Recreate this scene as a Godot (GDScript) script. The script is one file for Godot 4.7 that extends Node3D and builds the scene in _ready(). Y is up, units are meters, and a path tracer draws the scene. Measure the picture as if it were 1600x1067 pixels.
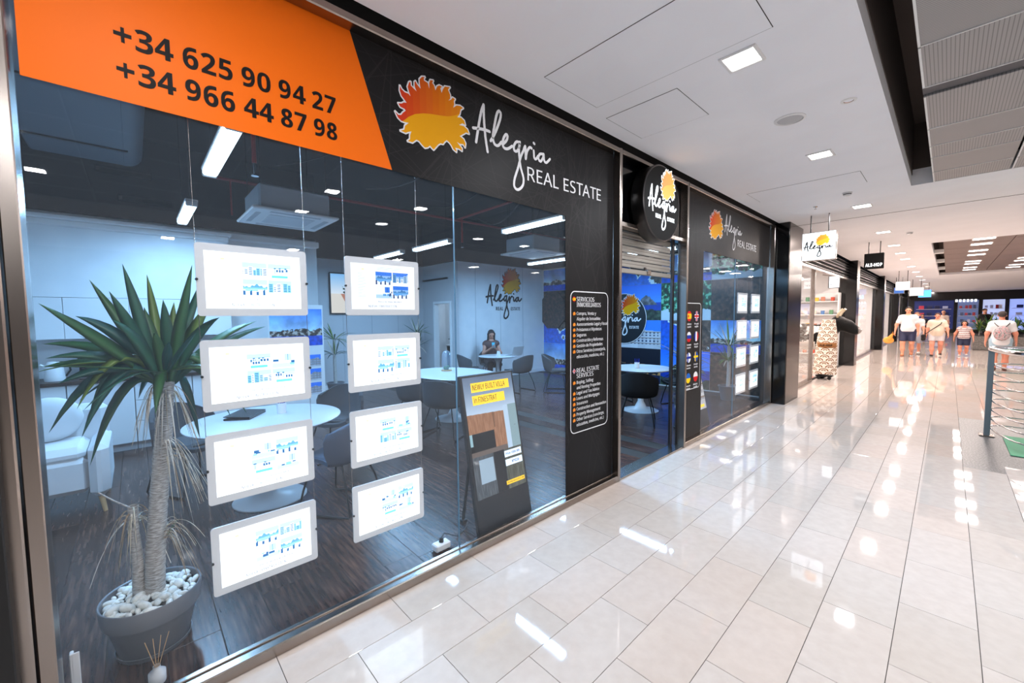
extends Node3D

# ---------------------------------------------------------------- logo outlines (in units of the sun's half width / the script's width)
const SUN := [-0.956,-0.256,-0.885,-0.301,-0.818,-0.283,-0.773,-0.219,-0.706,-0.156,-0.729,-0.126,-0.837,-0.111,-0.878,-0.055,-0.799,-0.033,-0.747,0.009,-0.68,0.023,-0.721,0.068,-0.796,0.132,-0.837,0.229,-0.829,0.329,-0.792,0.273,-0.717,0.236,-0.628,0.236,-0.576,0.199,-0.605,0.266,-0.643,0.378,-0.602,0.49,-0.568,0.512,-0.564,0.434,-0.501,0.4,-0.423,0.363,-0.467,0.449,-0.467,0.546,-0.441,0.572,-0.408,0.52,-0.318,0.456,-0.333,0.55,-0.337,0.654,-0.277,0.729,-0.202,0.755,-0.229,0.714,-0.221,0.669,-0.124,0.654,-0.087,0.538,-0.087,0.669,-0.053,0.744,0.021,0.759,-0.005,0.699,0.044,0.658,0.077,0.561,0.13,0.669,0.193,0.714,0.26,0.71,0.216,0.658,0.249,0.568,0.29,0.665,0.342,0.744,0.484,0.777,0.432,0.706,0.492,0.602,0.492,0.516,0.439,0.456,0.518,0.505,0.559,0.564,0.63,0.553,0.596,0.501,0.607,0.43,0.577,0.337,0.674,0.419,0.783,0.445,0.869,0.423,0.794,0.363,0.764,0.247,0.693,0.147,0.801,0.173,0.898,0.128,0.928,0.038,0.839,0.046,0.745,-0.018,0.88,-0.006,0.992,-0.051,1.04,-0.144,0.947,-0.141,0.85,-0.212,0.753,-0.283,0.872,-0.324,0.928,-0.409,0.91,-0.51,0.857,-0.45,0.749,-0.469,0.667,-0.447,0.734,-0.503,0.813,-0.559,0.813,-0.622,0.73,-0.592,0.611,-0.603,0.648,-0.644,0.645,-0.689,0.555,-0.648,0.507,-0.577,0.443,-0.521,0.365,-0.488,0.301,-0.547,0.26,-0.607,0.186,-0.611,0.122,-0.659,0.055,-0.741,-0.005,-0.809,-0.053,-0.779,-0.102,-0.741,-0.161,-0.797,-0.236,-0.827,-0.303,-0.786,-0.385,-0.719,-0.452,-0.708,-0.501,-0.749,-0.557,-0.797,-0.669,-0.797,-0.613,-0.741,-0.609,-0.652,-0.576,-0.562,-0.654,-0.596,-0.721,-0.637,-0.84,-0.622,-0.751,-0.577,-0.729,-0.484,-0.639,-0.398,-0.736,-0.409,-0.822,-0.406,-0.896,-0.361]
const WAVE := [-1.09,-0.611,-0.9,-0.488,-0.758,-0.38,-0.631,-0.26,-0.471,-0.152,-0.262,-0.07,-0.046,-0.014,0.201,0.031,0.402,0.076,0.563,0.139,0.764,0.244,1.23,0.441]
const SCRIPT := [[0.03,0,0.059,0.143,0.091,0.276,0.12,0.347],
	[0.12,0.347,0.121,0.239,0.134,0.087,0.159,-0.05],
	[0,0.111,0.058,0.122,0.13,0.134,0.186,0.134],
	[0.198,0.057,0.257,0.154,0.314,0.284,0.321,0.343,0.303,0.353,0.276,0.32,0.247,0.216,0.224,0.098,0.244,0.04,0.288,0.04,0.326,0.081],
	[0.343,0.067,0.389,0.112,0.406,0.157,0.386,0.168,0.356,0.127,0.339,0.066,0.366,0.036,0.411,0.045,0.463,0.082],
	[0.56,0.143,0.518,0.136,0.486,0.089,0.492,0.049,0.528,0.053,0.56,0.109,0.566,0.148,0.553,0.073,0.559,-0.01,0.575,-0.091,0.611,-0.186,0.598,-0.258,0.536,-0.308,0.488,-0.289,0.49,-0.221,0.539,-0.1,0.576,0.012,0.614,0.081],
	[0.614,0.081,0.639,0.13,0.643,0.01,0.663,0.085,0.702,0.135,0.728,0.132],
	[0.758,0.118,0.765,0.05,0.79,0.044,0.82,0.081],
	[0.758,0.192,0.769,0.186],
	[0.898,0.12,0.844,0.105,0.825,0.057,0.857,0.037,0.892,0.082,0.904,0.121,0.911,0.06,0.943,0.046,1,0.096]]

var M := {}
var used := {}
var rng := RandomNumberGenerator.new()
var font_regular: SystemFont
var font_bold: SystemFont
var font_serif: SystemFont


class MB:
	var v := PackedVector3Array()
	var n := PackedVector3Array()
	var c := PackedColorArray()
	var u := PackedVector2Array()
	var x := Transform3D.IDENTITY
	var col := Color(1, 1, 1)
	var with_color := false
	var with_uv := false

	func tri(a: Vector3, b: Vector3, d: Vector3, na: Vector3, nb: Vector3, nd: Vector3, ua := Vector2.ZERO, ub := Vector2.ZERO, ud := Vector2.ZERO) -> void:
		a = x * a
		b = x * b
		d = x * d
		na = (x.basis * na).normalized()
		nb = (x.basis * nb).normalized()
		nd = (x.basis * nd).normalized()
		if (b - a).cross(d - a).dot(na + nb + nd) > 0.0:
			var t := b
			b = d
			d = t
			t = nb
			nb = nd
			nd = t
			var q := ub
			ub = ud
			ud = q
		v.append(a)
		v.append(b)
		v.append(d)
		n.append(na)
		n.append(nb)
		n.append(nd)
		if with_uv:
			u.append(ua)
			u.append(ub)
			u.append(ud)
		if with_color:
			c.append(col)
			c.append(col)
			c.append(col)

	func flat(a: Vector3, b: Vector3, d: Vector3, nn: Vector3) -> void:
		tri(a, b, d, nn, nn, nn)

	func quad(a: Vector3, b: Vector3, d: Vector3, e: Vector3, nn: Vector3) -> void:
		tri(a, b, d, nn, nn, nn, Vector2(0, 1), Vector2(1, 1), Vector2(1, 0))
		tri(a, d, e, nn, nn, nn, Vector2(0, 1), Vector2(1, 0), Vector2(0, 0))

	func box(at: Vector3, size: Vector3, bevel := 0.0) -> MB:
		var h := size / 2.0
		var b := minf(bevel, minf(h.x, minf(h.y, h.z)) * 0.9)
		for k in 3:
			for s in [-1.0, 1.0]:
				var l := (k + 1) % 3
				var m := (k + 2) % 3
				var pts := []
				for q in [[-1.0, -1.0], [1.0, -1.0], [1.0, 1.0], [-1.0, 1.0]]:
					var p := Vector3.ZERO
					p[k] = s * h[k]
					p[l] = q[0] * (h[l] - b)
					p[m] = q[1] * (h[m] - b)
					pts.append(at + p)
				var nn := Vector3.ZERO
				nn[k] = s
				quad(pts[0], pts[1], pts[2], pts[3], nn)
		if b > 0.0:
			for k in 3:
				var l := (k + 1) % 3
				var m := (k + 2) % 3
				for sl in [-1.0, 1.0]:
					for sm in [-1.0, 1.0]:
						var pp := []
						for e in [[0, -1.0], [0, 1.0], [1, 1.0], [1, -1.0]]:
							var p := Vector3.ZERO
							p[k] = e[1] * (h[k] - b)
							p[l] = sl * (h[l] if e[0] == 0 else h[l] - b)
							p[m] = sm * (h[m] if e[0] == 1 else h[m] - b)
							pp.append(at + p)
						var nn := Vector3.ZERO
						nn[l] = sl
						nn[m] = sm
						quad(pp[0], pp[1], pp[2], pp[3], nn.normalized())
			for sx in [-1.0, 1.0]:
				for sy in [-1.0, 1.0]:
					for sz in [-1.0, 1.0]:
						var s := Vector3(sx, sy, sz)
						flat(at + s * Vector3(h.x, h.y - b, h.z - b), at + s * Vector3(h.x - b, h.y, h.z - b), at + s * Vector3(h.x - b, h.y - b, h.z), s.normalized())
		return self

	func cyl(p0: Vector3, p1: Vector3, r0: float, r1: float, seg := 12, caps := true) -> MB:
		var d := (p1 - p0).normalized()
		var a := d.cross(Vector3.UP if absf(d.y) < 0.9 else Vector3.RIGHT).normalized()
		var b := d.cross(a)
		for i in seg:
			var t0 := TAU * i / seg
			var t1 := TAU * (i + 1) / seg
			var e0 := a * cos(t0) + b * sin(t0)
			var e1 := a * cos(t1) + b * sin(t1)
			if r0 > 0.0:
				tri(p0 + e0 * r0, p0 + e1 * r0, p1 + e1 * r1, e0, e1, e1)
			if r1 > 0.0:
				tri(p0 + e0 * r0, p1 + e1 * r1, p1 + e0 * r1, e0, e1, e0)
			if caps:
				if r0 > 0.0:
					flat(p0, p0 + e0 * r0, p0 + e1 * r0, -d)
				if r1 > 0.0:
					flat(p1, p1 + e0 * r1, p1 + e1 * r1, d)
		return self

	func tube(path: Array, r: float, seg := 8, closed := false) -> MB:
		var pts: Array = path
		var rings := []
		var prev := Vector3.ZERO
		var count := pts.size()
		for i in count:
			var p: Vector3 = pts[i]
			var before: Vector3 = pts[(i - 1 + count) % count] if closed else pts[maxi(i - 1, 0)]
			var after: Vector3 = pts[(i + 1) % count] if closed else pts[mini(i + 1, count - 1)]
			var d := (after - before).normalized()
			var a: Vector3
			if prev == Vector3.ZERO:
				a = d.cross(Vector3.UP if absf(d.y) < 0.9 else Vector3.RIGHT).normalized()
			else:
				a = (prev - d * prev.dot(d)).normalized()
			prev = a
			var b := d.cross(a)
			var ring := []
			for k in seg:
				var t := TAU * k / seg
				ring.append([p + (a * cos(t) + b * sin(t)) * r, a * cos(t) + b * sin(t)])
			rings.append(ring)
		for i in (count if closed else count - 1):
			var r0: Array = rings[i]
			var r1: Array = rings[(i + 1) % count]
			for k in seg:
				var m := (k + 1) % seg
				tri(r0[k][0], r0[m][0], r1[m][0], r0[k][1], r0[m][1], r1[m][1])
				tri(r0[k][0], r1[m][0], r1[k][0], r0[k][1], r1[m][1], r1[k][1])
		if not closed:
			for e in [0, count - 1]:
				var p: Vector3 = pts[e]
				var o: Vector3 = pts[1] if e == 0 else pts[count - 2]
				for k in seg:
					flat(p, rings[e][k][0], rings[e][(k + 1) % seg][0], (p - o).normalized())
		return self

	func lathe(profile: Array, seg := 24, at := Vector3.ZERO, sx := 1.0, sz := 1.0) -> MB:
		var ns := []
		for i in profile.size() - 1:
			var d: Vector2 = (profile[i + 1] - profile[i]).normalized()
			ns.append(Vector2(d.y, -d.x))
		for i in profile.size() - 1:
			var n0: Vector2 = ns[i]
			var n1: Vector2 = ns[i]
			if i > 0 and ns[i - 1].dot(ns[i]) > 0.6:
				n0 = (ns[i - 1] + ns[i]).normalized()
			if i < ns.size() - 1 and ns[i + 1].dot(ns[i]) > 0.6:
				n1 = (ns[i + 1] + ns[i]).normalized()
			var p0: Vector2 = profile[i]
			var p1: Vector2 = profile[i + 1]
			for k in seg:
				var t0 := TAU * k / seg
				var t1 := TAU * (k + 1) / seg
				var c0 := Vector3(cos(t0) * sx, 0, sin(t0) * sz)
				var c1 := Vector3(cos(t1) * sx, 0, sin(t1) * sz)
				var up := Vector3.UP
				var a := at + c0 * p0.x + up * p0.y
				var b := at + c1 * p0.x + up * p0.y
				var d := at + c1 * p1.x + up * p1.y
				var e := at + c0 * p1.x + up * p1.y
				if p0.x > 1e-5:
					tri(a, b, d, c0 * n0.x + up * n0.y, c1 * n0.x + up * n0.y, c1 * n1.x + up * n1.y)
				if p1.x > 1e-5:
					tri(a, d, e, c0 * n0.x + up * n0.y, c1 * n1.x + up * n1.y, c0 * n1.x + up * n1.y)
		return self

	func ball(at: Vector3, r: Vector3, seg := 12, rows := 8) -> MB:
		for i in rows:
			for k in seg:
				var q := []
				for e in [[i, k], [i, k + 1], [i + 1, k + 1], [i + 1, k]]:
					var th: float = PI * e[0] / rows
					var ph: float = TAU * e[1] / seg
					q.append(Vector3(sin(th) * cos(ph), cos(th), sin(th) * sin(ph)))
				if i > 0:
					tri(at + q[0] * r, at + q[1] * r, at + q[2] * r, q[0] / r, q[1] / r, q[2] / r)
				if i < rows - 1:
					tri(at + q[0] * r, at + q[2] * r, at + q[3] * r, q[0] / r, q[2] / r, q[3] / r)
		return self

	# a flat outline in the xy plane from z = 0 to z = depth
	func slab(outline: PackedVector2Array, depth := 0.0) -> MB:
		var idx := Geometry2D.triangulate_polygon(outline)
		for i in range(0, idx.size(), 3):
			var p := [outline[idx[i]], outline[idx[i + 1]], outline[idx[i + 2]]]
			for zz in ([depth] if depth == 0.0 else [depth, 0.0]):
				var nn := Vector3(0, 0, 1) if zz == depth else Vector3(0, 0, -1)
				flat(Vector3(p[0].x, p[0].y, zz), Vector3(p[1].x, p[1].y, zz), Vector3(p[2].x, p[2].y, zz), nn)
		if depth != 0.0:
			var turn := 1.0 if not Geometry2D.is_polygon_clockwise(outline) else -1.0
			for i in outline.size():
				var a := outline[i]
				var b := outline[(i + 1) % outline.size()]
				var d := (b - a).normalized()
				quad(Vector3(a.x, a.y, 0), Vector3(b.x, b.y, 0), Vector3(b.x, b.y, depth), Vector3(a.x, a.y, depth), Vector3(d.y, -d.x, 0) * turn)
		return self

	func grid(pts: Array, closed_u := false) -> MB:
		# pts[i][j] : Vector3, smooth shaded
		var rows := pts.size()
		var cols: int = pts[0].size()
		var nor := []
		for i in rows:
			var row := []
			for j in cols:
				var a: Vector3 = pts[maxi(i - 1, 0)][j]
				var b: Vector3 = pts[mini(i + 1, rows - 1)][j]
				var jm := (j - 1 + cols) % cols if closed_u else maxi(j - 1, 0)
				var jp := (j + 1) % cols if closed_u else mini(j + 1, cols - 1)
				row.append((b - a).cross(pts[i][jp] - pts[i][jm]).normalized())
			nor.append(row)
		for i in rows - 1:
			for j in (cols if closed_u else cols - 1):
				var k := (j + 1) % cols
				tri(pts[i][j], pts[i][k], pts[i + 1][k], nor[i][j], nor[i][k], nor[i + 1][k], Vector2(float(j) / cols, float(i) / rows), Vector2(float(j + 1) / cols, float(i) / rows), Vector2(float(j + 1) / cols, float(i + 1) / rows))
				tri(pts[i][j], pts[i + 1][k], pts[i + 1][j], nor[i][j], nor[i + 1][k], nor[i + 1][j], Vector2(float(j) / cols, float(i) / rows), Vector2(float(j + 1) / cols, float(i + 1) / rows), Vector2(float(j) / cols, float(i + 1) / rows))
		return self

	func add(o: MB, t: Transform3D) -> MB:
		var mirrored := t.basis.determinant() < 0.0
		for j in o.v.size():
			var i := j
			if mirrored and j % 3 == 1:
				i = j + 1
			elif mirrored and j % 3 == 2:
				i = j - 1
			v.append(t * o.v[i])
			n.append((t.basis * o.n[i]).normalized())
			if with_color:
				c.append(o.c[i] if o.with_color else col)
		return self

	func mesh() -> ArrayMesh:
		var arr := []
		arr.resize(Mesh.ARRAY_MAX)
		arr[Mesh.ARRAY_VERTEX] = v
		arr[Mesh.ARRAY_NORMAL] = n
		if with_color:
			arr[Mesh.ARRAY_COLOR] = c
		if with_uv:
			arr[Mesh.ARRAY_TEX_UV] = u
		var m := ArrayMesh.new()
		m.add_surface_from_arrays(Mesh.PRIMITIVE_TRIANGLES, arr)
		return m


# A smooth body out of tapered capsules: a distance field on a grid, meshed as surface nets
class Field:
	var bones := []      # [a, b, ra, rb, group colour]
	var planes := []     # [point, normal]: keep the side the normal points away from
	var k := 0.03

	func bone(a: Vector3, b: Vector3, ra: float, rb: float, color := Color.WHITE) -> void:
		bones.append([a, b, ra, rb, color])

	func build(mb: MB, cell: float) -> void:
		var lo := Vector3(1e9, 1e9, 1e9)
		var hi := -lo
		for b in bones:
			var r: float = maxf(b[2], b[3]) + k
			for p in [b[0], b[1]]:
				lo = lo.min(p - Vector3(r, r, r))
				hi = hi.max(p + Vector3(r, r, r))
		lo -= Vector3(cell, cell, cell) * 2.0
		hi += Vector3(cell, cell, cell) * 2.0
		var nx := int(ceil((hi.x - lo.x) / cell)) + 1
		var ny := int(ceil((hi.y - lo.y) / cell)) + 1
		var nz := int(ceil((hi.z - lo.z) / cell)) + 1
		var f := PackedFloat32Array()
		f.resize(nx * ny * nz)
		f.fill(1e3)
		var owner := PackedInt32Array()
		owner.resize(nx * ny * nz)
		var best := PackedFloat32Array()
		best.resize(nx * ny * nz)
		best.fill(1e3)
		for bi in bones.size():
			var a: Vector3 = bones[bi][0]
			var b: Vector3 = bones[bi][1]
			var ra: float = bones[bi][2]
			var rb: float = bones[bi][3]
			var ba := b - a
			var l2 := maxf(ba.length_squared(), 1e-9)
			var reach := maxf(ra, rb) + k + cell * 2.5
			var blo := ((a.min(b) - Vector3(reach, reach, reach) - lo) / cell).floor()
			var bhi := ((a.max(b) + Vector3(reach, reach, reach) - lo) / cell).ceil()
			for iz in range(maxi(int(blo.z), 0), mini(int(bhi.z), nz - 1) + 1):
				for iy in range(maxi(int(blo.y), 0), mini(int(bhi.y), ny - 1) + 1):
					var at := (iz * ny + iy) * nx
					for ix in range(maxi(int(blo.x), 0), mini(int(bhi.x), nx - 1) + 1):
						var p := lo + Vector3(ix, iy, iz) * cell
						var t := clampf((p - a).dot(ba) / l2, 0.0, 1.0)
						var d := (p - a - ba * t).length() - lerpf(ra, rb, t)
						var e := f[at + ix]
						var h := maxf(k - absf(d - e), 0.0) / k
						f[at + ix] = minf(d, e) - h * h * k * 0.25
						if d < best[at + ix]:
							best[at + ix] = d
							owner[at + ix] = bi
		if planes:
			for iz in nz:
				for iy in ny:
					for ix in nx:
						var p := lo + Vector3(ix, iy, iz) * cell
						var at := (iz * ny + iy) * nx + ix
						for pl in planes:
							f[at] = maxf(f[at], (p - pl[0]).dot(pl[1]))
		# surface nets
		var id := PackedInt32Array()
		id.resize(nx * ny * nz)
		id.fill(-1)
		var pts := PackedVector3Array()
		var nor := PackedVector3Array()
		var cols := PackedColorArray()
		var sx := 1
		var sy := nx
		var sz := nx * ny
		for iz in nz - 1:
			for iy in ny - 1:
				for ix in nx - 1:
					var o := (iz * ny + iy) * nx + ix
					var inside := 0
					if f[o] < 0.0: inside += 1
					if f[o + sx] < 0.0: inside += 1
					if f[o + sy] < 0.0: inside += 1
					if f[o + sx + sy] < 0.0: inside += 1
					if f[o + sz] < 0.0: inside += 1
					if f[o + sx + sz] < 0.0: inside += 1
					if f[o + sy + sz] < 0.0: inside += 1
					if f[o + sx + sy + sz] < 0.0: inside += 1
					if inside == 0 or inside == 8:
						continue
					var sum := Vector3.ZERO
					var count := 0
					for e in 12:
						var axis := e / 4
						var c1 := e & 1
						var c2 := (e >> 1) & 1
						var p0 := Vector3.ZERO
						var o0 := o
						var step := sx
						if axis == 0:
							p0 = Vector3(0, c1, c2)
							o0 += c1 * sy + c2 * sz
						elif axis == 1:
							p0 = Vector3(c1, 0, c2)
							o0 += c1 * sx + c2 * sz
							step = sy
						else:
							p0 = Vector3(c1, c2, 0)
							o0 += c1 * sx + c2 * sy
							step = sz
						var f0 := f[o0]
						var f1 := f[o0 + step]
						if (f0 < 0.0) != (f1 < 0.0):
							p0[axis] += f0 / (f0 - f1)
							sum += p0
							count += 1
					id[o] = pts.size()
					pts.append(lo + (Vector3(ix, iy, iz) + sum / count) * cell)
					var g := Vector3(f[o + sx] + f[o + sx + sy] + f[o + sx + sz] + f[o + sx + sy + sz] - f[o] - f[o + sy] - f[o + sz] - f[o + sy + sz],
						f[o + sy] + f[o + sx + sy] + f[o + sy + sz] + f[o + sx + sy + sz] - f[o] - f[o + sx] - f[o + sz] - f[o + sx + sz],
						f[o + sz] + f[o + sx + sz] + f[o + sy + sz] + f[o + sx + sy + sz] - f[o] - f[o + sx] - f[o + sy] - f[o + sx + sy])
					nor.append(g.normalized())
					cols.append(bones[owner[o]][4])
		for iz in range(1, nz - 1):
			for iy in range(1, ny - 1):
				for ix in range(1, nx - 1):
					var o := (iz * ny + iy) * nx + ix
					var s := f[o] < 0.0
					for axis in 3:
						var step: int = [sx, sy, sz][axis]
						if s == (f[o + step] < 0.0):
							continue
						var u1: int = [sy, sx, sx][axis]
						var u2: int = [sz, sz, sy][axis]
						var q := [id[o], id[o - u1], id[o - u1 - u2], id[o - u2]]
						if q.min() < 0:
							continue
						for t in [[0, 1, 2], [0, 2, 3]]:
							mb.col = cols[q[t[0]]]
							mb.tri(pts[q[t[0]]], pts[q[t[1]]], pts[q[t[2]]], nor[q[t[0]]], nor[q[t[1]]], nor[q[t[2]]])


# ---------------------------------------------------------------- nodes
func numbered(called: String) -> String:
	var k: int = used.get(called, 0)
	used[called] = k + 1
	return called if k == 0 else "%s_%03d" % [called, k]


func tag(o: Node3D, label: String, category: String, group := "", kind := "") -> Node3D:
	o.set_meta("label", label)
	if category:
		o.set_meta("category", category)
	if group:
		o.set_meta("group", group)
	if kind:
		o.set_meta("kind", kind)
	return o


func thing(called: String, label: String, category: String, at := Vector3.ZERO, turn := 0.0, group := "") -> Node3D:
	var o := Node3D.new()
	o.name = numbered(called)
	add_child(o)
	o.position = at
	o.rotation.y = turn
	tag(o, label, category, group)
	return o


func part(parent: Node3D, called: String, m: Mesh, material: Material, t := Transform3D.IDENTITY) -> MeshInstance3D:
	var o := MeshInstance3D.new()
	o.name = called
	o.mesh = m
	o.material_override = material
	o.transform = t
	parent.add_child(o, true)
	return o


func struct(called: String, m: Mesh, material: Material, label := "") -> MeshInstance3D:
	var o := MeshInstance3D.new()
	o.name = numbered(called)
	o.mesh = m
	o.material_override = material
	add_child(o)
	o.set_meta("kind", "structure")
	if label:
		o.set_meta("label", label)
	return o


func copy(o: Node3D, label: String, at: Vector3, turn := 0.0) -> Node3D:
	var base := String(o.name)
	if base.length() > 4 and base[base.length() - 4] == "_" and base.right(3).is_valid_int():
		base = base.left(base.length() - 4)
	var r: Node3D = o.duplicate()
	r.name = numbered(base)
	add_child(r)
	r.position = at
	r.rotation.y = turn
	r.set_meta("label", label)
	return r


func bx(at: Vector3, size: Vector3, bevel := 0.0) -> ArrayMesh:
	return MB.new().box(at, size, bevel).mesh()


func span(a: Vector3, b: Vector3, bevel := 0.0) -> ArrayMesh:
	return MB.new().box((a + b) / 2.0, (b - a).abs(), bevel).mesh()


# ---------------------------------------------------------------- materials
func mat(color: Color, rough := 0.6, metal := 0.0) -> StandardMaterial3D:
	var m := StandardMaterial3D.new()
	m.albedo_color = color
	m.roughness = rough
	m.metallic = metal
	return m


func glow(color: Color, strength: float) -> StandardMaterial3D:
	var m := mat(color, 0.5)
	m.emission_enabled = true
	m.emission = color
	m.emission_energy_multiplier = strength
	return m


func noise_tex(freq: float, octaves: int, a: Color, b: Color, size := 512, sd := 1, mid := Color(-1, 0, 0)) -> NoiseTexture2D:
	var t := NoiseTexture2D.new()
	t.width = size
	t.height = size
	t.seamless = true
	var nz := FastNoiseLite.new()
	nz.seed = sd
	nz.noise_type = FastNoiseLite.TYPE_SIMPLEX_SMOOTH
	nz.frequency = freq
	nz.fractal_octaves = octaves
	t.noise = nz
	var g := Gradient.new()
	g.set_color(0, a)
	g.set_color(1, b)
	if mid.r >= 0.0:
		g.add_point(0.5, mid)
	t.color_ramp = g
	return t


func tri_mat(t: Texture2D, scale: Vector3, rough := 0.6, tint := Color.WHITE, world := true, offset := Vector3.ZERO) -> StandardMaterial3D:
	var m := mat(tint, rough)
	m.albedo_texture = t
	m.uv1_triplanar = true
	m.uv1_world_triplanar = world
	m.uv1_scale = scale
	m.uv1_offset = offset
	return m


func tex_mat(im: Image, rough := 0.5) -> StandardMaterial3D:
	var m := mat(Color.WHITE, rough)
	m.albedo_texture = ImageTexture.create_from_image(im)
	m.texture_repeat = false
	return m


func screen_mat(im: Image, strength: float) -> StandardMaterial3D:
	var m := mat(Color(0.02, 0.02, 0.02), 0.15)
	m.emission_enabled = true
	m.emission = Color.BLACK
	m.emission_texture = ImageTexture.create_from_image(im)
	m.emission_energy_multiplier = strength
	m.texture_repeat = false
	return m


# a flat picture: quad facing +z of the transform, centred
func picture(w: float, h: float, thick := 0.0) -> ArrayMesh:
	var mb := MB.new()
	mb.with_uv = true
	var a := Vector3(-w / 2, -h / 2, thick)
	mb.quad(a, a + Vector3(w, 0, 0), a + Vector3(w, h, 0), a + Vector3(0, h, 0), Vector3(0, 0, 1))
	return mb.mesh()


# facing +x, u runs to -z, v up: the plane of the shopfront
func front(z: float, y: float, x := -2.243) -> Transform3D:
	return Transform3D(Basis(Vector3(0, 0, -1), Vector3(0, 1, 0), Vector3(1, 0, 0)), Vector3(x, y, z))


func words(parent: Node3D, text: String, t: Transform3D, height: float, width: float, material: Material, bold := false, align := 0, called := "lettering", depth := 0.0015, serif := false) -> MeshInstance3D:
	var m := TextMesh.new()
	m.text = text
	m.font = font_serif if serif else (font_bold if bold else font_regular)
	m.font_size = 32
	m.pixel_size = 0.01
	m.depth = 0.01
	m.curve_step = 1.5
	m.horizontal_alignment = HORIZONTAL_ALIGNMENT_LEFT
	m.vertical_alignment = VERTICAL_ALIGNMENT_CENTER
	var b := m.get_aabb()
	var cap := 0.2286
	var sy := height / cap
	var sx := sy if width <= 0.0 else width / maxf(b.size.x, 0.001)
	var off := -b.position.x * sx
	var full := b.size.x * sx
	if align == 1:
		off -= full / 2
	elif align == 2:
		off -= full
	var o := part(parent, called, m, material)
	o.transform = t * Transform3D(Basis(Vector3(sx, 0, 0), Vector3(0, sy, 0), Vector3(0, 0, depth / 0.01)), Vector3(off, 0, depth / 2))
	return o


func down_light(parent: Node3D, at: Vector3, size: Vector2, energy: float, color: Color, dir := Vector3.DOWN) -> AreaLight3D:
	var l := AreaLight3D.new()
	l.name = "light"
	l.area_size = size
	l.light_energy = energy
	l.light_color = color
	l.shadow_enabled = true
	l.set("area_range", 60.0)
	parent.add_child(l, true)
	l.position = at
	if dir == Vector3.DOWN:
		l.rotation = Vector3(-PI / 2, 0, 0)
	else:
		l.basis = Basis.looking_at(dir, Vector3.UP)
	return l


# ---------------------------------------------------------------- the sun-and-script logo
func sun_outline(sx: float, sy: float, grow := 0.0) -> PackedVector2Array:
	var p := PackedVector2Array()
	for i in range(0, SUN.size(), 2):
		p.append(Vector2(SUN[i] * sx, SUN[i + 1] * sy))
	if grow > 0.0:
		var g := Geometry2D.offset_polygon(p, grow)
		var best := p
		var most := 0.0
		for q in g:
			var r := Rect2(q[0], Vector2.ZERO)
			for e in q:
				r = r.expand(e)
			if r.get_area() > most:
				most = r.get_area()
				best = q
		p = best
	return p


func sun_logo(parent: Node3D, t: Transform3D, r: float, stretch: float, edge: Material, skin: Material, rim := 0.03) -> void:
	var sy := r * stretch
	var mb := MB.new()
	mb.slab(sun_outline(r, sy, rim * r), 0.001)
	part(parent, "sun_outline", mb.mesh(), edge, t)
	var all := sun_outline(r, sy)
	var above := PackedVector2Array()
	for i in range(0, WAVE.size(), 2):
		above.append(Vector2(WAVE[i] * r, WAVE[i + 1] * sy))
	above.append(Vector2(1.5 * r, 2.0 * r))
	above.append(Vector2(-1.5 * r, 2.0 * r))
	var up := t * Transform3D(Basis.IDENTITY, Vector3(0, 0, 0.0012))
	mb = MB.new()
	mb.with_color = true
	# the printed blend from red at the left to amber at the right, in narrow strips
	var strips := 14
	for s in strips:
		var x0 := lerpf(-1.2, 1.2, float(s) / strips) * r
		var x1 := lerpf(-1.2, 1.2, float(s + 1) / strips) * r
		var band := PackedVector2Array([Vector2(x0, -3 * r), Vector2(x1, -3 * r), Vector2(x1, 3 * r), Vector2(x0, 3 * r)])
		mb.col = Color(0.62, 0.045, 0.012).lerp(Color(0.72, 0.23, 0.004), clampf((float(s) - 2.0) / (strips - 5.0), 0, 1))
		for p in Geometry2D.intersect_polygons(all, above):
			for q in Geometry2D.intersect_polygons(p, band):
				mb.slab(q)
	mb.col = Color(0.78, 0.35, 0.006)
	for q in Geometry2D.clip_polygons(all, above):
		mb.slab(q)
	part(parent, "sun", mb.mesh(), skin, up)


func script_logo(parent: Node3D, t: Transform3D, w: float, weight: float, ink: Material, sy := 1.0) -> void:
	var mb := MB.new()
	var layer := 0.0
	for s in SCRIPT:
		layer = 0.0001 - layer
		var pts: Array = s
		var cv := Curve2D.new()
		var cnt := pts.size() / 2
		for i in cnt:
			var a := Vector2(pts[2 * maxi(i - 1, 0)], pts[2 * maxi(i - 1, 0) + 1] * sy)
			var b := Vector2(pts[2 * mini(i + 1, cnt - 1)], pts[2 * mini(i + 1, cnt - 1) + 1] * sy)
			var tt := (b - a) / 6.0
			cv.add_point(Vector2(pts[2 * i], pts[2 * i + 1] * sy) * w, -tt * w, tt * w)
		var fine := cv.tessellate_even_length(5, 0.022 * w)
		if fine.size() < 2:
			fine = cv.get_baked_points()
		for i in fine.size():
			mb.x = Transform3D(Basis.IDENTITY, Vector3(fine[i].x, fine[i].y, layer + 0.0002 * ((2 * i) % 6)))
			var disc := PackedVector2Array()
			for k in 10:
				disc.append(Vector2.from_angle(TAU * k / 10) * weight * w / 2)
			mb.slab(disc)
			if i < fine.size() - 1:
				mb.x = Transform3D(Basis.IDENTITY, Vector3(0, 0, layer + 0.0002 * ((2 * i + 1) % 6)))
				var d := (fine[i + 1] - fine[i]).normalized().orthogonal() * weight * w / 2
				mb.slab(PackedVector2Array([fine[i] + d, fine[i] - d, fine[i + 1] - d, fine[i + 1] + d]))
	part(parent, "script_lettering", mb.mesh(), ink, t)


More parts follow.
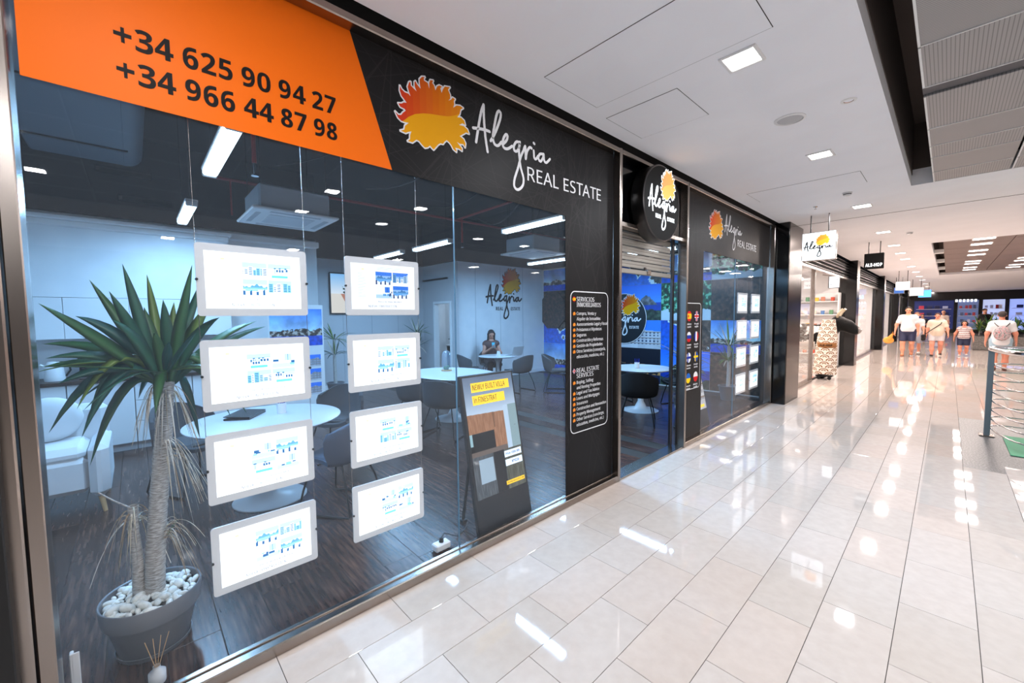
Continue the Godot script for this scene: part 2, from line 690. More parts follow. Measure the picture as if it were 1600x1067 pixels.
func _ready() -> void:
	rng.seed = 11
	# ------------------------------------------------ camera
	var cam := Camera3D.new()
	cam.name = "camera"
	cam.position = Vector3(0, 1.655, 0)
	cam.rotation = Vector3(-0.062084, 0.82163, -0.0094435)
	cam.fov = 80.21
	cam.near = 0.05
	cam.far = 200.0
	add_child(cam)
	cam.current = true
	# ------------------------------------------------ surroundings and exposure (an indoor place: all light comes from its lamps)
	var we := WorldEnvironment.new()
	we.name = "surroundings"
	var env := Environment.new()
	env.background_mode = Environment.BG_COLOR
	env.background_color = Color(0.05, 0.05, 0.06)
	env.tonemap_mode = Environment.TONE_MAPPER_LINEAR
	env.tonemap_exposure = 1.13
	env.sdfgi_enabled = true
	env.ssao_enabled = true
	env.ssil_enabled = true
	we.environment = env
	add_child(we)
	# ------------------------------------------------ lamps of the mall ceiling (the large lights)
	make_fonts()
	make_materials()
	var rows := [2.9, 0.0, -2.92, -5.24, -8.19, -11.14, -13.53, -15.43, -17.23, -20.19, -23.1, -26.0, -29.0, -33.0, -37.0, -42.0, -48.0]
	for i in rows.size():
		var far: bool = rows[i] < -9.2
		panel_light(Vector3(-0.96, 3.28, rows[i]), Vector2(0.175, 0.175) if i < 4 else Vector2(0.2, 0.2), NEAR_ENERGY if not far else FAR_ENERGY, Color(0.97, 0.98, 1.0) if not far else Color(1, 0.935, 0.9),
			"rectangular recessed ceiling light, %s in the row above the shopfronts" % ORDINAL[i], "ceiling lights along the shopfronts")
	var right_rows := [2.0, -0.57, -2.83, -5.5, -8.2, -11.1, -14.5, -18.5, -23.0]
	for i in right_rows.size():
		panel_light(Vector3(6.1, 3.28, right_rows[i]), Vector2(0.32, 0.2), 4.2 if right_rows[i] > -9 else 3.6, Color(0.97, 0.98, 1.0) if right_rows[i] > -9 else Color(1, 0.935, 0.9),
			"rectangular ceiling light on the far side of the hall, %s in its row" % ORDINAL[i], "ceiling lights across the hall")
	var k := 0
	for z in [0.7, -1.93, -3.2, -5.3, -6.65]:
		for x in [0.9, 2.2]:
			round_light(Vector3(x, 3.275, z), 0.09, 1.6, Color(0.97, 0.98, 1.0), "round downlight in the grey mesh ceiling, %s of ten" % ORDINAL[k])
			k += 1
	k = 0
	for z in [-14.6, -15.7, -17.3, -18.5, -20.8, -21.8, -23.6, -24.8]:
		for x in [0.5, 1.62]:
			panel_light(Vector3(x, 3.365, z), Vector2(0.34, 0.34), 1.6, Color(1, 0.935, 0.9), "light panel in the far brown mesh ceiling, %s of the double row" % ORDINAL[k], "lights in the far mesh ceiling")
			k += 1
	# ------------------------------------------------ structure, then things
	build_mall()
	build_shop_shell()
	build_shopfront()
	build_window_displays()
	build_interior()
	build_corridor()
	build_people()


const NEAR_ENERGY := 3.3
const FAR_ENERGY := 5.0
const LED_ENERGY := 7.0
const ORDINAL := ["first", "second", "third", "fourth", "fifth", "sixth", "seventh", "eighth", "ninth", "tenth", "eleventh", "twelfth", "thirteenth", "fourteenth", "fifteenth", "sixteenth", "seventeenth", "eighteenth", "nineteenth", "twentieth"]


func panel_light(at: Vector3, size: Vector2, energy: float, color: Color, label: String, group: String) -> void:
	var t := thing("ceiling_light", label, "light", at, 0.0, group)
	var mb := MB.new()
	var w := size.x / 2 + 0.02
	var d := size.y / 2 + 0.02
	for s in [-1.0, 1.0]:
		mb.box(Vector3(s * (w - 0.01), -0.004, 0), Vector3(0.02, 0.012, d * 2), 0.003)
		mb.box(Vector3(0, -0.004, s * (d - 0.01)), Vector3(w * 2 - 0.04, 0.012, 0.02), 0.003)
	part(t, "frame", mb.mesh(), M.white_paint)
	part(t, "diffuser", bx(Vector3(0, 0.0, 0), Vector3(size.x, 0.006, size.y)), M.lamp_cool if color.g > 0.9 else M.lamp_warm)
	down_light(t, Vector3(0, -0.012, 0), size, energy, color)


func round_light(at: Vector3, r: float, energy: float, color: Color, label: String) -> void:
	var t := thing("round_downlight", label, "light", at, 0.0, "round downlights in the mesh ceiling")
	part(t, "rim", MB.new().lathe([Vector2(r, 0.02), Vector2(r + 0.025, 0.02), Vector2(r + 0.025, -0.012), Vector2(r, -0.012), Vector2(r, 0.02)], 20).mesh(), M.white_paint)
	part(t, "diffuser", MB.new().cyl(Vector3(0, 0.004, 0), Vector3(0, -0.004, 0), r, r, 20).mesh(), M.lamp_cool)
	down_light(t, Vector3(0, -0.014, 0), Vector2(r * 1.7, r * 1.7), energy, color)


func make_fonts() -> void:
	font_regular = SystemFont.new()
	font_regular.font_names = PackedStringArray(["Droid Sans"])
	font_bold = SystemFont.new()
	font_bold.font_names = PackedStringArray(["Droid Sans"])
	font_bold.font_weight = 700
	font_serif = SystemFont.new()
	font_serif.font_names = PackedStringArray(["Droid Serif"])


func dull(m: StandardMaterial3D) -> StandardMaterial3D:
	m.metallic_specular = 0.25
	return m


func lines_image(w: int, h: int, ground: Color, ink: Color, count: int, sd: int) -> Image:
	var im := Image.create(w, h, false, Image.FORMAT_RGB8)
	im.fill(ground)
	var r := RandomNumberGenerator.new()
	r.seed = sd
	for b in count:
		var hub := Vector2(r.randf() * w, r.randf() * h)
		for q in 7:
			var d := Vector2.from_angle(r.randf() * TAU)
			var p := hub
			var len := int(r.randf_range(0.15, 0.6) * maxf(w, h))
			for s in len:
				p += d
				if p.x >= 0 and p.y >= 0 and p.x < w - 1 and p.y < h - 1:
					im.set_pixel(int(p.x), int(p.y), ink)
					im.set_pixel(int(p.x) + 1, int(p.y), ink)
	return im


func make_materials() -> void:
	M.lamp_cool = glow(Color(1, 0.98, 0.96), 8.0)
	M.lamp_warm = glow(Color(1, 0.9, 0.84), 8.0)
	M.lamp_blue = glow(Color(0.82, 0.93, 1.0), 6.0)
	M.white_paint = mat(Color(0.9, 0.9, 0.9), 0.5)
	M.ceiling = tri_mat(noise_tex(0.01, 3, Color(0.93, 0.935, 0.955), Color(0.95, 0.955, 0.975), 256, 3), Vector3(0.4, 0.4, 0.4), 0.85)
	var stone := noise_tex(0.012, 5, Color(0.765, 0.722, 0.692), Color(0.80, 0.762, 0.732), 1024, 5)
	M.tiles = []
	var tints := [Color(1, 1, 1), Color(0.975, 0.975, 0.97), Color(1.0, 0.985, 0.975), Color(0.985, 0.99, 0.99)]
	for i in 4:
		var m := tri_mat(stone, Vector3(0.9, 0.9, 0.9), 0.035, tints[i], true, Vector3(0.31 * i, 0, 0.17 * i))
		m.metallic_specular = 0.52
		M.tiles.append(m)
	M.grout = mat(Color(0.2, 0.19, 0.18), 0.9)
	M.granite = tri_mat(noise_tex(0.09, 4, Color(0.16, 0.16, 0.17), Color(0.6, 0.59, 0.58), 512, 9), Vector3(1.0, 1.0, 1.0), 0.35)
	var grain := noise_tex(0.02, 5, Color(0.11, 0.068, 0.05), Color(0.43, 0.32, 0.265), 1024, 21, Color(0.26, 0.18, 0.148))
	M.planks = []
	var wood_tints := [Color(1, 1, 1), Color(0.88, 0.86, 0.85), Color(1.0, 0.96, 0.93), Color(0.94, 0.95, 0.97), Color(0.82, 0.79, 0.77), Color(1, 0.98, 0.98)]
	for i in 6:
		var m := tri_mat(grain, Vector3(0.13, 1.0, 1.5), 0.27, wood_tints[i], true, Vector3(0.37 * i, 0, 0.29 * i))
		m.metallic_specular = 0.36
		M.planks.append(m)
	M.steel = mat(Color(0.62, 0.58, 0.55), 0.24, 1.0)
	M.steel_dark = mat(Color(0.35, 0.34, 0.34), 0.3, 1.0)
	M.chrome = mat(Color(0.82, 0.82, 0.83), 0.1, 1.0)
	M.glass = mat(Color(0.8, 0.9, 1.0, 0.02), 0.0)
	M.glass.transparency = BaseMaterial3D.TRANSPARENCY_ALPHA
	M.glass.metallic_specular = 0.31
	M.table_white = mat(Color(0.74, 0.75, 0.76), 0.35)
	M.jar = mat(Color(0.8, 0.9, 1.0, 0.14), 0.02)
	M.jar.transparency = BaseMaterial3D.TRANSPARENCY_ALPHA
	M.jar.metallic_specular = 0.7
	M.glass_edge = mat(Color(0.34, 0.48, 0.56), 0.3)
	M.black = mat(Color(0.05, 0.05, 0.055), 0.45)
	M.black_gloss = mat(Color(0.035, 0.04, 0.05), 0.12)
	M.black_matt = mat(Color(0.06, 0.06, 0.065), 0.85)
	M.soffit = tri_mat(noise_tex(0.02, 3, Color(0.085, 0.083, 0.083), Color(0.13, 0.125, 0.12), 256, 31), Vector3(0.3, 0.3, 0.3), 0.8)
	M.orange = dull(mat(Color(0.93, 0.42, 0.05), 0.5))
	M.ink = dull(mat(Color(0.09, 0.075, 0.075), 0.55))
	M.letter_white = mat(Color(0.88, 0.88, 0.89), 0.5)
	M.vinyl = dull(tex_mat(lines_image(1024, 256, Color(0.115, 0.11, 0.115), Color(0.165, 0.158, 0.162), 26, 3), 0.45))
	M.vinyl_tall = dull(tex_mat(lines_image(240, 960, Color(0.115, 0.11, 0.115), Color(0.165, 0.158, 0.162), 16, 5), 0.45))
	M.vinyl_plain = mat(Color(0.15, 0.147, 0.152), 0.5)
	M.sun = dull(mat(Color.WHITE, 0.6))
	M.sun.vertex_color_use_as_albedo = true
	M.vertex = mat(Color.WHITE, 0.6)
	M.vertex.vertex_color_use_as_albedo = true
	M.skin = mat(Color.WHITE, 0.55)
	M.skin.vertex_color_use_as_albedo = true
	M.white_gloss = mat(Color(0.88, 0.88, 0.88), 0.3)
	M.white_wall = tri_mat(noise_tex(0.02, 3, Color(0.86, 0.865, 0.87), Color(0.9, 0.9, 0.9), 256, 41), Vector3(0.5, 0.5, 0.5), 0.6)
	M.dark_wall = mat(Color(0.36, 0.35, 0.35), 0.7)
	M.steel_brown = mat(Color(0.3, 0.28, 0.27), 0.2, 1.0)
	M.cavity = mat(Color(0.36, 0.31, 0.29), 0.8)
	M.sign_black = dull(mat(Color(0.03, 0.03, 0.032), 0.6))
	M.casing = mat(Color(0.62, 0.65, 0.68), 0.5)
	M.grey_wall = mat(Color(0.72, 0.72, 0.73), 0.6)
	M.fabric = tri_mat(noise_tex(0.25, 2, Color(0.2, 0.205, 0.22), Color(0.34, 0.345, 0.36), 256, 51), Vector3(6, 6, 6), 0.9, Color.WHITE, false)
	M.fabric_light = tri_mat(noise_tex(0.25, 2, Color(0.27, 0.3, 0.36), Color(0.38, 0.42, 0.48), 256, 52), Vector3(6, 6, 6), 0.9, Color.WHITE, false)
	M.fabric_white = tri_mat(noise_tex(0.25, 2, Color(0.78, 0.79, 0.8), Color(0.88, 0.88, 0.88), 256, 53), Vector3(5, 5, 5), 0.9, Color.WHITE, false)
	M.fabric_black = tri_mat(noise_tex(0.25, 2, Color(0.05, 0.052, 0.06), Color(0.1, 0.1, 0.11), 256, 54), Vector3(6, 6, 6), 0.85, Color.WHITE, false)
	M.leg_black = mat(Color(0.03, 0.03, 0.03), 0.4)
	M.beech = tri_mat(noise_tex(0.02, 4, Color(0.72, 0.55, 0.36), Color(0.85, 0.7, 0.52), 256, 55), Vector3(6, 0.8, 6), 0.5, Color.WHITE, false)
	M.worktop = tri_mat(noise_tex(0.02, 4, Color(0.16, 0.1, 0.07), Color(0.3, 0.2, 0.14), 256, 56), Vector3(2, 3, 0.4), 0.4)
	M.pot = mat(Color(0.42, 0.43, 0.45), 0.38)
	M.pebble = tri_mat(noise_tex(0.05, 3, Color(0.8, 0.8, 0.76), Color(0.95, 0.95, 0.93), 128, 57), Vector3(9, 9, 9), 0.55, Color.WHITE, false)
	M.bark = tri_mat(noise_tex(0.05, 4, Color(0.42, 0.39, 0.36), Color(0.93, 0.92, 0.9), 512, 58), Vector3(1.2, 4.5, 1.2), 0.85, Color.WHITE, false)
	M.leaf = []
	for cc in [Color(0.13, 0.34, 0.24), Color(0.2, 0.38, 0.2), Color(0.38, 0.48, 0.17), Color(0.08, 0.32, 0.28)]:
		var m := mat(cc, 0.45)
		m.backlight_enabled = true
		m.backlight = Color(0.12, 0.2, 0.06)
		M.leaf.append(m)
	M.dry = [mat(Color(0.84, 0.78, 0.68), 0.8), mat(Color(0.68, 0.58, 0.47), 0.8), mat(Color(0.9, 0.87, 0.82), 0.8)]
	M.red_pipe = mat(Color(0.5, 0.07, 0.06), 0.5)
	M.duct = mat(Color(0.3, 0.34, 0.38), 0.6)
	M.frosted = mat(Color(0.78, 0.79, 0.8), 0.35)
	M.yellow = mat(Color(0.93, 0.74, 0.06), 0.5)
	M.sun_dot = mat(Color(0.95, 0.55, 0.1), 0.5)
	M.sign_glow = glow(Color(0.96, 0.98, 1.0), 1.2)
	M.panel_glow = glow(Color(0.96, 0.98, 1.0), 1.1)
	M.sun_glow = mat(Color.WHITE, 0.5)
	M.sun_glow.vertex_color_use_as_albedo = true
	M.sun_glow.emission_enabled = true
	M.sun_glow.emission = Color(1.0, 0.78, 0.42)
	M.sun_glow.emission_energy_multiplier = 0.6
	M.sun_glow2 = mat(Color.WHITE, 0.5)
	M.sun_glow2.vertex_color_use_as_albedo = true
	M.sun_glow2.emission_enabled = true
	M.sun_glow2.emission = Color(1.0, 0.62, 0.2)
	M.sun_glow2.emission_energy_multiplier = 0.9
	M.shutter = mat(Color(0.62, 0.6, 0.57), 0.45, 0.5)
	M.acrylic = mat(Color(0.80, 0.81, 0.82), 0.25)
	M.screen_ink = mat(Color(0.3, 0.42, 0.55), 0.6)
	M.ink_blue = mat(Color(0.05, 0.18, 0.5), 0.6)
	M.yellow_glow = glow(Color(0.95, 0.77, 0.12), 0.55)
	M.pale_glow = glow(Color(0.85, 0.93, 1.0), 0.7)
	M.pen_blue = mat(Color(0.05, 0.12, 0.6), 0.4)
	M.cow = dull(mat(Color.WHITE, 0.5))
	M.cow.vertex_color_use_as_albedo = true
	M.robe = dull(tex_mat(robe_image(), 0.8))
	M.robe.texture_repeat = true
	M.robe.uv1_scale = Vector3(1.0, 1.4, 1.0)
	M.post_grey = mat(Color(0.42, 0.47, 0.5), 0.4, 0.4)
	M.mesh_grey = stripe_mat(Color(0.47, 0.47, 0.475), Color(0.6, 0.6, 0.605), Vector3(1, 1, 18))
	M.mesh_grey2 = stripe_mat(Color(0.47, 0.47, 0.475), Color(0.6, 0.6, 0.605), Vector3(18, 1, 1))
	M.mesh_brown = stripe_mat(Color(0.40, 0.34, 0.32), Color(0.52, 0.45, 0.43), Vector3(1, 1, 6))


func stripe_mat(a: Color, b: Color, scale: Vector3) -> StandardMaterial3D:
	var im := Image.create(16, 16, false, Image.FORMAT_RGB8)
	im.fill(b)
	if scale.z > scale.x:
		im.fill_rect(Rect2i(0, 0, 16, 4), a)
	else:
		im.fill_rect(Rect2i(0, 0, 4, 16), a)
	var m := mat(Color.WHITE, 0.5, 0.3)
	m.albedo_texture = ImageTexture.create_from_image(im)
	m.uv1_triplanar = true
	m.uv1_world_triplanar = true
	m.uv1_scale = scale * 3.0
	return m


# ================================================================ the mall hall
func in_frame(p: Vector3) -> bool:
	var b := Basis.from_euler(Vector3(-0.062084, 0.82163, -0.0094435))
	var q := b.inverse() * (p - Vector3(0, 1.655, 0))
	if q.z > -0.1:
		return false
	return absf(q.x / -q.z) < 830.0 / 633.4 and absf(q.y / -q.z) < 560.0 / 633.4


func build_mall() -> void:
	# floor: a slab of grout with every porcelain tile on it
	var fl := struct("floor", span(Vector3(-2.32, -0.2, 5.2), Vector3(9, -0.004, -56)), M.grout, "polished cream porcelain tile floor of the shopping mall")
	var spots := []
	var rest := []
	for i in range(-7, 14):
		var x0 := -0.13 + 0.3 * i
		var shift := -0.43 if i % 2 != 0 else -0.73
		for j in range(-10, 94):
			var z0 := shift - 0.6 * j
			var mid := Vector3(x0 + 0.15, 0, z0 - 0.3)
			if mid.x > 0.2 and mid.z < -6.72 and mid.z > -9.15:
				continue
			if mid.z > 5.0 or mid.z < -55.5:
				continue
			if in_frame(mid) and mid.length() < 14.0:
				spots.append(mid)
			else:
				rest.append(mid)
	spots.sort_custom(func(a, b): return a.length_squared() < b.length_squared())
	while spots.size() > 300:
		rest.append(spots.pop_back())
	var tile_mesh := bx(Vector3(0, -0.005, 0), Vector3(0.2972, 0.01, 0.5972), 0.0008)
	for s in spots:
		part(fl, "tile", tile_mesh, M.tiles[rng.randi() % 4], Transform3D(Basis.IDENTITY, s))
	var mm := MultiMesh.new()
	mm.transform_format = MultiMesh.TRANSFORM_3D
	mm.mesh = tile_mesh
	mm.instance_count = rest.size()
	for i in rest.size():
		mm.set_instance_transform(i, Transform3D(Basis.IDENTITY, rest[i]))
	var mi := MultiMeshInstance3D.new()
	mi.name = "farther_tiles"
	mi.multimesh = mm
	mi.material_override = M.tiles[0]
	mi.set_meta("kind", "stuff")
	fl.add_child(mi)
	part(fl, "outer_paving", span(Vector3(4.07, -0.01, 5.2), Vector3(9, 0, -56)), M.tiles[1])
	# speckled granite border and the green mat inside the railing
	part(fl, "granite_border", span(Vector3(0.172, -0.012, -6.4), Vector3(4.07, -0.0008, -9.5)), M.granite)
	# ceiling
	var mb := MB.new()
	mb.box(Vector3(-1.265, 3.38, -1.2), Vector3(1.75, 0.2, 12.4))
	mb.box(Vector3(3.43, 3.38, -8.26), Vector3(11.14, 0.2, 1.72))
	mb.box(Vector3(3.43, 3.38, -11.46), Vector3(11.14, 0.2, 4.68))
	mb.box(Vector3(-1.24, 3.38, -19.9), Vector3(1.8, 0.2, 12.2))
	mb.box(Vector3(3.43, 3.38, -41), Vector3(11.14, 0.2, 30))
	mb.box(Vector3(6.3, 3.38, -1.1), Vector3(5.4, 0.2, 12.6))
	mb.box(Vector3(5.8, 3.38, -19.9), Vector3(6.4, 0.2, 12.2))
	var ce := struct("ceiling", mb.mesh(), M.ceiling, "smooth white suspended ceiling of the mall")
	mb = MB.new()
	mb.box(Vector3(1.6, 4.1, -1.1), Vector3(4.2, 0.1, 12.8))
	mb.box(Vector3(-0.4, 3.74, -1.1), Vector3(0.03, 0.66, 12.7))
	mb.box(Vector3(1.6, 3.74, -7.42), Vector3(4.1, 0.66, 0.03))
	mb.box(Vector3(3.62, 3.74, -1.1), Vector3(0.03, 0.66, 12.7))
	mb.box(Vector3(1.1, 4.1, -19.9), Vector3(3.2, 0.1, 12.4))
	mb.box(Vector3(-0.35, 3.74, -19.9), Vector3(0.03, 0.66, 12.2))
	mb.box(Vector3(2.62, 3.74, -19.9), Vector3(0.03, 0.66, 12.2))
	mb.box(Vector3(1.1, 3.74, -13.79), Vector3(2.96, 0.66, 0.03))
	mb.box(Vector3(1.1, 3.74, -26.01), Vector3(2.96, 0.66, 0.03))
	part(ce, "cavity_lining", mb.mesh(), M.cavity)
	part(ce, "shadow_gap", bx(Vector3(3.4, 3.279, -9.1), Vector3(11.0, 0.004, 0.012)), M.black_matt)
	# grey mesh panels hung in the near opening
	var zs := [5.1, 3.9, 2.7, 1.5, 0.3, -0.9, -1.7, -2.4, -3.0, -3.62, -4.29]
	var xs := [-0.2, 0.42, 1.04, 1.66, 2.28, 2.9, 3.55]
	var mesh_rows := []
	for i in zs.size() - 1:
		mesh_rows.append([zs[i], zs[i + 1], i % 2])
	var zb := [-4.46, -5.27, -5.82, -6.26, -6.9, -7.4]
	for i in 5:
		mesh_rows.append([zb[i], zb[i + 1], (i + 1) % 2])
	for r in mesh_rows:
		for i in 6:
			var w: float = xs[i + 1] - xs[i] - 0.016
			var d: float = r[0] - r[1] - 0.014
			var at := Vector3((xs[i] + xs[i + 1]) / 2, 3.292, (r[0] + r[1]) / 2)
			var pn := part(ce, "mesh_panel", bx(at, Vector3(w, 0.02, d), 0.003), M.mesh_grey if r[2] == 0 else M.mesh_grey2)
			mb = MB.new()
			mb.box(at + Vector3(-w / 2 + 0.006, -0.011, 0), Vector3(0.012, 0.008, d))
			mb.box(at + Vector3(0, -0.011, -d / 2 + 0.004), Vector3(w, 0.008, 0.008))
			part(pn, "edge_trim", mb.mesh(), M.white_paint)
	part(ce, "cross_beam", bx(Vector3(1.68, 3.32, -4.375), Vector3(3.75, 0.05, 0.16)), mat(Color(0.2, 0.22, 0.26), 0.5))
	# brownish mesh panels of the far opening
	var zf := [-13.85, -15.0, -16.4, -17.9, -19.4, -21.0, -22.6, -24.2, -25.95]
	var xf := [-0.16, 0.98, 2.0, 2.58]
	for j in zf.size() - 1:
		for i in 3:
			part(ce, "mesh_panel", span(Vector3(xf[i] + 0.006, 3.37, zf[j] - 0.01), Vector3(xf[i + 1] - 0.006, 3.39, zf[j + 1] + 0.01)), M.mesh_brown)
		if j % 2 == 1:
			part(ce, "cross_beam", bx(Vector3(-0.25, 3.33, zf[j + 1]), Vector3(0.2, 0.1, 0.22)), M.white_paint)
	# access hatches, loudspeaker, detectors
	hatch(Vector3(-1.34, 3.279, -2.43), Vector2(1.2, 0.61), "largest rectangular access hatch in the white ceiling")
	hatch(Vector3(-1.69, 3.279, -3.22), Vector2(0.6, 0.57), "small square access hatch in the white ceiling")
	hatch(Vector3(-1.34, 3.279, -6.46), Vector2(1.18, 0.58), "rectangular access hatch in the ceiling near the hanging sign")
	var t := thing("ceiling_loudspeaker", "round grey loudspeaker grille set in the white ceiling", "loudspeaker", Vector3(-0.968, 3.28, -4.1))
	part(t, "rim", MB.new().lathe([Vector2(0.09, -0.002), Vector2(0.095, -0.012), Vector2(0.112, -0.006), Vector2(0.112, 0.01)], 28).mesh(), M.white_paint)
	part(t, "grille", MB.new().lathe([Vector2(0.0, -0.008), Vector2(0.06, -0.008), Vector2(0.095, -0.004)], 28).mesh(), M.grey_wall)
	t = thing("spotlight_eyelet", "small open eyelet in the white ceiling near the dark recess", "spotlight", Vector3(-0.584, 3.28, -4.09))
	part(t, "rim", MB.new().lathe([Vector2(0.032, 0.01), Vector2(0.032, -0.006), Vector2(0.05, -0.004), Vector2(0.05, 0.01)], 20).mesh(), M.white_paint)
	part(t, "reflector", MB.new().lathe([Vector2(0.0, 0.02), Vector2(0.032, -0.002)], 20).mesh(), mat(Color(0.8, 0.55, 0.42), 0.25, 1.0))
	detector(Vector3(-0.994, 3.28, -7.14), "white smoke detector on the ceiling above the hanging sign")
	detector(Vector3(-0.6, 3.28, -11.6), "white smoke detector on the far pinkish ceiling")
	sprinkler(Vector3(-1.447, 3.28, -7.7), "small sprinkler head in the ceiling by the hanging sign rods")
	# walls closing the hall
	struct("wall_right", span(Vector3(9, -0.2, 5.2), Vector3(9.2, 4.2, -56)), M.dark_wall, "dark wall across the hall")
	struct("wall_near", span(Vector3(-11, -0.2, 5.2), Vector3(9.2, 4.4, 5.4)), M.dark_wall, "dark wall behind the viewer")


func hatch(at: Vector3, size: Vector2, label: String) -> void:
	var t := thing("access_hatch", label, "hatch", at, 0.0, "ceiling access hatches")
	part(t, "joint", bx(Vector3(0, 0, 0), Vector3(size.x, 0.001, size.y)), M.grout)
	part(t, "door_panel", bx(Vector3(0, -0.001, 0), Vector3(size.x - 0.008, 0.002, size.y - 0.008), 0.0005), M.ceiling)


func detector(at: Vector3, label: String) -> void:
	var t := thing("smoke_detector", label, "detector", at, 0.0, "smoke detectors")
	part(t, "base", MB.new().cyl(Vector3.ZERO, Vector3(0, -0.015, 0), 0.055, 0.053, 20).mesh(), M.white_paint)
	part(t, "chamber", MB.new().lathe([Vector2(0.045, -0.015), Vector2(0.04, -0.04), Vector2(0.02, -0.05), Vector2(0, -0.05)], 20).mesh(), M.white_paint)
	part(t, "slots", MB.new().cyl(Vector3(0, -0.02, 0), Vector3(0, -0.028, 0), 0.0455, 0.0445, 20).mesh(), M.black_matt)


func sprinkler(at: Vector3, label: String) -> void:
	var t := thing("sprinkler", label, "sprinkler", at, 0.0, "sprinklers")
	part(t, "rosette", MB.new().lathe([Vector2(0.03, 0), Vector2(0.028, -0.008), Vector2(0.012, -0.012)], 16).mesh(), M.chrome)
	part(t, "nozzle", MB.new().cyl(Vector3(0, -0.01, 0), Vector3(0, -0.035, 0), 0.008, 0.006, 10).cyl(Vector3(0, -0.035, 0), Vector3(0, -0.038, 0), 0.018, 0.018, 12).mesh(), M.chrome)


# ================================================================ the shop's room
func build_shop_shell() -> void:
	# laminate planks, laid across the shop
	var fl := struct("floor_shop", span(Vector3(-11, -0.2, 1.3), Vector3(-2.32, -0.006, -9.15)), M.grout, "grey-brown wood plank floor of the estate agency")
	var row := 0
	var z := 1.28
	var variants := {}
	while z > -9.0:
		var x := -2.32 - rng.randf() * 1.1
		var first := true
		var x0 := -2.32
		while x0 > -9.72:
			var x1 := maxf(x if first else x0 - 1.55, -9.75)
			first = false
			if x0 - x1 < 0.05:
				break
			var w := x0 - x1
			var key := "%d" % int(round(w * 100))
			if not variants.has(key):
				variants[key] = bx(Vector3(0, -0.006, 0), Vector3(w - 0.003, 0.012, 0.217), 0.0015)
			if z > -9.0 and (x0 + x1) / 2 > -9.7:
				part(fl, "plank", variants[key], M.planks[rng.randi() % 6], Transform3D(Basis.IDENTITY, Vector3((x0 + x1) / 2, 0, z - 0.11)))
			x0 = x1
		z -= 0.22
		row += 1
	# walls
	struct("wall_kitchen", span(Vector3(-7.9, 0, 1.3), Vector3(-7.6, 3.0, -2.4)), M.white_wall, "white wall behind the kitchen cabinets")
	struct("wall_recess_side", span(Vector3(-9.7, 0, -2.2), Vector3(-7.6, 3.0, -2.4)), M.white_wall)
	struct("wall_recess", span(Vector3(-9.9, 0, -2.2), Vector3(-9.7, 3.0, -5.75)), M.grey_wall, "pale wall with the television at the back of the shop")
	var mb := MB.new()
	mb.box(Vector3(-9.45, 1.5, -5.8), Vector3(0.6, 3.0, 0.1))
	mb.box(Vector3(-8.76, 2.51, -5.8), Vector3(0.78, 0.98, 0.1))
	mb.box(Vector3(-8.29, 1.5, -5.8), Vector3(0.16, 3.0, 0.1))
	struct("wall_passage", mb.mesh(), M.grey_wall, "pale wall with the doorway to the back office")
	mb = MB.new()
	mb.box(Vector3(-9.13, 1.0, -5.79), Vector3(0.06, 2.02, 0.14), 0.005)
	mb.box(Vector3(-8.39, 1.0, -5.79), Vector3(0.06, 2.02, 0.14), 0.005)
	mb.box(Vector3(-8.76, 2.02, -5.79), Vector3(0.8, 0.06, 0.14), 0.005)
	struct("door_1", mb.mesh(), M.white_gloss, "white frame of the doorway to the back office")
	struct("wall_logo", span(Vector3(-8.5, 0, -5.85), Vector3(-8.3, 3.03, -9.2)), M.white_wall, "white panelled wall with the large sun logo")
	struct("wall_mural", span(Vector3(-8.5, 0, -9.02), Vector3(-2.42, 3.03, -9.2)), M.white_wall, "end wall carrying the photo mural")
	struct("wall_end", span(Vector3(-11, 0, 1.3), Vector3(-2.4, 3.9, 1.45)), M.white_wall, "side wall beside the entrance pillar")
	# room seen through the doorway
	mb = MB.new()
	mb.box(Vector3(-9.7, 1.3, -7.2), Vector3(2.3, 2.6, 0.1))
	mb.box(Vector3(-10.8, 1.3, -6.5), Vector3(0.1, 2.6, 1.5))
	mb.box(Vector3(-9.7, 2.62, -6.5), Vector3(2.4, 0.05, 1.5))
	mb.box(Vector3(-9.7, -0.03, -6.5), Vector3(2.4, 0.05, 1.5))
	struct("wall_office", mb.mesh(), M.white_wall, "white walls of the back office")
	# dark void above the walls
	mb = MB.new()
	mb.box(Vector3(-6.65, 4.15, -3.9), Vector3(8.8, 0.1, 10.6))
	struct("ceiling_shop", mb.mesh(), M.soffit, "dark open ceiling of the agency")
	mb = MB.new()
	mb.box(Vector3(-7.75, 3.57, -0.55), Vector3(0.3, 1.1, 3.7))
	mb.box(Vector3(-8.7, 3.57, -2.3), Vector3(2.0, 1.1, 0.2))
	mb.box(Vector3(-9.8, 3.57, -4.0), Vector3(0.2, 1.1, 3.6))
	mb.box(Vector3(-9.0, 3.57, -5.8), Vector3(1.6, 1.1, 0.1))
	mb.box(Vector3(-8.4, 3.58, -7.5), Vector3(0.2, 1.1, 3.4))
	mb.box(Vector3(-5.4, 3.58, -9.11), Vector3(6.2, 1.1, 0.18))
	mb.box(Vector3(-2.33, 3.72, -3.9), Vector3(0.1, 0.8, 10.4))
	struct("trim_soffit", mb.mesh(), M.soffit, "dark bulkheads above the shop walls")
	# seams of the wall panels
	mb = MB.new()
	for zz in [-6.45, -7.3, -8.15]:
		mb.box(Vector3(-8.299, 1.5, zz), Vector3(0.004, 3.0, 0.006))
	for zz in [-2.9, -3.6, -4.3, -5.0]:
		mb.box(Vector3(-9.699, 1.5, zz), Vector3(0.004, 3.0, 0.006))
	struct("trim_1", mb.mesh(), mat(Color(0.55, 0.56, 0.58), 0.6), "fine joints between the wall panels")
	mb = MB.new()
	mb.box(Vector3(-8.29, 0.05, -7.5), Vector3(0.02, 0.1, 3.1))
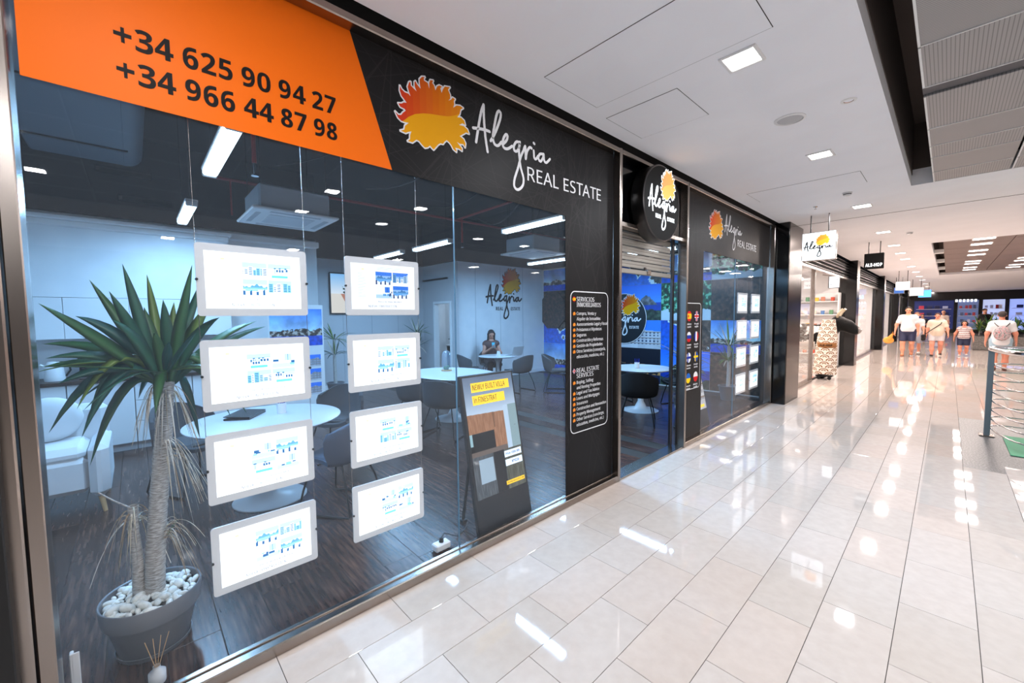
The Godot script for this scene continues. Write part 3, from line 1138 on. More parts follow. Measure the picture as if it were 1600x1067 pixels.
	mb.box(Vector3(-9.69, 0.05, -4.1), Vector3(0.02, 0.1, 3.3))
	struct("baseboard_back", mb.mesh(), M.white_gloss)
	# long tube lights
	var lamp_at := [[-3.67, -0.52, "long white tube light behind the orange window sticker"], [-6.0, -0.5, "short-looking tube light above the kitchen"],
		[-3.83, -3.95, "bright tube light below the script logo banner"], [-6.05, -3.77, "tube light above the table with the glass dome"],
		[-7.5, -3.7, "farthest small tube light behind the upper poster"], [-6.15, -6.8, "tube light beside the far ceiling cassette"], [-3.95, -7.25, "tube light seen through the right hand window"]]
	for l in lamp_at:
		tube_light(Vector3(l[0], 2.86, l[1]), l[2])
	var lit := thing("office_light", "flush light panel in the back office", "light", Vector3(-9.6, 2.59, -6.5))
	part(lit, "diffuser", bx(Vector3.ZERO, Vector3(0.5, 0.012, 0.3)), M.lamp_blue)
	down_light(lit, Vector3(0, -0.01, 0), Vector2(0.5, 0.3), 1.3, Color(0.72, 0.86, 1.0))
	# cassettes, ducts, pipes
	cassette(Vector3(-5.8, 2.9, -1.5), "white ceiling cassette air conditioner hanging above the kitchen corner")
	cassette(Vector3(-5.8, 2.9, -6.0), "white ceiling cassette air conditioner hanging near the mural")
	mb = MB.new()
	mb.box(Vector3(-4.6, 3.62, 0.35), Vector3(4.2, 0.3, 0.75), 0.02)
	mb.cyl(Vector3(-2.5, 3.62, -0.02), Vector3(-6.7, 3.62, -0.02), 0.15, 0.15, 16)
	var du := thing("air_duct", "slate blue air duct along the dark ceiling at the left", "duct")
	part(du, "duct_body", mb.mesh(), M.duct)
	mb = MB.new()
	for xx in [-3.3, -4.7, -6.1]:
		mb.box(Vector3(xx, 3.62, 0.35), Vector3(0.03, 0.33, 0.78))
	part(du, "flange", mb.mesh(), M.steel_dark)
	for i in 2:
		var sl := thing("slot_vent", ["black slot vent in the bulkhead, upper of two", "black slot vent in the bulkhead, lower of two"][i], "vent", Vector3(-7.58, 3.62 if i == 0 else 3.28, 0.0 - 0.2 * i), 0.0, "slot vents in the bulkhead")
		part(sl, "slot", bx(Vector3.ZERO, Vector3(0.03, 0.09, 0.55), 0.004), M.black_gloss)
		part(sl, "end_cap", bx(Vector3(0.012, 0, 0.25), Vector3(0.02, 0.05, 0.03)), M.steel)
	mb = MB.new()
	mb.tube([Vector3(-3.0, 3.55, -4.6), Vector3(-6.5, 3.5, -4.6)], 0.022, 8)
	var pp := thing("sprinkler_pipe", "red sprinkler pipe crossing the dark ceiling by the round lights", "pipe", Vector3.ZERO, 0.0, "red sprinkler pipes")
	part(pp, "pipe_run", mb.mesh(), M.red_pipe)
	for q in [Vector3(-3.55, 3.52, -4.6), Vector3(-6.3, 3.5, -4.6)]:
		part(pp, "dropper", MB.new().tube([q, q + Vector3(0, -0.45, 0)], 0.018, 8).mesh(), M.red_pipe)
		part(pp, "sprinkler_head", MB.new().cyl(q + Vector3(0, -0.45, 0), q + Vector3(0, -0.53, 0), 0.014, 0.01, 8).cyl(q + Vector3(0, -0.53, 0), q + Vector3(0, -0.54, 0), 0.028, 0.028, 12).mesh(), M.chrome)
	pp = thing("sprinkler_pipe", "red sprinkler pipe beside the left tube lights", "pipe", Vector3.ZERO, 0.0, "red sprinkler pipes")
	part(pp, "pipe_run", MB.new().tube([Vector3(-6.4, 3.45, -0.75), Vector3(-6.4, 3.5, -8.5)], 0.022, 8).mesh(), M.red_pipe)
	part(pp, "dropper", MB.new().tube([Vector3(-4.15, 3.5, -0.83), Vector3(-4.15, 3.0, -0.83)], 0.018, 8).tube([Vector3(-6.4, 3.45, -0.75), Vector3(-4.15, 3.5, -0.83)], 0.018, 8).mesh(), M.red_pipe)
	part(pp, "sprinkler_head", MB.new().cyl(Vector3(-4.15, 3.0, -0.83), Vector3(-4.15, 2.9, -0.83), 0.014, 0.01, 8).cyl(Vector3(-4.15, 2.9, -0.83), Vector3(-4.15, 2.89, -0.83), 0.03, 0.03, 12).mesh(), M.chrome)
	part(pp, "sprinkler_head", MB.new().cyl(Vector3(-6.4, 3.45, -1.0), Vector3(-6.4, 3.0, -1.0), 0.012, 0.01, 8).mesh(), M.red_pipe)
	for i in 5:
		var a := Vector3(-3.2 - 0.5 * i, 3.6 + 0.05 * (i % 3), -2.0 - 0.9 * i)
		var b := Vector3(-6.2 - 0.2 * i, 3.7, -1.5 - 1.3 * i)
		var path := []
		for s in 9:
			var f := s / 8.0
			path.append(a.lerp(b, f) + Vector3(0, -0.28 * sin(PI * f) * (0.5 + 0.15 * i), 0))
		var cb := thing("ceiling_cable", "sagging dark cable under the open ceiling, %s from the left" % ORDINAL[i], "cable", Vector3.ZERO, 0.0, "cables under the dark ceiling")
		part(cb, "cable", MB.new().tube(path, 0.008, 6).mesh(), M.leg_black if i % 2 == 0 else M.steel_dark)


func tube_light(at: Vector3, label: String) -> void:
	var t := thing("tube_light", label, "light", at, 0.0, "tube lights in the agency")
	part(t, "housing", bx(Vector3(0, 0.035, 0), Vector3(1.14, 0.03, 0.11), 0.006), M.white_paint)
	part(t, "diffuser", bx(Vector3(0, 0.0, 0), Vector3(1.1, 0.045, 0.1), 0.015), M.lamp_blue)
	for s in [-0.45, 0.45]:
		part(t, "suspension_wire", MB.new().tube([Vector3(s, 0.05, 0), Vector3(s, 1.24, 0)], 0.003, 5).mesh(), M.steel)
	for s in [-1.0, 1.0]:
		part(t, "end_cap", bx(Vector3(s * 0.565, 0.005, 0), Vector3(0.03, 0.06, 0.1), 0.008), M.frosted)
	down_light(t, Vector3(0, -0.03, 0), Vector2(1.1, 0.1), LED_ENERGY, Color(0.58, 0.80, 1.0))


func cassette(at: Vector3, label: String) -> void:
	var t := thing("air_conditioner", label, "air conditioner", at, 0.0, "ceiling cassettes")
	part(t, "body", bx(Vector3(0, 0.17, 0), Vector3(0.78, 0.28, 0.78), 0.02), M.casing)
	part(t, "fascia", bx(Vector3(0, 0.012, 0), Vector3(0.95, 0.035, 0.95), 0.012), M.white_gloss)
	for k in 4:
		var r := Basis(Vector3.UP, k * PI / 2)
		part(t, "air_outlet", bx(Vector3.ZERO, Vector3(0.56, 0.006, 0.06), 0.002), M.grey_wall, Transform3D(r, r * Vector3(0, -0.006, 0.38)))
	part(t, "intake_grille", bx(Vector3(0, -0.007, 0), Vector3(0.5, 0.006, 0.5), 0.002), M.frosted)
	for sx in [-1.0, 1.0]:
		for sz in [-1.0, 1.0]:
			part(t, "hanger_rod", MB.new().tube([Vector3(sx * 0.36, 0.3, sz * 0.36), Vector3(sx * 0.36, 1.2, sz * 0.36)], 0.005, 5).mesh(), M.steel)


# ================================================================ shopfront: frames, panes, banners, shutter
func build_shopfront() -> void:
	# dark pillar left of the window
	var t := thing("entrance_pillar", "glossy black pillar at the left edge beside the window", "pillar", Vector3(-2.2, 0, 0.8))
	part(t, "cladding", bx(Vector3(-0.1, 1.65, 0.2), Vector3(0.4, 3.3, 1.3), 0.004), M.black)
	t = thing("window_frame", "brushed steel frame of the large left shop window", "frame", Vector3(-2.25, 0, -1.58), 0.0, "steel window frames")
	part(t, "jamb", bx(Vector3(0.02, 1.62, 1.87), Vector3(0.12, 3.24, 0.045), 0.004), M.steel)
	part(t, "jamb", bx(Vector3(0.035, 1.62, 1.922), Vector3(0.12, 3.24, 0.05), 0.006), M.steel)
	part(t, "sill", bx(Vector3(0.028, 0.03, 0.0), Vector3(0.096, 0.06, 3.74), 0.006), M.steel)
	part(t, "sill_lip", bx(Vector3(0.012, 0.063, 0.0), Vector3(0.02, 0.01, 3.72), 0.003), M.steel)
	part(t, "head_rail", bx(Vector3(0.02, 3.212, 0.0), Vector3(0.12, 0.045, 3.74), 0.006), M.steel)
	part(t, "head_rail", bx(Vector3(-0.01, 3.262, 0.0), Vector3(0.1, 0.04, 3.74), 0.004), M.steel_dark)
	part(t, "jamb", bx(Vector3(0.02, 1.62, -1.885), Vector3(0.12, 3.24, 0.04), 0.006), M.steel)
	t = thing("window_frame", "brushed steel frame of the right hand shop window", "frame", Vector3(-2.25, 0, -6.78), 0.0, "steel window frames")
	part(t, "jamb", bx(Vector3(0.02, 1.62, 1.845), Vector3(0.12, 3.24, 0.04), 0.006), M.steel)
	part(t, "jamb", bx(Vector3(0.02, 1.62, -1.74), Vector3(0.12, 3.24, 0.05), 0.006), M.steel)
	part(t, "sill", bx(Vector3(0.028, 0.03, 0.05), Vector3(0.096, 0.06, 3.6), 0.006), M.steel)
	part(t, "head_rail", bx(Vector3(0.02, 3.212, 0.05), Vector3(0.12, 0.045, 3.6), 0.006), M.steel)
	part(t, "head_rail", bx(Vector3(-0.01, 3.262, 0.05), Vector3(0.1, 0.04, 3.6), 0.004), M.steel_dark)
	t = thing("door_frame", "steel portal round the shop entrance", "frame", Vector3(-2.25, 0, -4.2))
	part(t, "header", bx(Vector3(0.0, 2.55, 0), Vector3(0.1, 0.045, 1.42), 0.005), M.steel)
	part(t, "head_rail", bx(Vector3(0.02, 3.212, 0), Vector3(0.12, 0.045, 1.42), 0.006), M.steel)
	part(t, "transom_panel", bx(Vector3(-0.03, 2.88, 0), Vector3(0.02, 0.62, 1.4)), M.black_gloss)
	part(t, "threshold", bx(Vector3(-0.01, 0.008, 0), Vector3(0.16, 0.016, 1.42), 0.004), M.steel)
	part(t, "side_channel", bx(Vector3(-0.06, 1.27, -0.625), Vector3(0.035, 2.54, 0.04), 0.004), M.steel_dark)
	part(t, "side_glass", bx(Vector3(-0.06, 1.27, -0.69), Vector3(0.012, 2.54, 0.07)), M.glass)
	# recess above the frames
	struct("trim_head", span(Vector3(-2.34, 3.24, 1.4), Vector3(-2.2, 3.7, -9.2)), M.black_matt, "black strip between shopfront and ceiling")
	# panes
	pane("window_1", 0.27, -1.578, "left pane of the big shop window")
	pane("window_2", -1.582, -3.44, "right pane of the big shop window")
	pane("window_3", -4.95, -6.79, "near pane of the right hand shop window")
	pane("window_4", -6.794, -8.5, "far pane of the right hand shop window")
	struct("trim_pane_joint", MB.new().box(Vector3(-2.256, 1.29, -1.58), Vector3(0.013, 2.45, 0.004)).box(Vector3(-2.256, 1.29, -6.792), Vector3(0.013, 2.45, 0.004)).mesh(), M.glass_edge, "pale glass edges where two panes meet")
	# orange sticker with the two telephone numbers (its square code is left out)
	t = thing("orange_window_sticker", "orange vinyl sticker with two telephone numbers on the window", "sticker")
	var mb := MB.new()
	mb.slab(PackedVector2Array([Vector2(-0.25, 2.514), Vector2(1.145, 2.514), Vector2(0.905, 3.24), Vector2(-0.25, 3.24)]), 0.002)
	part(t, "sticker_sheet", mb.mesh(), M.orange, front(0, 0, -2.247))
	words(t, "+34 625 90 94 27", front(0.004, 2.765, -2.2445), 0.086, 0.838, M.ink, true)
	words(t, "+34 966 44 87 98", front(0.002, 2.632, -2.2445), 0.086, 0.838, M.ink, true)
	# black banner over the window and down its right side
	t = thing("black_window_banner", "black vinyl banner with sun logo and white script over the left window", "banner", Vector3.ZERO, 0.0, "black vinyl banners")
	mb = MB.new()
	mb.with_uv = true
	banner_sheet(mb, [[1.145, 2.51], [2.72, 2.50], [2.72, 3.22], [0.905, 3.22]], 0.9, 3.45, 2.5, 3.22)
	part(t, "banner_sheet", mb.mesh(), M.vinyl, front(0, 0, -2.246))
	mb = MB.new()
	mb.with_uv = true
	banner_sheet(mb, [[2.72, 0.06], [3.44, 0.06], [3.44, 3.22], [2.72, 3.22]], 2.72, 3.44, 0.06, 3.22)
	part(t, "side_sheet", mb.mesh(), M.vinyl_tall, front(0, 0, -2.246))
	sun_logo(t, front(-1.431, 2.921, -2.2445), 0.268, 1.0, M.letter_white, M.sun)
	script_logo(t, front(-1.746, 2.845, -2.2435), 0.778, 0.026, M.letter_white)
	words(t, "REAL ESTATE", Transform3D(front(-2.264, 2.744, -2.2445).basis.rotated(Vector3(1, 0, 0), 0.02), front(-2.264, 2.744, -2.2445).origin), 0.098, 0.968, M.letter_white)
	t = thing("black_window_banner", "black vinyl banner with a smaller looking logo over the right hand window", "banner", Vector3.ZERO, 0.0, "black vinyl banners")
	mb = MB.new()
	mb.with_uv = true
	banner_sheet(mb, [[5.58, 2.495], [8.46, 2.495], [8.46, 3.22], [5.58, 3.22]], 5.58, 8.46, 2.495, 3.22)
	part(t, "banner_sheet", mb.mesh(), M.vinyl, front(0, 0, -2.246))
	mb = MB.new()
	mb.with_uv = true
	banner_sheet(mb, [[4.96, 0.06], [5.58, 0.06], [5.58, 3.22], [4.96, 3.22]], 4.96, 5.58, 0.06, 3.22)
	part(t, "side_sheet", mb.mesh(), M.vinyl_tall, front(0, 0, -2.246))
	sun_logo(t, front(-5.975, 2.90, -2.2445), 0.255, 0.98, M.letter_white, M.sun)
	script_logo(t, front(-6.28, 2.845, -2.2435), 0.72, 0.026, M.letter_white)
	words(t, "REAL ESTATE", front(-6.83, 2.74, -2.2445), 0.096, 0.88, M.letter_white)
	services_panel()
	language_panel()
	round_sign()
	shutter()
	hanging_sign()


func banner_sheet(mb: MB, corners: Array, u0: float, u1: float, v0: float, v1: float) -> void:
	var p := []
	var q := []
	for c in corners:
		p.append(Vector3(c[0], c[1], 0))
		q.append(Vector2((c[0] - u0) / (u1 - u0), 1.0 - (c[1] - v0) / (v1 - v0)))
	var nn := Vector3(0, 0, 1)
	mb.tri(p[0], p[1], p[2], nn, nn, nn, q[0], q[1], q[2])
	mb.tri(p[0], p[2], p[3], nn, nn, nn, q[0], q[2], q[3])
	for e in 4:
		var a: Vector3 = p[e]
		var b: Vector3 = p[(e + 1) % 4]
		var back := Vector3(0, 0, -0.002)
		var d := (b - a).normalized()
		mb.quad(a, b, b + back, a + back, Vector3(d.y, -d.x, 0))
	mb.tri(p[0] + Vector3(0, 0, -0.002), p[1] + Vector3(0, 0, -0.002), p[2] + Vector3(0, 0, -0.002), -nn, -nn, -nn, q[0], q[1], q[2])
	mb.tri(p[0] + Vector3(0, 0, -0.002), p[2] + Vector3(0, 0, -0.002), p[3] + Vector3(0, 0, -0.002), -nn, -nn, -nn, q[0], q[2], q[3])


func pane(called: String, z0: float, z1: float, label: String) -> void:
	struct(called, span(Vector3(-2.262, 0.05, z0), Vector3(-2.25, 3.2, z1)), M.glass, label)


func rounded(w: float, h: float, r: float) -> PackedVector2Array:
	var p := PackedVector2Array()
	for c in [[1, 1, 0.0], [-1, 1, PI / 2], [-1, -1, PI], [1, -1, PI * 1.5]]:
		for k in 6:
			p.append(Vector2(c[0] * (w / 2 - r), c[1] * (h / 2 - r)) + Vector2.from_angle(c[2] + PI / 2 * k / 5.0) * r)
	return p


func outline_ring(w: float, h: float, r: float, line: float) -> ArrayMesh:
	var mb := MB.new()
	var a := rounded(w, h, r)
	var b := rounded(w - 2 * line, h - 2 * line, r - line)
	for i in a.size():
		var j := (i + 1) % a.size()
		mb.quad(Vector3(a[i].x, a[i].y, 0), Vector3(a[j].x, a[j].y, 0), Vector3(b[j].x, b[j].y, 0), Vector3(b[i].x, b[i].y, 0), Vector3(0, 0, 1))
	return mb.mesh()


func disc_outline(r: float, seg := 20) -> PackedVector2Array:
	var p := PackedVector2Array()
	for k in seg:
		p.append(Vector2.from_angle(TAU * k / seg) * r)
	return p


# a round flag sticker: colour bands clipped to a disc
func flag(parent: Node3D, t: Transform3D, r: float, bands: Array) -> void:
	var mb := MB.new()
	mb.with_color = true
	for i in bands.size():
		var b: Array = bands[i]
		mb.col = (b[4] as Color).srgb_to_linear()
		var q := PackedVector2Array([Vector2(b[0], b[1]) * r, Vector2(b[2], b[1]) * r, Vector2(b[2], b[3]) * r, Vector2(b[0], b[3]) * r])
		mb.x = Transform3D(Basis.IDENTITY, Vector3(0, 0, 0.0002 * i))
		for p in Geometry2D.intersect_polygons(disc_outline(r), q):
			mb.slab(p)
	part(parent, "flag", mb.mesh(), M.sun, t)


const WHITE := Color(0.9, 0.9, 0.9)
const RED := Color(0.8, 0.1, 0.12)
const BLUE := Color(0.1, 0.2, 0.6)


func flag_bands(kind: String) -> Array:
	var all := [-1.1, -1.1, 1.1, 1.1]
	match kind:
		"es": return [all + [RED], [-1.1, -0.5, 1.1, 0.5, Color(0.97, 0.75, 0.1)], [-0.6, -0.25, -0.1, 0.25, RED]]
		"uk": return [all + [Color(0.15, 0.15, 0.45)], [-1.1, -0.35, 1.1, 0.35, WHITE], [-0.35, -1.1, 0.35, 1.1, WHITE], [-1.1, -0.18, 1.1, 0.18, RED], [-0.18, -1.1, 0.18, 1.1, RED]]
		"ru": return [all + [WHITE], [-1.1, -0.35, 1.1, 0.35, BLUE], [-1.1, -1.1, 1.1, -0.35, RED]]
		"fr": return [all + [WHITE], [-1.1, -1.1, -0.35, 1.1, BLUE], [0.35, -1.1, 1.1, 1.1, RED]]
		"fi": return [all + [WHITE], [-0.55, -1.1, -0.1, 1.1, BLUE], [-1.1, -0.22, 1.1, 0.22, BLUE]]
		"se": return [all + [Color(0.1, 0.3, 0.6)], [-0.5, -1.1, -0.1, 1.1, Color(0.97, 0.8, 0.1)], [-1.1, -0.2, 1.1, 0.2, Color(0.97, 0.8, 0.1)]]
		"ua": return [all + [Color(0.15, 0.4, 0.75)], [-1.1, -1.1, 1.1, 0.0, Color(0.97, 0.8, 0.1)]]
	return [all + [WHITE], [-1.1, -1.1, 1.1, 0.0, RED]]


func services_panel() -> void:
	var t := thing("services_sign", "white outlined list of agency services in Spanish and English on the black strip", "sign", Vector3(-2.243, 1.235, -3.07))
	var f := front(0, 0, 0.0)
	part(t, "outline", outline_ring(0.575, 1.275, 0.06, 0.009), M.letter_white, f)
	# rows are read off the photograph: the Spanish block above, the English one below
	var lines := []
	var y := 0.565
	for l in [["SERVICIOS", 0.042, 0.26, 1], ["INMOBILIARIOS", 0.042, 0.365, 0], ["Compra, Venta y", 0.03, 0.29, 2], ["Alquiler de Inmuebles", 0.03, 0.36, 0], ["Asesoramiento Legal y Fiscal", 0.03, 0.47, 2], ["Préstamos e Hipotecas", 0.03, 0.38, 2], ["Seguros", 0.03, 0.14, 2], ["Construcción y Reformas", 0.03, 0.405, 2], ["Gestión de Propiedades", 0.03, 0.395, 2], ["Otros Servicios (conserjería,", 0.03, 0.445, 2], ["educación, medicina, etc.)", 0.03, 0.42, 0],
		["REAL ESTATE", 0.042, 0.34, 3], ["SERVICES", 0.042, 0.25, 0], ["Buying, Selling", 0.03, 0.25, 2], ["and Renting Properties", 0.03, 0.365, 0], ["Legal and Tax Advice", 0.03, 0.345, 2], ["Loans and Mortgages", 0.03, 0.35, 2], ["Insurance", 0.03, 0.165, 2], ["Construction and Renovation", 0.03, 0.46, 2], ["Property Management", 0.03, 0.365, 2], ["Other Services (concierge,", 0.03, 0.425, 2], ["education, medicine, etc.)", 0.03, 0.42, 0]]:
		lines.append([l[0], y, l[1] * 0.9, l[2], l[3]])
		if l[0] == "INMOBILIARIOS":
			y -= 0.078
		elif l[0].begins_with("educación"):
			y -= 0.125
		elif l[0] == "SERVICES":
			y -= 0.058
		else:
			y -= 0.0482
	for l in lines:
		var at := front(0.2, l[1], 0.0005)
		words(t, l[0], at, l[2], l[3], M.letter_white, false)
		var b := front(0.235, l[1], 0.001)
		if l[4] == 1:
			flag(t, b, 0.022, flag_bands("es"))
		elif l[4] == 3:
			flag(t, b, 0.022, flag_bands("uk"))
		elif l[4] == 2:
			sun_logo(t, b, 0.019, 1.0, M.sun_dot, M.sun_dot)


func language_panel() -> void:
	var t := thing("languages_sign", "white outlined panel of eight round flags beside the entrance", "sign", Vector3(-2.243, 1.245, -5.272))
	var f := front(0, 0, 0.0)
	part(t, "outline", outline_ring(0.5, 1.12, 0.05, 0.009), M.letter_white, f)
	var kinds := ["es", "uk", "ru", "fr", "fi", "se", "ua", "pl"]
	var texts := [["Hablamos", "español"], ["We speak", "english"], ["Мы говорим", "по-русски"], ["On parle", "français"], ["Puhumme", "suomea"], ["Vi talar", "svenska"], ["Говоримо", "українською"], ["Mówimy", "po polsku"]]
	for i in 8:
		var zz := 0.105 if i % 2 == 0 else -0.115
		var yy := 0.39 - 0.265 * (i / 2)
		flag(t, front(zz, yy, 0.001), 0.066, flag_bands(kinds[i]))
		words(t, texts[i][0], front(zz, yy - 0.10, 0.0005), 0.022, 0.13, M.letter_white, false, 1)
		words(t, texts[i][1], front(zz, yy - 0.135, 0.0005), 0.022, 0.11, M.letter_white, false, 1)


func stacked_logo(t: Node3D, f: Transform3D, w: float, ink: Material, edge: Material, skin: Material, lettering: Material, weight := 0.032) -> void:
	# sun above the right half of the script, REAL | ESTATE split by the long tail
	sun_logo(t, f * Transform3D(Basis.IDENTITY, Vector3(0.19 * w, 0.47 * w, 0)), 0.28 * w, 1.22, edge, skin, 0.035)
	script_logo(t, f * Transform3D(Basis.IDENTITY, Vector3(-0.5 * w, 0, 0.003)), w, weight, ink, 1.05)
	words(t, "REAL", f * Transform3D(Basis.IDENTITY, Vector3(-0.24 * w, -0.12 * w, 0.001)), 0.07 * w, 0.2 * w, lettering, true)
	words(t, "ESTATE", f * Transform3D(Basis.IDENTITY, Vector3(0.18 * w, -0.12 * w, 0.001)), 0.07 * w, 0.27 * w, lettering, true)


func round_sign() -> void:
	var t := thing("round_blade_sign", "round black light box sign with glowing logo above the entrance", "sign", Vector3(-2.25, 2.815, -4.1))
	var turn := Basis(Vector3(0, 0, 1), -PI / 2)
	part(t, "backing", MB.new().lathe([Vector2(0, -0.06), Vector2(0.3, -0.06), Vector2(0.3, 0.06)], 40).mesh(), M.black_matt, Transform3D(turn, Vector3(0.0, 0, 0)))
	part(t, "drum", MB.new().lathe([Vector2(0.0, 0.03), Vector2(0.385, 0.03), Vector2(0.39, 0.035), Vector2(0.39, 0.165), Vector2(0.38, 0.172), Vector2(0.375, 0.168)], 56).mesh(), M.steel_dark, Transform3D(turn, Vector3.ZERO))
	part(t, "face", MB.new().cyl(Vector3(0.16, 0, 0), Vector3(0.168, 0, 0), 0.378, 0.378, 56).mesh(), M.sign_black)
	stacked_logo(t, front(0, -0.07, 0.1695), 0.60, M.sign_glow, M.sign_glow, M.sun_glow, M.sign_glow, 0.034)


func shutter() -> void:
	var t := thing("roller_shutter", "raised grey roller shutter above the entrance", "shutter", Vector3(-2.33, 0, -4.15))
	for i in 5:
		var y := 2.50 - 0.076 * i
		part(t, "slat", MB.new().box(Vector3(0, y, 0), Vector3(0.018, 0.07, 1.28), 0.006).box(Vector3(0.006, y + 0.012, 0), Vector3(0.016, 0.03, 1.28), 0.007).mesh(), M.shutter)
	part(t, "bottom_bar", MB.new().box(Vector3(0.005, 2.12, 0), Vector3(0.03, 0.05, 1.28), 0.006).mesh(), M.shutter)
	part(t, "lock", MB.new().cyl(Vector3(0.015, 2.165, -0.02), Vector3(0.03, 2.165, -0.02), 0.018, 0.016, 14).mesh(), M.steel_dark)
	part(t, "hasp", bx(Vector3(0.02, 2.13, -0.1), Vector3(0.03, 0.05, 0.07), 0.005), M.steel)


func hanging_sign() -> void:
	var t := thing("hanging_sign", "white light box sign with sun and script hanging on two rods", "sign", Vector3(-1.5, 2.76, -8.35))
	part(t, "case", bx(Vector3(0, 0, 0), Vector3(0.46, 0.46, 0.1), 0.006), M.steel)
	part(t, "face", bx(Vector3(0, 0, 0.048), Vector3(0.445, 0.445, 0.008), 0.002), M.panel_glow)
	for s in [-1.0, 1.0]:
		part(t, "rod", MB.new().tube([Vector3(s * 0.12, 0.23, 0), Vector3(s * 0.12, 0.52, 0)], 0.009, 8).mesh(), M.steel_dark)
	sun_logo(t, Transform3D(Basis.IDENTITY, Vector3(0.05, 0.1, 0.0535)), 0.105, 1.1, M.sun_glow2, M.sun_glow2, 0.02)
	script_logo(t, Transform3D(Basis.IDENTITY, Vector3(-0.2, -0.05, 0.0565)), 0.39, 0.036, M.ink)


# ================================================================ printed pictures
func photo(w: int, h: int, sd: int, kind: String) -> Image:
	var im := Image.create(w, h, false, Image.FORMAT_RGB8)
	var nz := FastNoiseLite.new()
	nz.seed = sd
	nz.frequency = 2.2 / w
	nz.fractal_octaves = 5
	var fine := FastNoiseLite.new()
	fine.seed = sd + 7
	fine.frequency = 9.0 / w
	fine.fractal_octaves = 4
	for y in h:
		for x in w:
			var u := float(x) / w
			var v := float(y) / h
			var a := nz.get_noise_2d(x, y)
			var b := fine.get_noise_2d(x, y)
			var c := Color(0.12, 0.4, 0.85)
			match kind:
				"sea":
					c = Color(0.05, 0.28, 0.72).lerp(Color(0.1, 0.42, 0.85), v) * (1.0 + b * 0.25)
					var e := u * 0.9 - v * 0.55 + a * 0.35
					if e > 0.28:
						c = Color(0.34, 0.27, 0.22) * (0.9 + b * 0.9)
					elif e > 0.23:
						c = Color(0.85, 0.93, 0.97)
				"island":
					c = Color(0.1, 0.42, 0.92).lerp(Color(0.45, 0.75, 0.98), v)
					if v > 0.5:
						c = Color(0.05, 0.22, 0.62) * (1.0 + b * 0.2)
					var peak := 0.26 - absf(u - 0.72) * 1.5 + b * 0.06
					if v > 0.52 - peak and v < 0.56:
						c = Color(0.42, 0.42, 0.44) * (0.9 + b * 0.6)
					if v > 0.72 + a * 0.15:
						c = Color(0.2, 0.26, 0.2) * (0.9 + b)
				"village":
					c = Color(0.2, 0.5, 0.92)
					var hgt := 0.25 + 0.3 * absf(fine.get_noise_2d(floor(u * 7) * 31, 3))
					if v > hgt:
						c = Color(0.82, 0.83, 0.86) * (0.92 + 0.1 * fine.get_noise_2d(floor(u * 7) * 17, floor(v * 5) * 13))
						if fposmod(u * 14, 1.0) < 0.4 and fposmod(v * 10, 1.0) < 0.5 and v < 0.9:
							c = Color(0.2, 0.25, 0.35)
						if fposmod(v * 5, 1.0) < 0.1:
							c = Color(0.5, 0.42, 0.38)
				"green":
					c = Color(0.12, 0.4, 0.22) * (0.8 + b * 1.4)
					if b > 0.22:
						c = Color(0.45, 0.75, 0.6)
					if v > 0.75 + a * 0.2:
						c = Color(0.75, 0.82, 0.86)
				"night":
					c = Color(0.03, 0.05, 0.12)
					if v > 0.45 and v < 0.75 and b > 0.12:
						c = Color(0.75, 0.55, 0.3)
					elif v >= 0.75:
						c = Color(0.04, 0.1, 0.24)
				"harbour":
					c = Color(0.3, 0.55, 0.9).lerp(Color(0.75, 0.87, 0.97), v * 1.6) * (1.0 + a * 0.3)
					if v > 0.55 + a * 0.12:
						c = Color(0.36, 0.3, 0.26) * (0.9 + b)
						if b > 0.1:
							c = Color(0.75, 0.72, 0.68)
					if v > 0.72:
						c = Color(0.05, 0.3, 0.75) * (1.0 + b * 0.3)
				"brown":
					c = Color(0.3, 0.22, 0.17) * (0.8 + b * 0.9 + a * 0.4)
				"garden":
					c = Color(0.5, 0.75, 0.98).lerp(Color(0.92, 0.96, 1.0), v * 1.8)
					if v > 0.28 and v < 0.52 and Vector2((u - 0.45) * 1.6, v - 0.4).length() + b * 0.2 < 0.16:
						c = Color(0.06, 0.16, 0.1)
					if v > 0.5:
						c = Color(0.88, 0.88, 0.86)
						if u - 0.25 > (v - 0.5) * 0.55:
							c = Color(0.72, 0.5, 0.42)
						if u - 0.38 > (v - 0.5) * 0.6:
							c = Color(0.25, 0.6, 0.12) * (1.0 + b * 0.3)
			im.set_pixel(x, y, c.clamp())
	return im


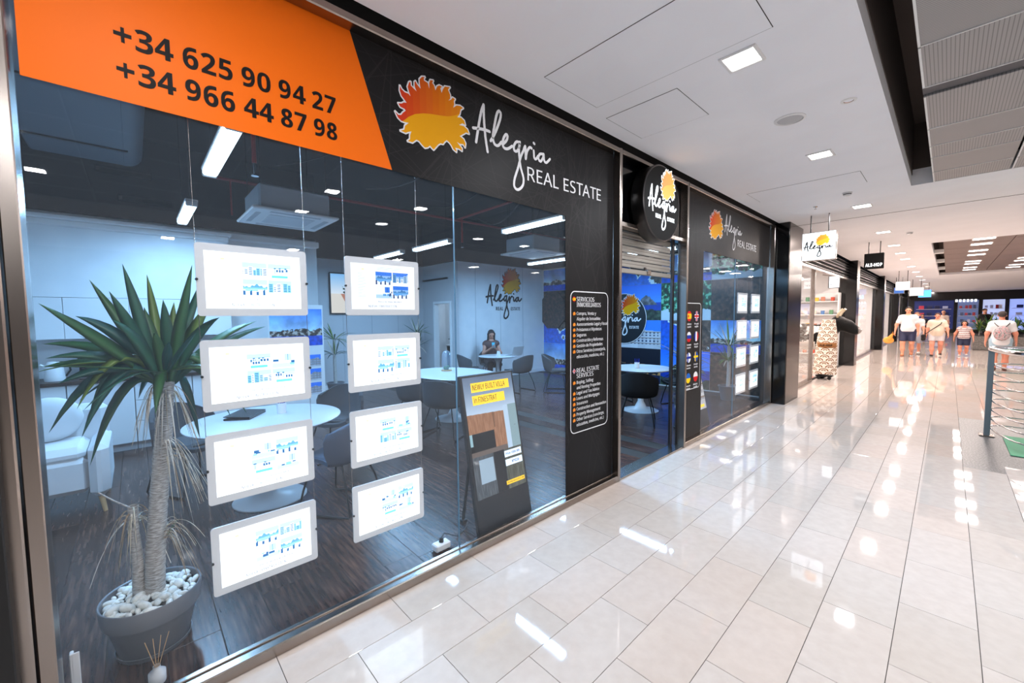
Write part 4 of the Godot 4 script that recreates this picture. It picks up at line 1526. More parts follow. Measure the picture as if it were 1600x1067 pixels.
# one bleached little property picture: villa with pool, room, sea view or street
func listing_photo(w: int, h: int, sd: int, deep: bool) -> Image:
	var im := Image.create(w, h, false, Image.FORMAT_RGB8)
	var r := RandomNumberGenerator.new()
	r.seed = sd
	var sky := Color(0.12, 0.42, 0.85) if deep else Color(0.72, 0.9, 0.98)
	var dark := Color(0.06, 0.2, 0.42) if deep else Color(0.1, 0.38, 0.62)
	var mid := Color(0.3, 0.58, 0.82) if deep else Color(0.5, 0.78, 0.93)
	var pale := Color(0.88, 0.94, 1.0) if deep else Color(0.93, 0.98, 1.0)
	var pool := Color(0.15, 0.55, 0.9) if deep else Color(0.4, 0.85, 0.98)
	im.fill(sky)
	im.fill_rect(Rect2i(0, int(h * 0.3), w, h), sky.lerp(pale, 0.5))
	var style := sd % 4
	if style == 0:
		im.fill_rect(Rect2i(0, int(h * 0.62), w, h), pale)
		for k in 3:
			var bw := int(w * r.randf_range(0.25, 0.45))
			var bx0 := r.randi() % int(w * 0.6)
			var by := int(h * r.randf_range(0.22, 0.4))
			im.fill_rect(Rect2i(bx0, by, bw, int(h * 0.66) - by), pale)
			im.fill_rect(Rect2i(bx0, by, bw, 2), mid)
			for q in 3:
				im.fill_rect(Rect2i(bx0 + 3 + q * int(bw / 3.2), by + 7, int(bw / 5.0), int(h * 0.16)), dark)
		im.fill_rect(Rect2i(int(w * 0.15), int(h * 0.76), int(w * 0.7), int(h * 0.16)), pool)
		for k in 3:
			var px := 4 + r.randi() % (w - 10)
			im.fill_rect(Rect2i(px, int(h * 0.3), 1, int(h * 0.36)), dark)
			im.fill_rect(Rect2i(px - 4, int(h * 0.26), 9, 4), dark)
	elif style == 1:
		im.fill(pale)
		im.fill_rect(Rect2i(0, int(h * 0.72), w, h), mid.lerp(pale, 0.6))
		im.fill_rect(Rect2i(int(w * 0.55), int(h * 0.12), int(w * 0.3), int(h * 0.45)), sky)
		im.fill_rect(Rect2i(int(w * 0.69), int(h * 0.12), 2, int(h * 0.45)), dark)
		for k in 5:
			im.fill_rect(Rect2i(r.randi() % w, int(h * r.randf_range(0.45, 0.75)), 8 + r.randi() % 18, 4 + r.randi() % 9), [dark, mid][k % 2])
	elif style == 2:
		im.fill_rect(Rect2i(0, int(h * 0.5), w, int(h * 0.14)), mid)
		for x in w:
			var t := int(h * (0.42 + 0.09 * sin(x * 0.09 + sd) + 0.05 * sin(x * 0.31)))
			im.fill_rect(Rect2i(x, t, 1, int(h * 0.52) - t), mid.lerp(dark, 0.35))
			var b := int(h * (0.74 + 0.08 * sin(x * 0.13 + sd * 2) + 0.03 * sin(x * 0.7)))
			im.fill_rect(Rect2i(x, b, 1, h - b), pale if (x / 9) % 3 else dark)
		im.fill_rect(Rect2i(int(w * 0.1), int(h * 0.66), int(w * 0.5), 4), pool)
	else:
		var x := 0
		while x < w:
			var bw := 8 + r.randi() % 16
			var t := int(h * r.randf_range(0.12, 0.5))
			im.fill_rect(Rect2i(x, t, bw - 1, int(h * 0.8) - t), [pale, mid.lerp(pale, 0.5), mid][r.randi() % 3])
			for q in range(t + 4, int(h * 0.75), 7):
				im.fill_rect(Rect2i(x + 2, q, bw - 6, 3), dark)
			x += bw
		im.fill_rect(Rect2i(0, int(h * 0.8), w, h), pale)
	return im


# a property listing: four pictures and faint lines of small print on white
func listing_image(sd: int, deep: bool) -> Image:
	var im := Image.create(390, 226, false, Image.FORMAT_RGB8)
	im.fill(Color(0.96, 0.98, 1.0))
	var r := RandomNumberGenerator.new()
	r.seed = sd
	for k in 4:
		var p := listing_photo(100, 64, sd * 13 + k * 5 + k / 2, deep)
		im.blit_rect(p, Rect2i(0, 0, 100, 64), Vector2i(142 + (k % 2) * 106, 36 + (k / 2) * 69))
	var faint := Color(0.84, 0.9, 0.95) if not deep else Color(0.72, 0.8, 0.88)
	for k in 16:
		im.fill_rect(Rect2i(38, 48 + k * 8, 20 + r.randi() % 34, 2), faint)
	for k in 2:
		im.fill_rect(Rect2i(150, 14 + k * 8, 130 + r.randi() % 30, 3), faint)
	im.fill_rect(Rect2i(60, 24, 16, 8), Color(0.95, 0.88, 0.7))
	return im


func advert_image() -> Image:
	# kitchen of a villa: pale ceiling, oak fronts, black niche, stone island
	var w := 200
	var h := 356
	var im := Image.create(w, h, false, Image.FORMAT_RGB8)
	var nz := FastNoiseLite.new()
	nz.seed = 4
	nz.frequency = 0.02
	for y in h:
		for x in w:
			var u := float(x) / w
			var v := float(y) / h
			var g := nz.get_noise_2d(x * 6.0, y * 0.8) * 0.12
			var c := Color(0.36, 0.44, 0.55).lerp(Color(0.75, 0.84, 0.94), minf(v * 3.2, 1.0))
			if v > 0.31 + u * 0.02 and u < 0.72:
				c = Color(0.62 + g, 0.45 + g * 0.8, 0.34 + g * 0.7)
				if absf(u - 0.5) < 0.006 and v < 0.45:
					c = Color(0.35, 0.25, 0.18)
			if u >= 0.72 and v > 0.28:
				c = Color(0.74, 0.84, 0.94) if u < 0.82 else Color(0.55, 0.66, 0.7)
			if v > 0.47 and v < 0.62 and u < 0.48:
				c = Color(0.1, 0.1, 0.1)
				if u < 0.05 and v < 0.57:
					c = Color(0.6, 0.75, 0.8)
			if v > 0.62 and u < 0.72:
				c = Color(0.42, 0.38, 0.36)
			if v > 0.66:
				c = Color(0.3 + g, 0.33 + g, 0.36 + g)
				if u > 0.4 and u < 0.62:
					c = Color(0.1, 0.1, 0.11)
				elif u > 0.62:
					c = Color(0.33 + g, 0.34 + g, 0.3 + g)
			im.set_pixel(x, y, c.clamp())
	im.fill_rect(Rect2i(22, 246, 56, 70), Color(0.62, 0.72, 0.8))
	return im


# ================================================================ things in and behind the windows
func build_window_displays() -> void:
	var row_name := ["top", "second", "third", "bottom"]
	var rows := [1.834, 1.394, 0.955, 0.515]
	for w in 2:
		for c in 2:
			for r in 4:
				var zc: float = [[-0.4405, -1.0987], [-7.27, -7.93]][w][c]
				var label := "glowing white property poster panel, %s of the %s column in the %s window" % [row_name[r], ["left", "right"][c], ["big left", "right hand"][w]]
				poster(Vector3(-2.30, rows[r], zc), label, 3 + r * 5 + c * 31 + w * 77, w == 0 and c == 1 and r == 0, w == 0)
	for w in 2:
		for c in 2:
			var zc: float = [[-0.4405, -1.0987], [-7.27, -7.93]][w][c]
			for s in 2:
				var wire := thing("display_wire", "thin steel wire holding the %s side of the %s poster column, %s window" % [["left", "right"][s], ["left", "right"][c], ["big left", "right hand"][w]], "wire", Vector3(-2.30, 0.0, zc + (0.226 if s == 0 else -0.226)), 0.0, "steel wires holding the posters")
				part(wire, "wire", MB.new().tube([Vector3(0, 0.35, 0), Vector3(0, 3.2, 0)], 0.0014, 5).mesh(), M.steel)
	display_stand(Vector3(-2.31, 0, -2.09), "black leaning digital display with a villa advert behind the window", true)
	display_stand(Vector3(-2.36, 0, -5.95), "black leaning digital display in the right hand window", false)
	# socket box with plug and lead
	var t := thing("socket_box", "white socket box with a black plug on the floor behind the glass", "socket", Vector3(-2.40, 0, -1.525))
	part(t, "box", bx(Vector3(0, 0.03, 0), Vector3(0.07, 0.05, 0.12), 0.008), M.white_gloss)
	part(t, "plug", MB.new().cyl(Vector3(0, 0.055, 0), Vector3(0, 0.085, -0.005), 0.018, 0.013, 12).mesh(), M.leg_black)
	part(t, "lead", MB.new().tube([Vector3(0, 0.08, 0), Vector3(-0.01, 0.105, -0.03), Vector3(-0.03, 0.06, -0.1), Vector3(-0.05, 0.01, -0.17), Vector3(-0.1, 0.006, -0.28), Vector3(-0.17, 0.006, -0.36)], 0.004, 6).mesh(), M.leg_black)
	t = thing("reed_diffuser", "reed diffuser with wooden sticks by the plant pot", "diffuser", Vector3(-2.40, 0, 0.002))
	part(t, "bottle", MB.new().lathe([Vector2(0, 0.0), Vector2(0.03, 0.0), Vector2(0.032, 0.01), Vector2(0.032, 0.05), Vector2(0.014, 0.066), Vector2(0.014, 0.08)], 18).mesh(), M.frosted)
	for k in 4:
		part(t, "reed", MB.new().tube([Vector3(0.002 * k, 0.05, 0), Vector3(-0.03 + 0.012 * k, 0.19 + 0.01 * k, 0.035 - 0.028 * k)], 0.0016, 5).mesh(), M.beech)
	t = thing("plastic_strip", "short white plastic strip standing by the steel jamb", "strip", Vector3(-2.46, 0, 0.262))
	part(t, "strip", MB.new().box(Vector3(0, 0.13, 0), Vector3(0.03, 0.26, 0.012), 0.003).box(Vector3(0.012, 0.13, -0.012), Vector3(0.006, 0.26, 0.024), 0.002).mesh(), M.white_gloss)
	near_yucca()
	yucca(Vector3(-2.95, 0, -6.65), 0.95, 22, 31, "yucca with spiky leaves behind the left posters of the right hand window")
	yucca(Vector3(-2.85, 0, -8.35), 1.05, 26, 47, "yucca with spiky leaves at the far end of the right hand window")
	t = thing("parcel", "small yellow and white carton on the floor by the right hand display", "box", Vector3(-2.75, 0, -6.3), 0.3)
	part(t, "carton", bx(Vector3(0, 0.1, 0), Vector3(0.3, 0.2, 0.22), 0.004), M.yellow)
	part(t, "lid", bx(Vector3(0, 0.215, 0), Vector3(0.32, 0.04, 0.24), 0.004), M.white_gloss)


func poster(at: Vector3, label: String, sd: int, deep: bool, texts: bool) -> void:
	var t := thing("poster_light_panel", label, "poster panel", at, 0.0, "glowing property posters")
	var f := front(0, 0, 0.0)
	var mb := MB.new()
	mb.slab(rounded(0.46, 0.33, 0.014), 0.009)
	part(t, "acrylic_frame", mb.mesh(), M.acrylic, f)
	var scr := part(t, "light_screen", picture(0.396, 0.262), screen_mat(listing_image(sd, deep), 1.2 if deep else 1.5), f * Transform3D(Basis.IDENTITY, Vector3(0, 0, 0.011)))
	for s in [-1.0, 1.0]:
		part(t, "clamp", MB.new().cyl(Vector3(0.004, 0, s * 0.228), Vector3(0.016, 0, s * 0.228), 0.006, 0.006, 10).mesh(), M.leg_black)
	if texts:
		var g := Transform3D(Basis.IDENTITY, Vector3(0, 0, 0.0005))
		words(scr, "NUEVA CONSTRUCCIÓN", g * Transform3D(Basis.IDENTITY, Vector3(-0.1, -0.113, 0)), 0.013, 0.175, M.screen_ink, false, 0, "screen_lettering", 0.0006)
		words(scr, "Precio de venta %d.000 €" % [350 + sd], g * Transform3D(Basis.IDENTITY, Vector3(-0.042, -0.086, 0)), 0.009, 0.15, M.screen_ink, false, 0, "screen_lettering", 0.0006, true)
	if texts:
		down_light(t, Vector3(0.014, 0, 0), Vector2(0.39, 0.26), 0.05, Color(0.85, 0.95, 1.0), Vector3(1, 0, 0))


func display_stand(at: Vector3, label: String, full: bool) -> void:
	var t := thing("display_stand", label, "display", at, 0.0, "leaning digital displays")
	# leaning slab: x towards the hall at the foot, back at the top
	var lean := atan2(0.24, 1.2)
	var f := Transform3D(Basis(Vector3(0, 0, -1), Vector3(-sin(lean), cos(lean), 0), Vector3(cos(lean), sin(lean), 0)), Vector3.ZERO)
	part(t, "case", bx(Vector3(0, 0.61, -0.025), Vector3(0.565, 1.22, 0.045), 0.008), M.black, f)
	var scr := part(t, "screen", picture(0.515, 0.93), screen_mat(advert_image() if full else photo(120, 200, 90, "village"), 0.95), f * Transform3D(Basis.IDENTITY, Vector3(0, 0.735, 0.0005)))
	for s in [-1.0, 1.0]:
		part(t, "rear_leg", MB.new().tube([Vector3(-0.16, 0.75, s * 0.22), Vector3(-0.3, 0.02, s * 0.22)], 0.014, 6).mesh(), M.black)
		part(t, "foot", bx(Vector3(-0.3, 0.012, s * 0.22), Vector3(0.06, 0.024, 0.05), 0.004), M.black)
	var g := Transform3D(Basis.IDENTITY, Vector3(0, -0.735, 0.0006))
	if full:
		part(scr, "screen_label", picture(0.40, 0.075), M.yellow_glow, g * Transform3D(Basis.IDENTITY, Vector3(0.015, 1.115, 0)))
		part(scr, "screen_label", picture(0.335, 0.075), M.yellow_glow, g * Transform3D(Basis.IDENTITY, Vector3(-0.018, 1.015, 0)))
		words(scr, "NEWLY BUILT VILLA", g * Transform3D(Basis.IDENTITY, Vector3(-0.17, 1.115, 0.0004)), 0.04, 0.34, M.ink, false, 0, "screen_lettering", 0.0005)
		words(scr, "in FINESTRAT", g * Transform3D(Basis.IDENTITY, Vector3(-0.17, 1.015, 0.0004)), 0.04, 0.235, M.ink, false, 0, "screen_lettering", 0.0005)
		part(scr, "screen_label", picture(0.185, 0.05), M.pale_glow, g * Transform3D(Basis.IDENTITY, Vector3(0.155, 0.545, 0)))
		part(scr, "screen_label", picture(0.185, 0.05), M.pale_glow, g * Transform3D(Basis.IDENTITY, Vector3(0.155, 0.475, 0)))
		part(scr, "screen_label", picture(0.2, 0.03), M.yellow_glow, g * Transform3D(Basis.IDENTITY, Vector3(0.145, 0.32, 0)))
		words(scr, "Price: €450 000", g * Transform3D(Basis.IDENTITY, Vector3(0.075, 0.545, 0.0004)), 0.02, 0.155, M.ink_blue, true, 0, "screen_lettering", 0.0005)
		words(scr, "N°9220", g * Transform3D(Basis.IDENTITY, Vector3(0.13, 0.475, 0.0004)), 0.022, 0.08, M.ink_blue, true, 0, "screen_lettering", 0.0005)
		words(scr, "ALEGRIA-REALESTATE.COM", g * Transform3D(Basis.IDENTITY, Vector3(0.055, 0.32, 0.0004)), 0.012, 0.18, M.ink, false, 0, "screen_lettering", 0.0005)
	else:
		part(scr, "screen_label", picture(0.3, 0.075), M.yellow_glow, g * Transform3D(Basis.IDENTITY, Vector3(0.0, 1.1, 0)))
		part(scr, "screen_label", picture(0.2, 0.04), M.yellow_glow, g * Transform3D(Basis.IDENTITY, Vector3(0.1, 0.32, 0)))


# ---------------------------------------------------------------- plants
const TIPS := [Vector3(-2.720, 1.925, 0.028), Vector3(-2.840, 1.851, 0.149), Vector3(-2.620, 1.787, 0.077), Vector3(-2.920, 1.895, -0.062),
	Vector3(-2.600, 1.728, 0.290), Vector3(-2.770, 1.675, 0.199), Vector3(-2.540, 1.655, 0.070), Vector3(-2.970, 1.543, 0.329),
	Vector3(-2.670, 1.491, 0.290), Vector3(-2.720, 1.452, 0.304), Vector3(-2.840, 1.133, 0.316), Vector3(-2.620, 1.262, 0.205),
	Vector3(-2.920, 1.216, 0.181), Vector3(-2.600, 1.135, 0.196), Vector3(-2.770, 0.962, 0.188), Vector3(-2.540, 1.921, -0.222),
	Vector3(-2.970, 1.909, -0.312), Vector3(-2.670, 1.799, -0.198), Vector3(-2.720, 1.756, -0.113), Vector3(-2.840, 1.748, -0.162),
	Vector3(-2.620, 1.201, -0.335), Vector3(-2.920, 0.959, -0.246), Vector3(-2.600, 1.663, -0.328), Vector3(-2.950, 1.639, -0.561),
	Vector3(-2.950, 1.605, -0.609), Vector3(-2.950, 1.071, -0.483), Vector3(-2.670, 1.122, -0.362), Vector3(-2.720, 1.754, -0.311),
	Vector3(-2.840, 1.720, -0.041), Vector3(-2.620, 1.380, 0.256), Vector3(-2.920, 1.453, 0.033), Vector3(-2.600, 1.592, -0.066)]


func blade(a: Vector3, tip: Vector3, lift: float, width: float, dry := false, sky := Vector3.UP) -> ArrayMesh:
	var mid := a.lerp(tip, 0.45) + Vector3(0, lift, 0)
	var mb := MB.new()
	var rows := []
	var steps := 9
	for i in steps + 1:
		var f := float(i) / steps
		var p := a * (1 - f) * (1 - f) + mid * 2 * f * (1 - f) + tip * f * f
		var d := ((mid - a) * 2 * (1 - f) + (tip - mid) * 2 * f).normalized()
		var side := d.cross(sky)
		if side.length() < 0.2:
			side = d.cross(Vector3(0.7, 0, 0.7))
		side = side.normalized()
		var up := side.cross(d).normalized()
		var w := width * (0.42 + 0.58 * sin(minf(f * 2.2, PI / 2))) * (1.0 - pow(f, 3.0)) + 0.0008
		if dry:
			w = width * (1.0 - 0.8 * f)
			side = (side + up * sin(f * 5.0) * 0.6).normalized()
		var fold := up * w * 0.16
		rows.append([p - side * w / 2 + fold, p - fold * 0.4, p + side * w / 2 + fold, p + fold * 0.2])
	return mb.grid(rows, true).mesh()


func near_yucca() -> void:
	var r := RandomNumberGenerator.new()
	r.seed = 5
	var t := thing("potted_yucca", "tall yucca with bare trunk and spiky crown in a grey pot at the left", "plant", Vector3(-2.71, 0, 0.0))
	var o := -t.position
	# pot
	part(t, "pot", MB.new().lathe([Vector2(0, 0.012), Vector2(0.128, 0.012), Vector2(0.138, 0.02), Vector2(0.175, 0.185), Vector2(0.18, 0.187), Vector2(0.192, 0.19), Vector2(0.201, 0.278), Vector2(0.198, 0.283), Vector2(0.191, 0.28), Vector2(0.184, 0.2), Vector2(0.0, 0.2)], 48).mesh(), M.pot)
	part(t, "saucer", MB.new().lathe([Vector2(0, 0.0), Vector2(0.132, 0.0), Vector2(0.143, 0.006), Vector2(0.15, 0.03), Vector2(0.146, 0.03), Vector2(0.138, 0.012), Vector2(0, 0.012)], 40).mesh(), M.pot)
	# white pebbles on the soil
	part(t, "soil", MB.new().cyl(Vector3(0, 0.2, 0), Vector3(0, 0.245, 0), 0.185, 0.189, 32).mesh(), M.black_matt)
	var stones := []
	for k in 4:
		var mb := MB.new()
		mb.x = Transform3D(Basis.from_euler(Vector3(k, k * 2, k * 3)), Vector3.ZERO)
		mb.ball(Vector3.ZERO, Vector3(0.021 + 0.003 * k, 0.012 + 0.001 * k, 0.015), 8, 6)
		stones.append(mb.mesh())
	for k in 190:
		var a := r.randf() * TAU
		var q := sqrt(r.randf()) * 0.172
		var s := r.randf_range(0.5, 1.05)
		if k > 165:
			s = r.randf_range(1.1, 1.45)
		part(t, "pebble", stones[k % 4], M.pebble, Transform3D(Basis.from_euler(Vector3(r.randf_range(-0.4, 0.4), r.randf() * TAU, r.randf_range(-0.4, 0.4))).scaled(Vector3(s, s, s)), Vector3(cos(a) * q, 0.252 + 0.012 * r.randf() + (0.008 if k > 165 else 0.0), sin(a) * q)))
	# trunk and the cut second stem
	part(t, "trunk", trunk_mesh([Vector3(-0.03, 0.22, -0.01), Vector3(-0.02, 0.5, -0.025), Vector3(-0.015, 0.8, -0.055), Vector3(-0.01, 1.1, -0.085), Vector3(0.0, 1.34, -0.105)], 0.041, 0.033, 3), M.bark)
	part(t, "cut_stem", trunk_mesh([Vector3(-0.055, 0.22, 0.05), Vector3(-0.05, 0.42, 0.045), Vector3(-0.055, 0.6, 0.055), Vector3(-0.06, 0.72, 0.05)], 0.026, 0.02, 8), M.bark)
	part(t, "side_twig", MB.new().tube([Vector3(-0.06, 0.7, 0.05), Vector3(-0.08, 0.76, 0.12), Vector3(-0.07, 0.82, 0.17)], 0.004, 5).mesh(), M.bark)
	var crown := Vector3(0.0, 1.35, -0.105)
	for i in TIPS.size():
		var tip: Vector3 = TIPS[i] + o
		var away := Vector3(tip.x, 0, tip.z + 0.1).normalized() * 0.03
		var lift := 0.10 if tip.y > 1.3 else 0.32
		if tip.y > 1.7:
			lift = 0.02
		part(t, "leaf", blade(crown + away + Vector3(0, r.randf_range(-0.03, 0.05), 0), tip, lift, r.randf_range(0.05, 0.072), false, Vector3(0.8, 0.6, 0.1 * (i % 3))), M.leaf[[0, 1, 0, 2, 1, 3, 0, 1][i % 8]])
	for i in 14:
		var a := r.randf() * TAU
		var up := r.randf_range(-0.5, 0.9)
		var len := r.randf_range(0.28, 0.5)
		var tip := crown + Vector3(cos(a) * cos(up), sin(up), sin(a) * cos(up)) * len
		tip.x = minf(tip.x, 0.36)
		part(t, "leaf", blade(crown + Vector3(cos(a), 0, sin(a)) * 0.03 + Vector3(0, 0.04, 0), tip, 0.1 if up < 0.2 else 0.02, r.randf_range(0.034, 0.055)), M.leaf[r.randi() % 4])
	# dead leaves hanging below the crown, half way down and at the foot
	for i in 30:
		var a := r.randf() * TAU
		var s := Vector3(cos(a) * 0.045, 1.3 + r.randf_range(-0.04, 0.03), -0.1 + sin(a) * 0.045)
		part(t, "dry_leaf", blade(s, s + Vector3(cos(a) * r.randf_range(0.03, 0.13), -r.randf_range(0.2, 0.42), sin(a) * r.randf_range(0.03, 0.13)), 0.08, r.randf_range(0.006, 0.013), true), M.dry[r.randi() % 3])
	for i in 26:
		var a := r.randf_range(-0.4, 1.4) - PI / 2
		var s := Vector3(cos(a) * 0.04, 1.0 + r.randf_range(-0.05, 0.05), -0.08 + sin(a) * 0.04)
		part(t, "dry_leaf", blade(s, s + Vector3(cos(a) * r.randf_range(0.04, 0.16), -r.randf_range(0.2, 0.42), sin(a) * r.randf_range(0.04, 0.16)), 0.1, r.randf_range(0.005, 0.012), true), M.dry[r.randi() % 3])
	for i in 24:
		var a := r.randf() * TAU
		var s := Vector3(-0.06 + cos(a) * 0.02, 0.68 + r.randf_range(-0.06, 0.04), 0.05 + sin(a) * 0.02)
		part(t, "dry_leaf", blade(s, s + Vector3(cos(a) * r.randf_range(0.03, 0.15), -r.randf_range(0.12, 0.34), sin(a) * r.randf_range(0.04, 0.17)), 0.12, r.randf_range(0.007, 0.016), true), M.dry[r.randi() % 3])
	for i in 20:
		var a := r.randf_range(-2.6, -0.6)
		var s := Vector3(cos(a) * 0.04, 0.56 + r.randf_range(-0.04, 0.04), -0.04 + sin(a) * 0.03)
		part(t, "dry_leaf", blade(s, s + Vector3(cos(a) * r.randf_range(0.05, 0.12), -r.randf_range(0.05, 0.26), sin(a) * r.randf_range(0.06, 0.18)), 0.13, r.randf_range(0.007, 0.016), true), M.dry[r.randi() % 3])
	part(t, "green_shoot", blade(Vector3(0, 0.53, -0.07), Vector3(0.02, 0.62, -0.12), 0.02, 0.02), M.leaf[1])


func trunk_mesh(path: Array, r0: float, r1: float, sd: int) -> ArrayMesh:
	var nz := FastNoiseLite.new()
	nz.seed = sd
	nz.frequency = 9.0
	var rows := []
	var fine := []
	for i in path.size() - 1:
		for s in 14:
			fine.append((path[i] as Vector3).lerp(path[i + 1], s / 14.0))
	fine.append(path[path.size() - 1])
	for i in fine.size():
		var p: Vector3 = fine[i]
		var row := []
		for k in 18:
			var a := TAU * k / 18
			var rr := lerpf(r0, r1, float(i) / fine.size()) * (1.0 + 0.05 * (i % 2) + 0.1 * nz.get_noise_3d(cos(a), p.y * 3.0, sin(a)))
			row.append(p + Vector3(cos(a), 0, sin(a)) * rr)
		rows.append(row)
	return MB.new().grid(rows, true).mesh()


func yucca(at: Vector3, h: float, n: int, sd: int, label: String) -> void:
	var r := RandomNumberGenerator.new()
	r.seed = sd
	var t := thing("potted_yucca", label, "plant", at)
	part(t, "pot", MB.new().lathe([Vector2(0, 0), Vector2(0.12, 0), Vector2(0.17, 0.26), Vector2(0.18, 0.26), Vector2(0.18, 0.28), Vector2(0.16, 0.28), Vector2(0.155, 0.24), Vector2(0, 0.24)], 24).mesh(), M.pot)
	part(t, "trunk", trunk_mesh([Vector3(0, 0.2, 0), Vector3(0.01, h * 0.6, 0.01), Vector3(0, h, 0)], 0.035, 0.03, sd), M.bark)
	for c in 2:
		var crown := Vector3(0.0, h * (1.0 if c == 0 else 0.72), 0.0)
		for i in n:
			var a := r.randf() * TAU
			var up := r.randf_range(-0.5, 1.3)
			var len := r.randf_range(0.35, 0.6) * (1.0 if c == 0 else 0.8)
			var tip := crown + Vector3(cos(a) * cos(up), sin(up), sin(a) * cos(up)) * len
			tip.x = minf(tip.x, -2.3 - at.x - 0.02) if at.x > -4 else tip.x
			part(t, "leaf", blade(crown + Vector3(cos(a), 0, sin(a)) * 0.025, tip, 0.1 if up < 0.3 else 0.02, r.randf_range(0.03, 0.045)), M.leaf[r.randi() % 4] if r.randf() < 0.8 else M.dry[2])


# ================================================================ furniture of the agency
func build_interior() -> void:
	kitchen()
	# mural of holiday photographs with the round logo
	var t := thing("photo_mural", "wall mural of blue seaside and village photographs", "mural", Vector3(0, 0, -9.015))
	var xs := [-8.28, -7.05, -5.95, -4.57, -3.45, -2.36]
	var ys := [3.0, 2.385, 1.53, 0.85, 0.02]
	var kinds := [["harbour", "sea", "sea", "harbour", "green"], ["brown", "harbour", "island", "green", "brown"], ["sea", "village", "village", "sea", "harbour"], ["harbour", "night", "night", "island", "brown"]]
	for i in 5:
		for j in 4:
			var w: float = xs[i + 1] - xs[i]
			var h: float = ys[j] - ys[j + 1]
			part(t, "photograph", picture(w - 0.004, h - 0.004), tex_mat(photo(96, int(96 * h / w), 100 + i * 7 + j, kinds[j][i]), 0.4), Transform3D(Basis.IDENTITY, Vector3((xs[i] + xs[i + 1]) / 2, (ys[j] + ys[j + 1]) / 2, 0.004 + 0.001 * ((i + j) % 2))))
	t = thing("round_logo_plaque", "round black plaque with sun logo and white script on the mural", "sign", Vector3(-5.55, 1.57, -9.0))
	part(t, "rim", MB.new().cyl(Vector3(0, 0, 0), Vector3(0, 0, 0.012), 0.625, 0.625, 56).mesh(), M.letter_white)
	part(t, "disc", MB.new().cyl(Vector3(0, 0, 0), Vector3(0, 0, 0.014), 0.612, 0.612, 56).mesh(), mat(Color(0.03, 0.05, 0.08), 0.4))
	stacked_logo(t, Transform3D(Basis.IDENTITY, Vector3(0, -0.1, 0.0155)), 0.95, M.letter_white, M.letter_white, M.sun, M.letter_white)
	t = thing("octagon_panel", "dark octagonal picture panel on the mural", "panel", Vector3(-7.9, 1.815, -9.0))
	var oct := PackedVector2Array()
	for k in 8:
		oct.append(Vector2.from_angle(PI / 8 + TAU * k / 8) * 0.56)
	part(t, "panel", MB.new().slab(oct, 0.03).mesh(), tri_mat(noise_tex(0.03, 4, Color(0.05, 0.04, 0.04), Color(0.36, 0.25, 0.2), 256, 61), Vector3(1, 1, 1), 0.4))
	# logo on the white wall
	t = thing("wall_logo_sign", "large sun and dark script logo on the white wall", "sign", Vector3(-8.297, 2.02, -7.45))
	var ff := front(0, 0, 0.0)
	stacked_logo(t, ff, 1.3, M.ink, M.ink, M.sun, M.ink, 0.036)
	# television
	t = thing("television", "wall television showing a garden path and palm", "television", Vector3(-9.66, 2.22, -3.75))
	part(t, "case", bx(Vector3.ZERO, Vector3(0.06, 0.96, 0.9), 0.01), M.black)
	part(t, "screen", picture(0.86, 0.9), screen_mat(photo(120, 128, 66, "garden"), 0.8), front(0, 0, 0.032))
	# roll-up banner
	t = thing("rollup_banner", "roll-up banner with photo and blue text lines behind the posters", "banner", Vector3(-7.4, 0, -1.98))
	part(t, "sheet", bx(Vector3(0, 0.97, 0), Vector3(0.006, 1.82, 0.84)), M.white_gloss)
	part(t, "base", bx(Vector3(0, 0.035, 0), Vector3(0.14, 0.07, 0.88), 0.01), M.steel)
	part(t, "top_photo", picture(0.8, 0.62), tex_mat(photo(96, 74, 71, "harbour"), 0.4), front(0, 1.5, 0.005))
	for i in 3:
		part(t, "print_block", picture(0.22, 0.2), tex_mat(photo(32, 30, 75 + i, "village"), 0.4), front(-0.25, 0.93 - 0.24 * i, 0.005))
		for k in 3:
			part(t, "text_line", bx(Vector3(0.004, 1.0 - 0.24 * i - 0.05 * k, 0.16), Vector3(0.002, 0.018, 0.4)), M.ink_blue)
	# tables and chairs
	table(Vector3(-4.22, 0, -0.85), 0.62, 0.62, "round white pedestal table behind the left posters")
	table(Vector3(-5.45, 0, -3.75), 0.85, 0.62, "oval white table with the glass dome")
	table(Vector3(-7.1, 0, -6.15), 0.45, 0.45, "small round table where the woman sits")
	table(Vector3(-3.6, 0, -6.4), 0.52, 0.52, "round white pedestal table seen through the entrance")
	chair(Vector3(-3.62, 0, -1.28), Vector3(-4.22, 0, -0.85), M.fabric_light, "blue grey shell chair right of the left posters")
	chair(Vector3(-5.0, 0, -1.75), Vector3(-4.22, 0, -0.85), M.fabric, "charcoal shell chair on the far side of the left table")
	chair(Vector3(-5.05, 0, -0.35), Vector3(-4.22, 0, -0.85), M.fabric, "charcoal shell chair behind the yucca trunk")
	chair(Vector3(-5.35, 0, -3.02), Vector3(-5.45, 0, -3.75), M.fabric, "charcoal shell chair at the glass dome table, left of the pair")
	chair(Vector3(-4.72, 0, -3.1), Vector3(-5.1, 0, -3.75), M.fabric, "charcoal shell chair at the glass dome table, right of the pair")
	chair(Vector3(-7.35, 0, -5.55), Vector3(-7.1, 0, -6.15), M.fabric, "charcoal shell chair left of the seated woman's table")
	chair(Vector3(-6.42, 0, -6.2), Vector3(-7.1, 0, -6.15), M.fabric, "charcoal shell chair with its back to the window at the woman's table")
	chair(Vector3(-7.82, 0, -6.55), Vector3(-7.1, 0, -6.15), M.fabric, "charcoal shell chair carrying the seated woman")
	chair(Vector3(-5.85, 0, -6.75), Vector3(-5.2, 0, -7.2), M.fabric, "charcoal shell chair in front of the mural")
	chair(Vector3(-3.2, 0, -5.6), Vector3(-3.6, 0, -6.4), M.fabric_black, "black shell chair facing away in the entrance")
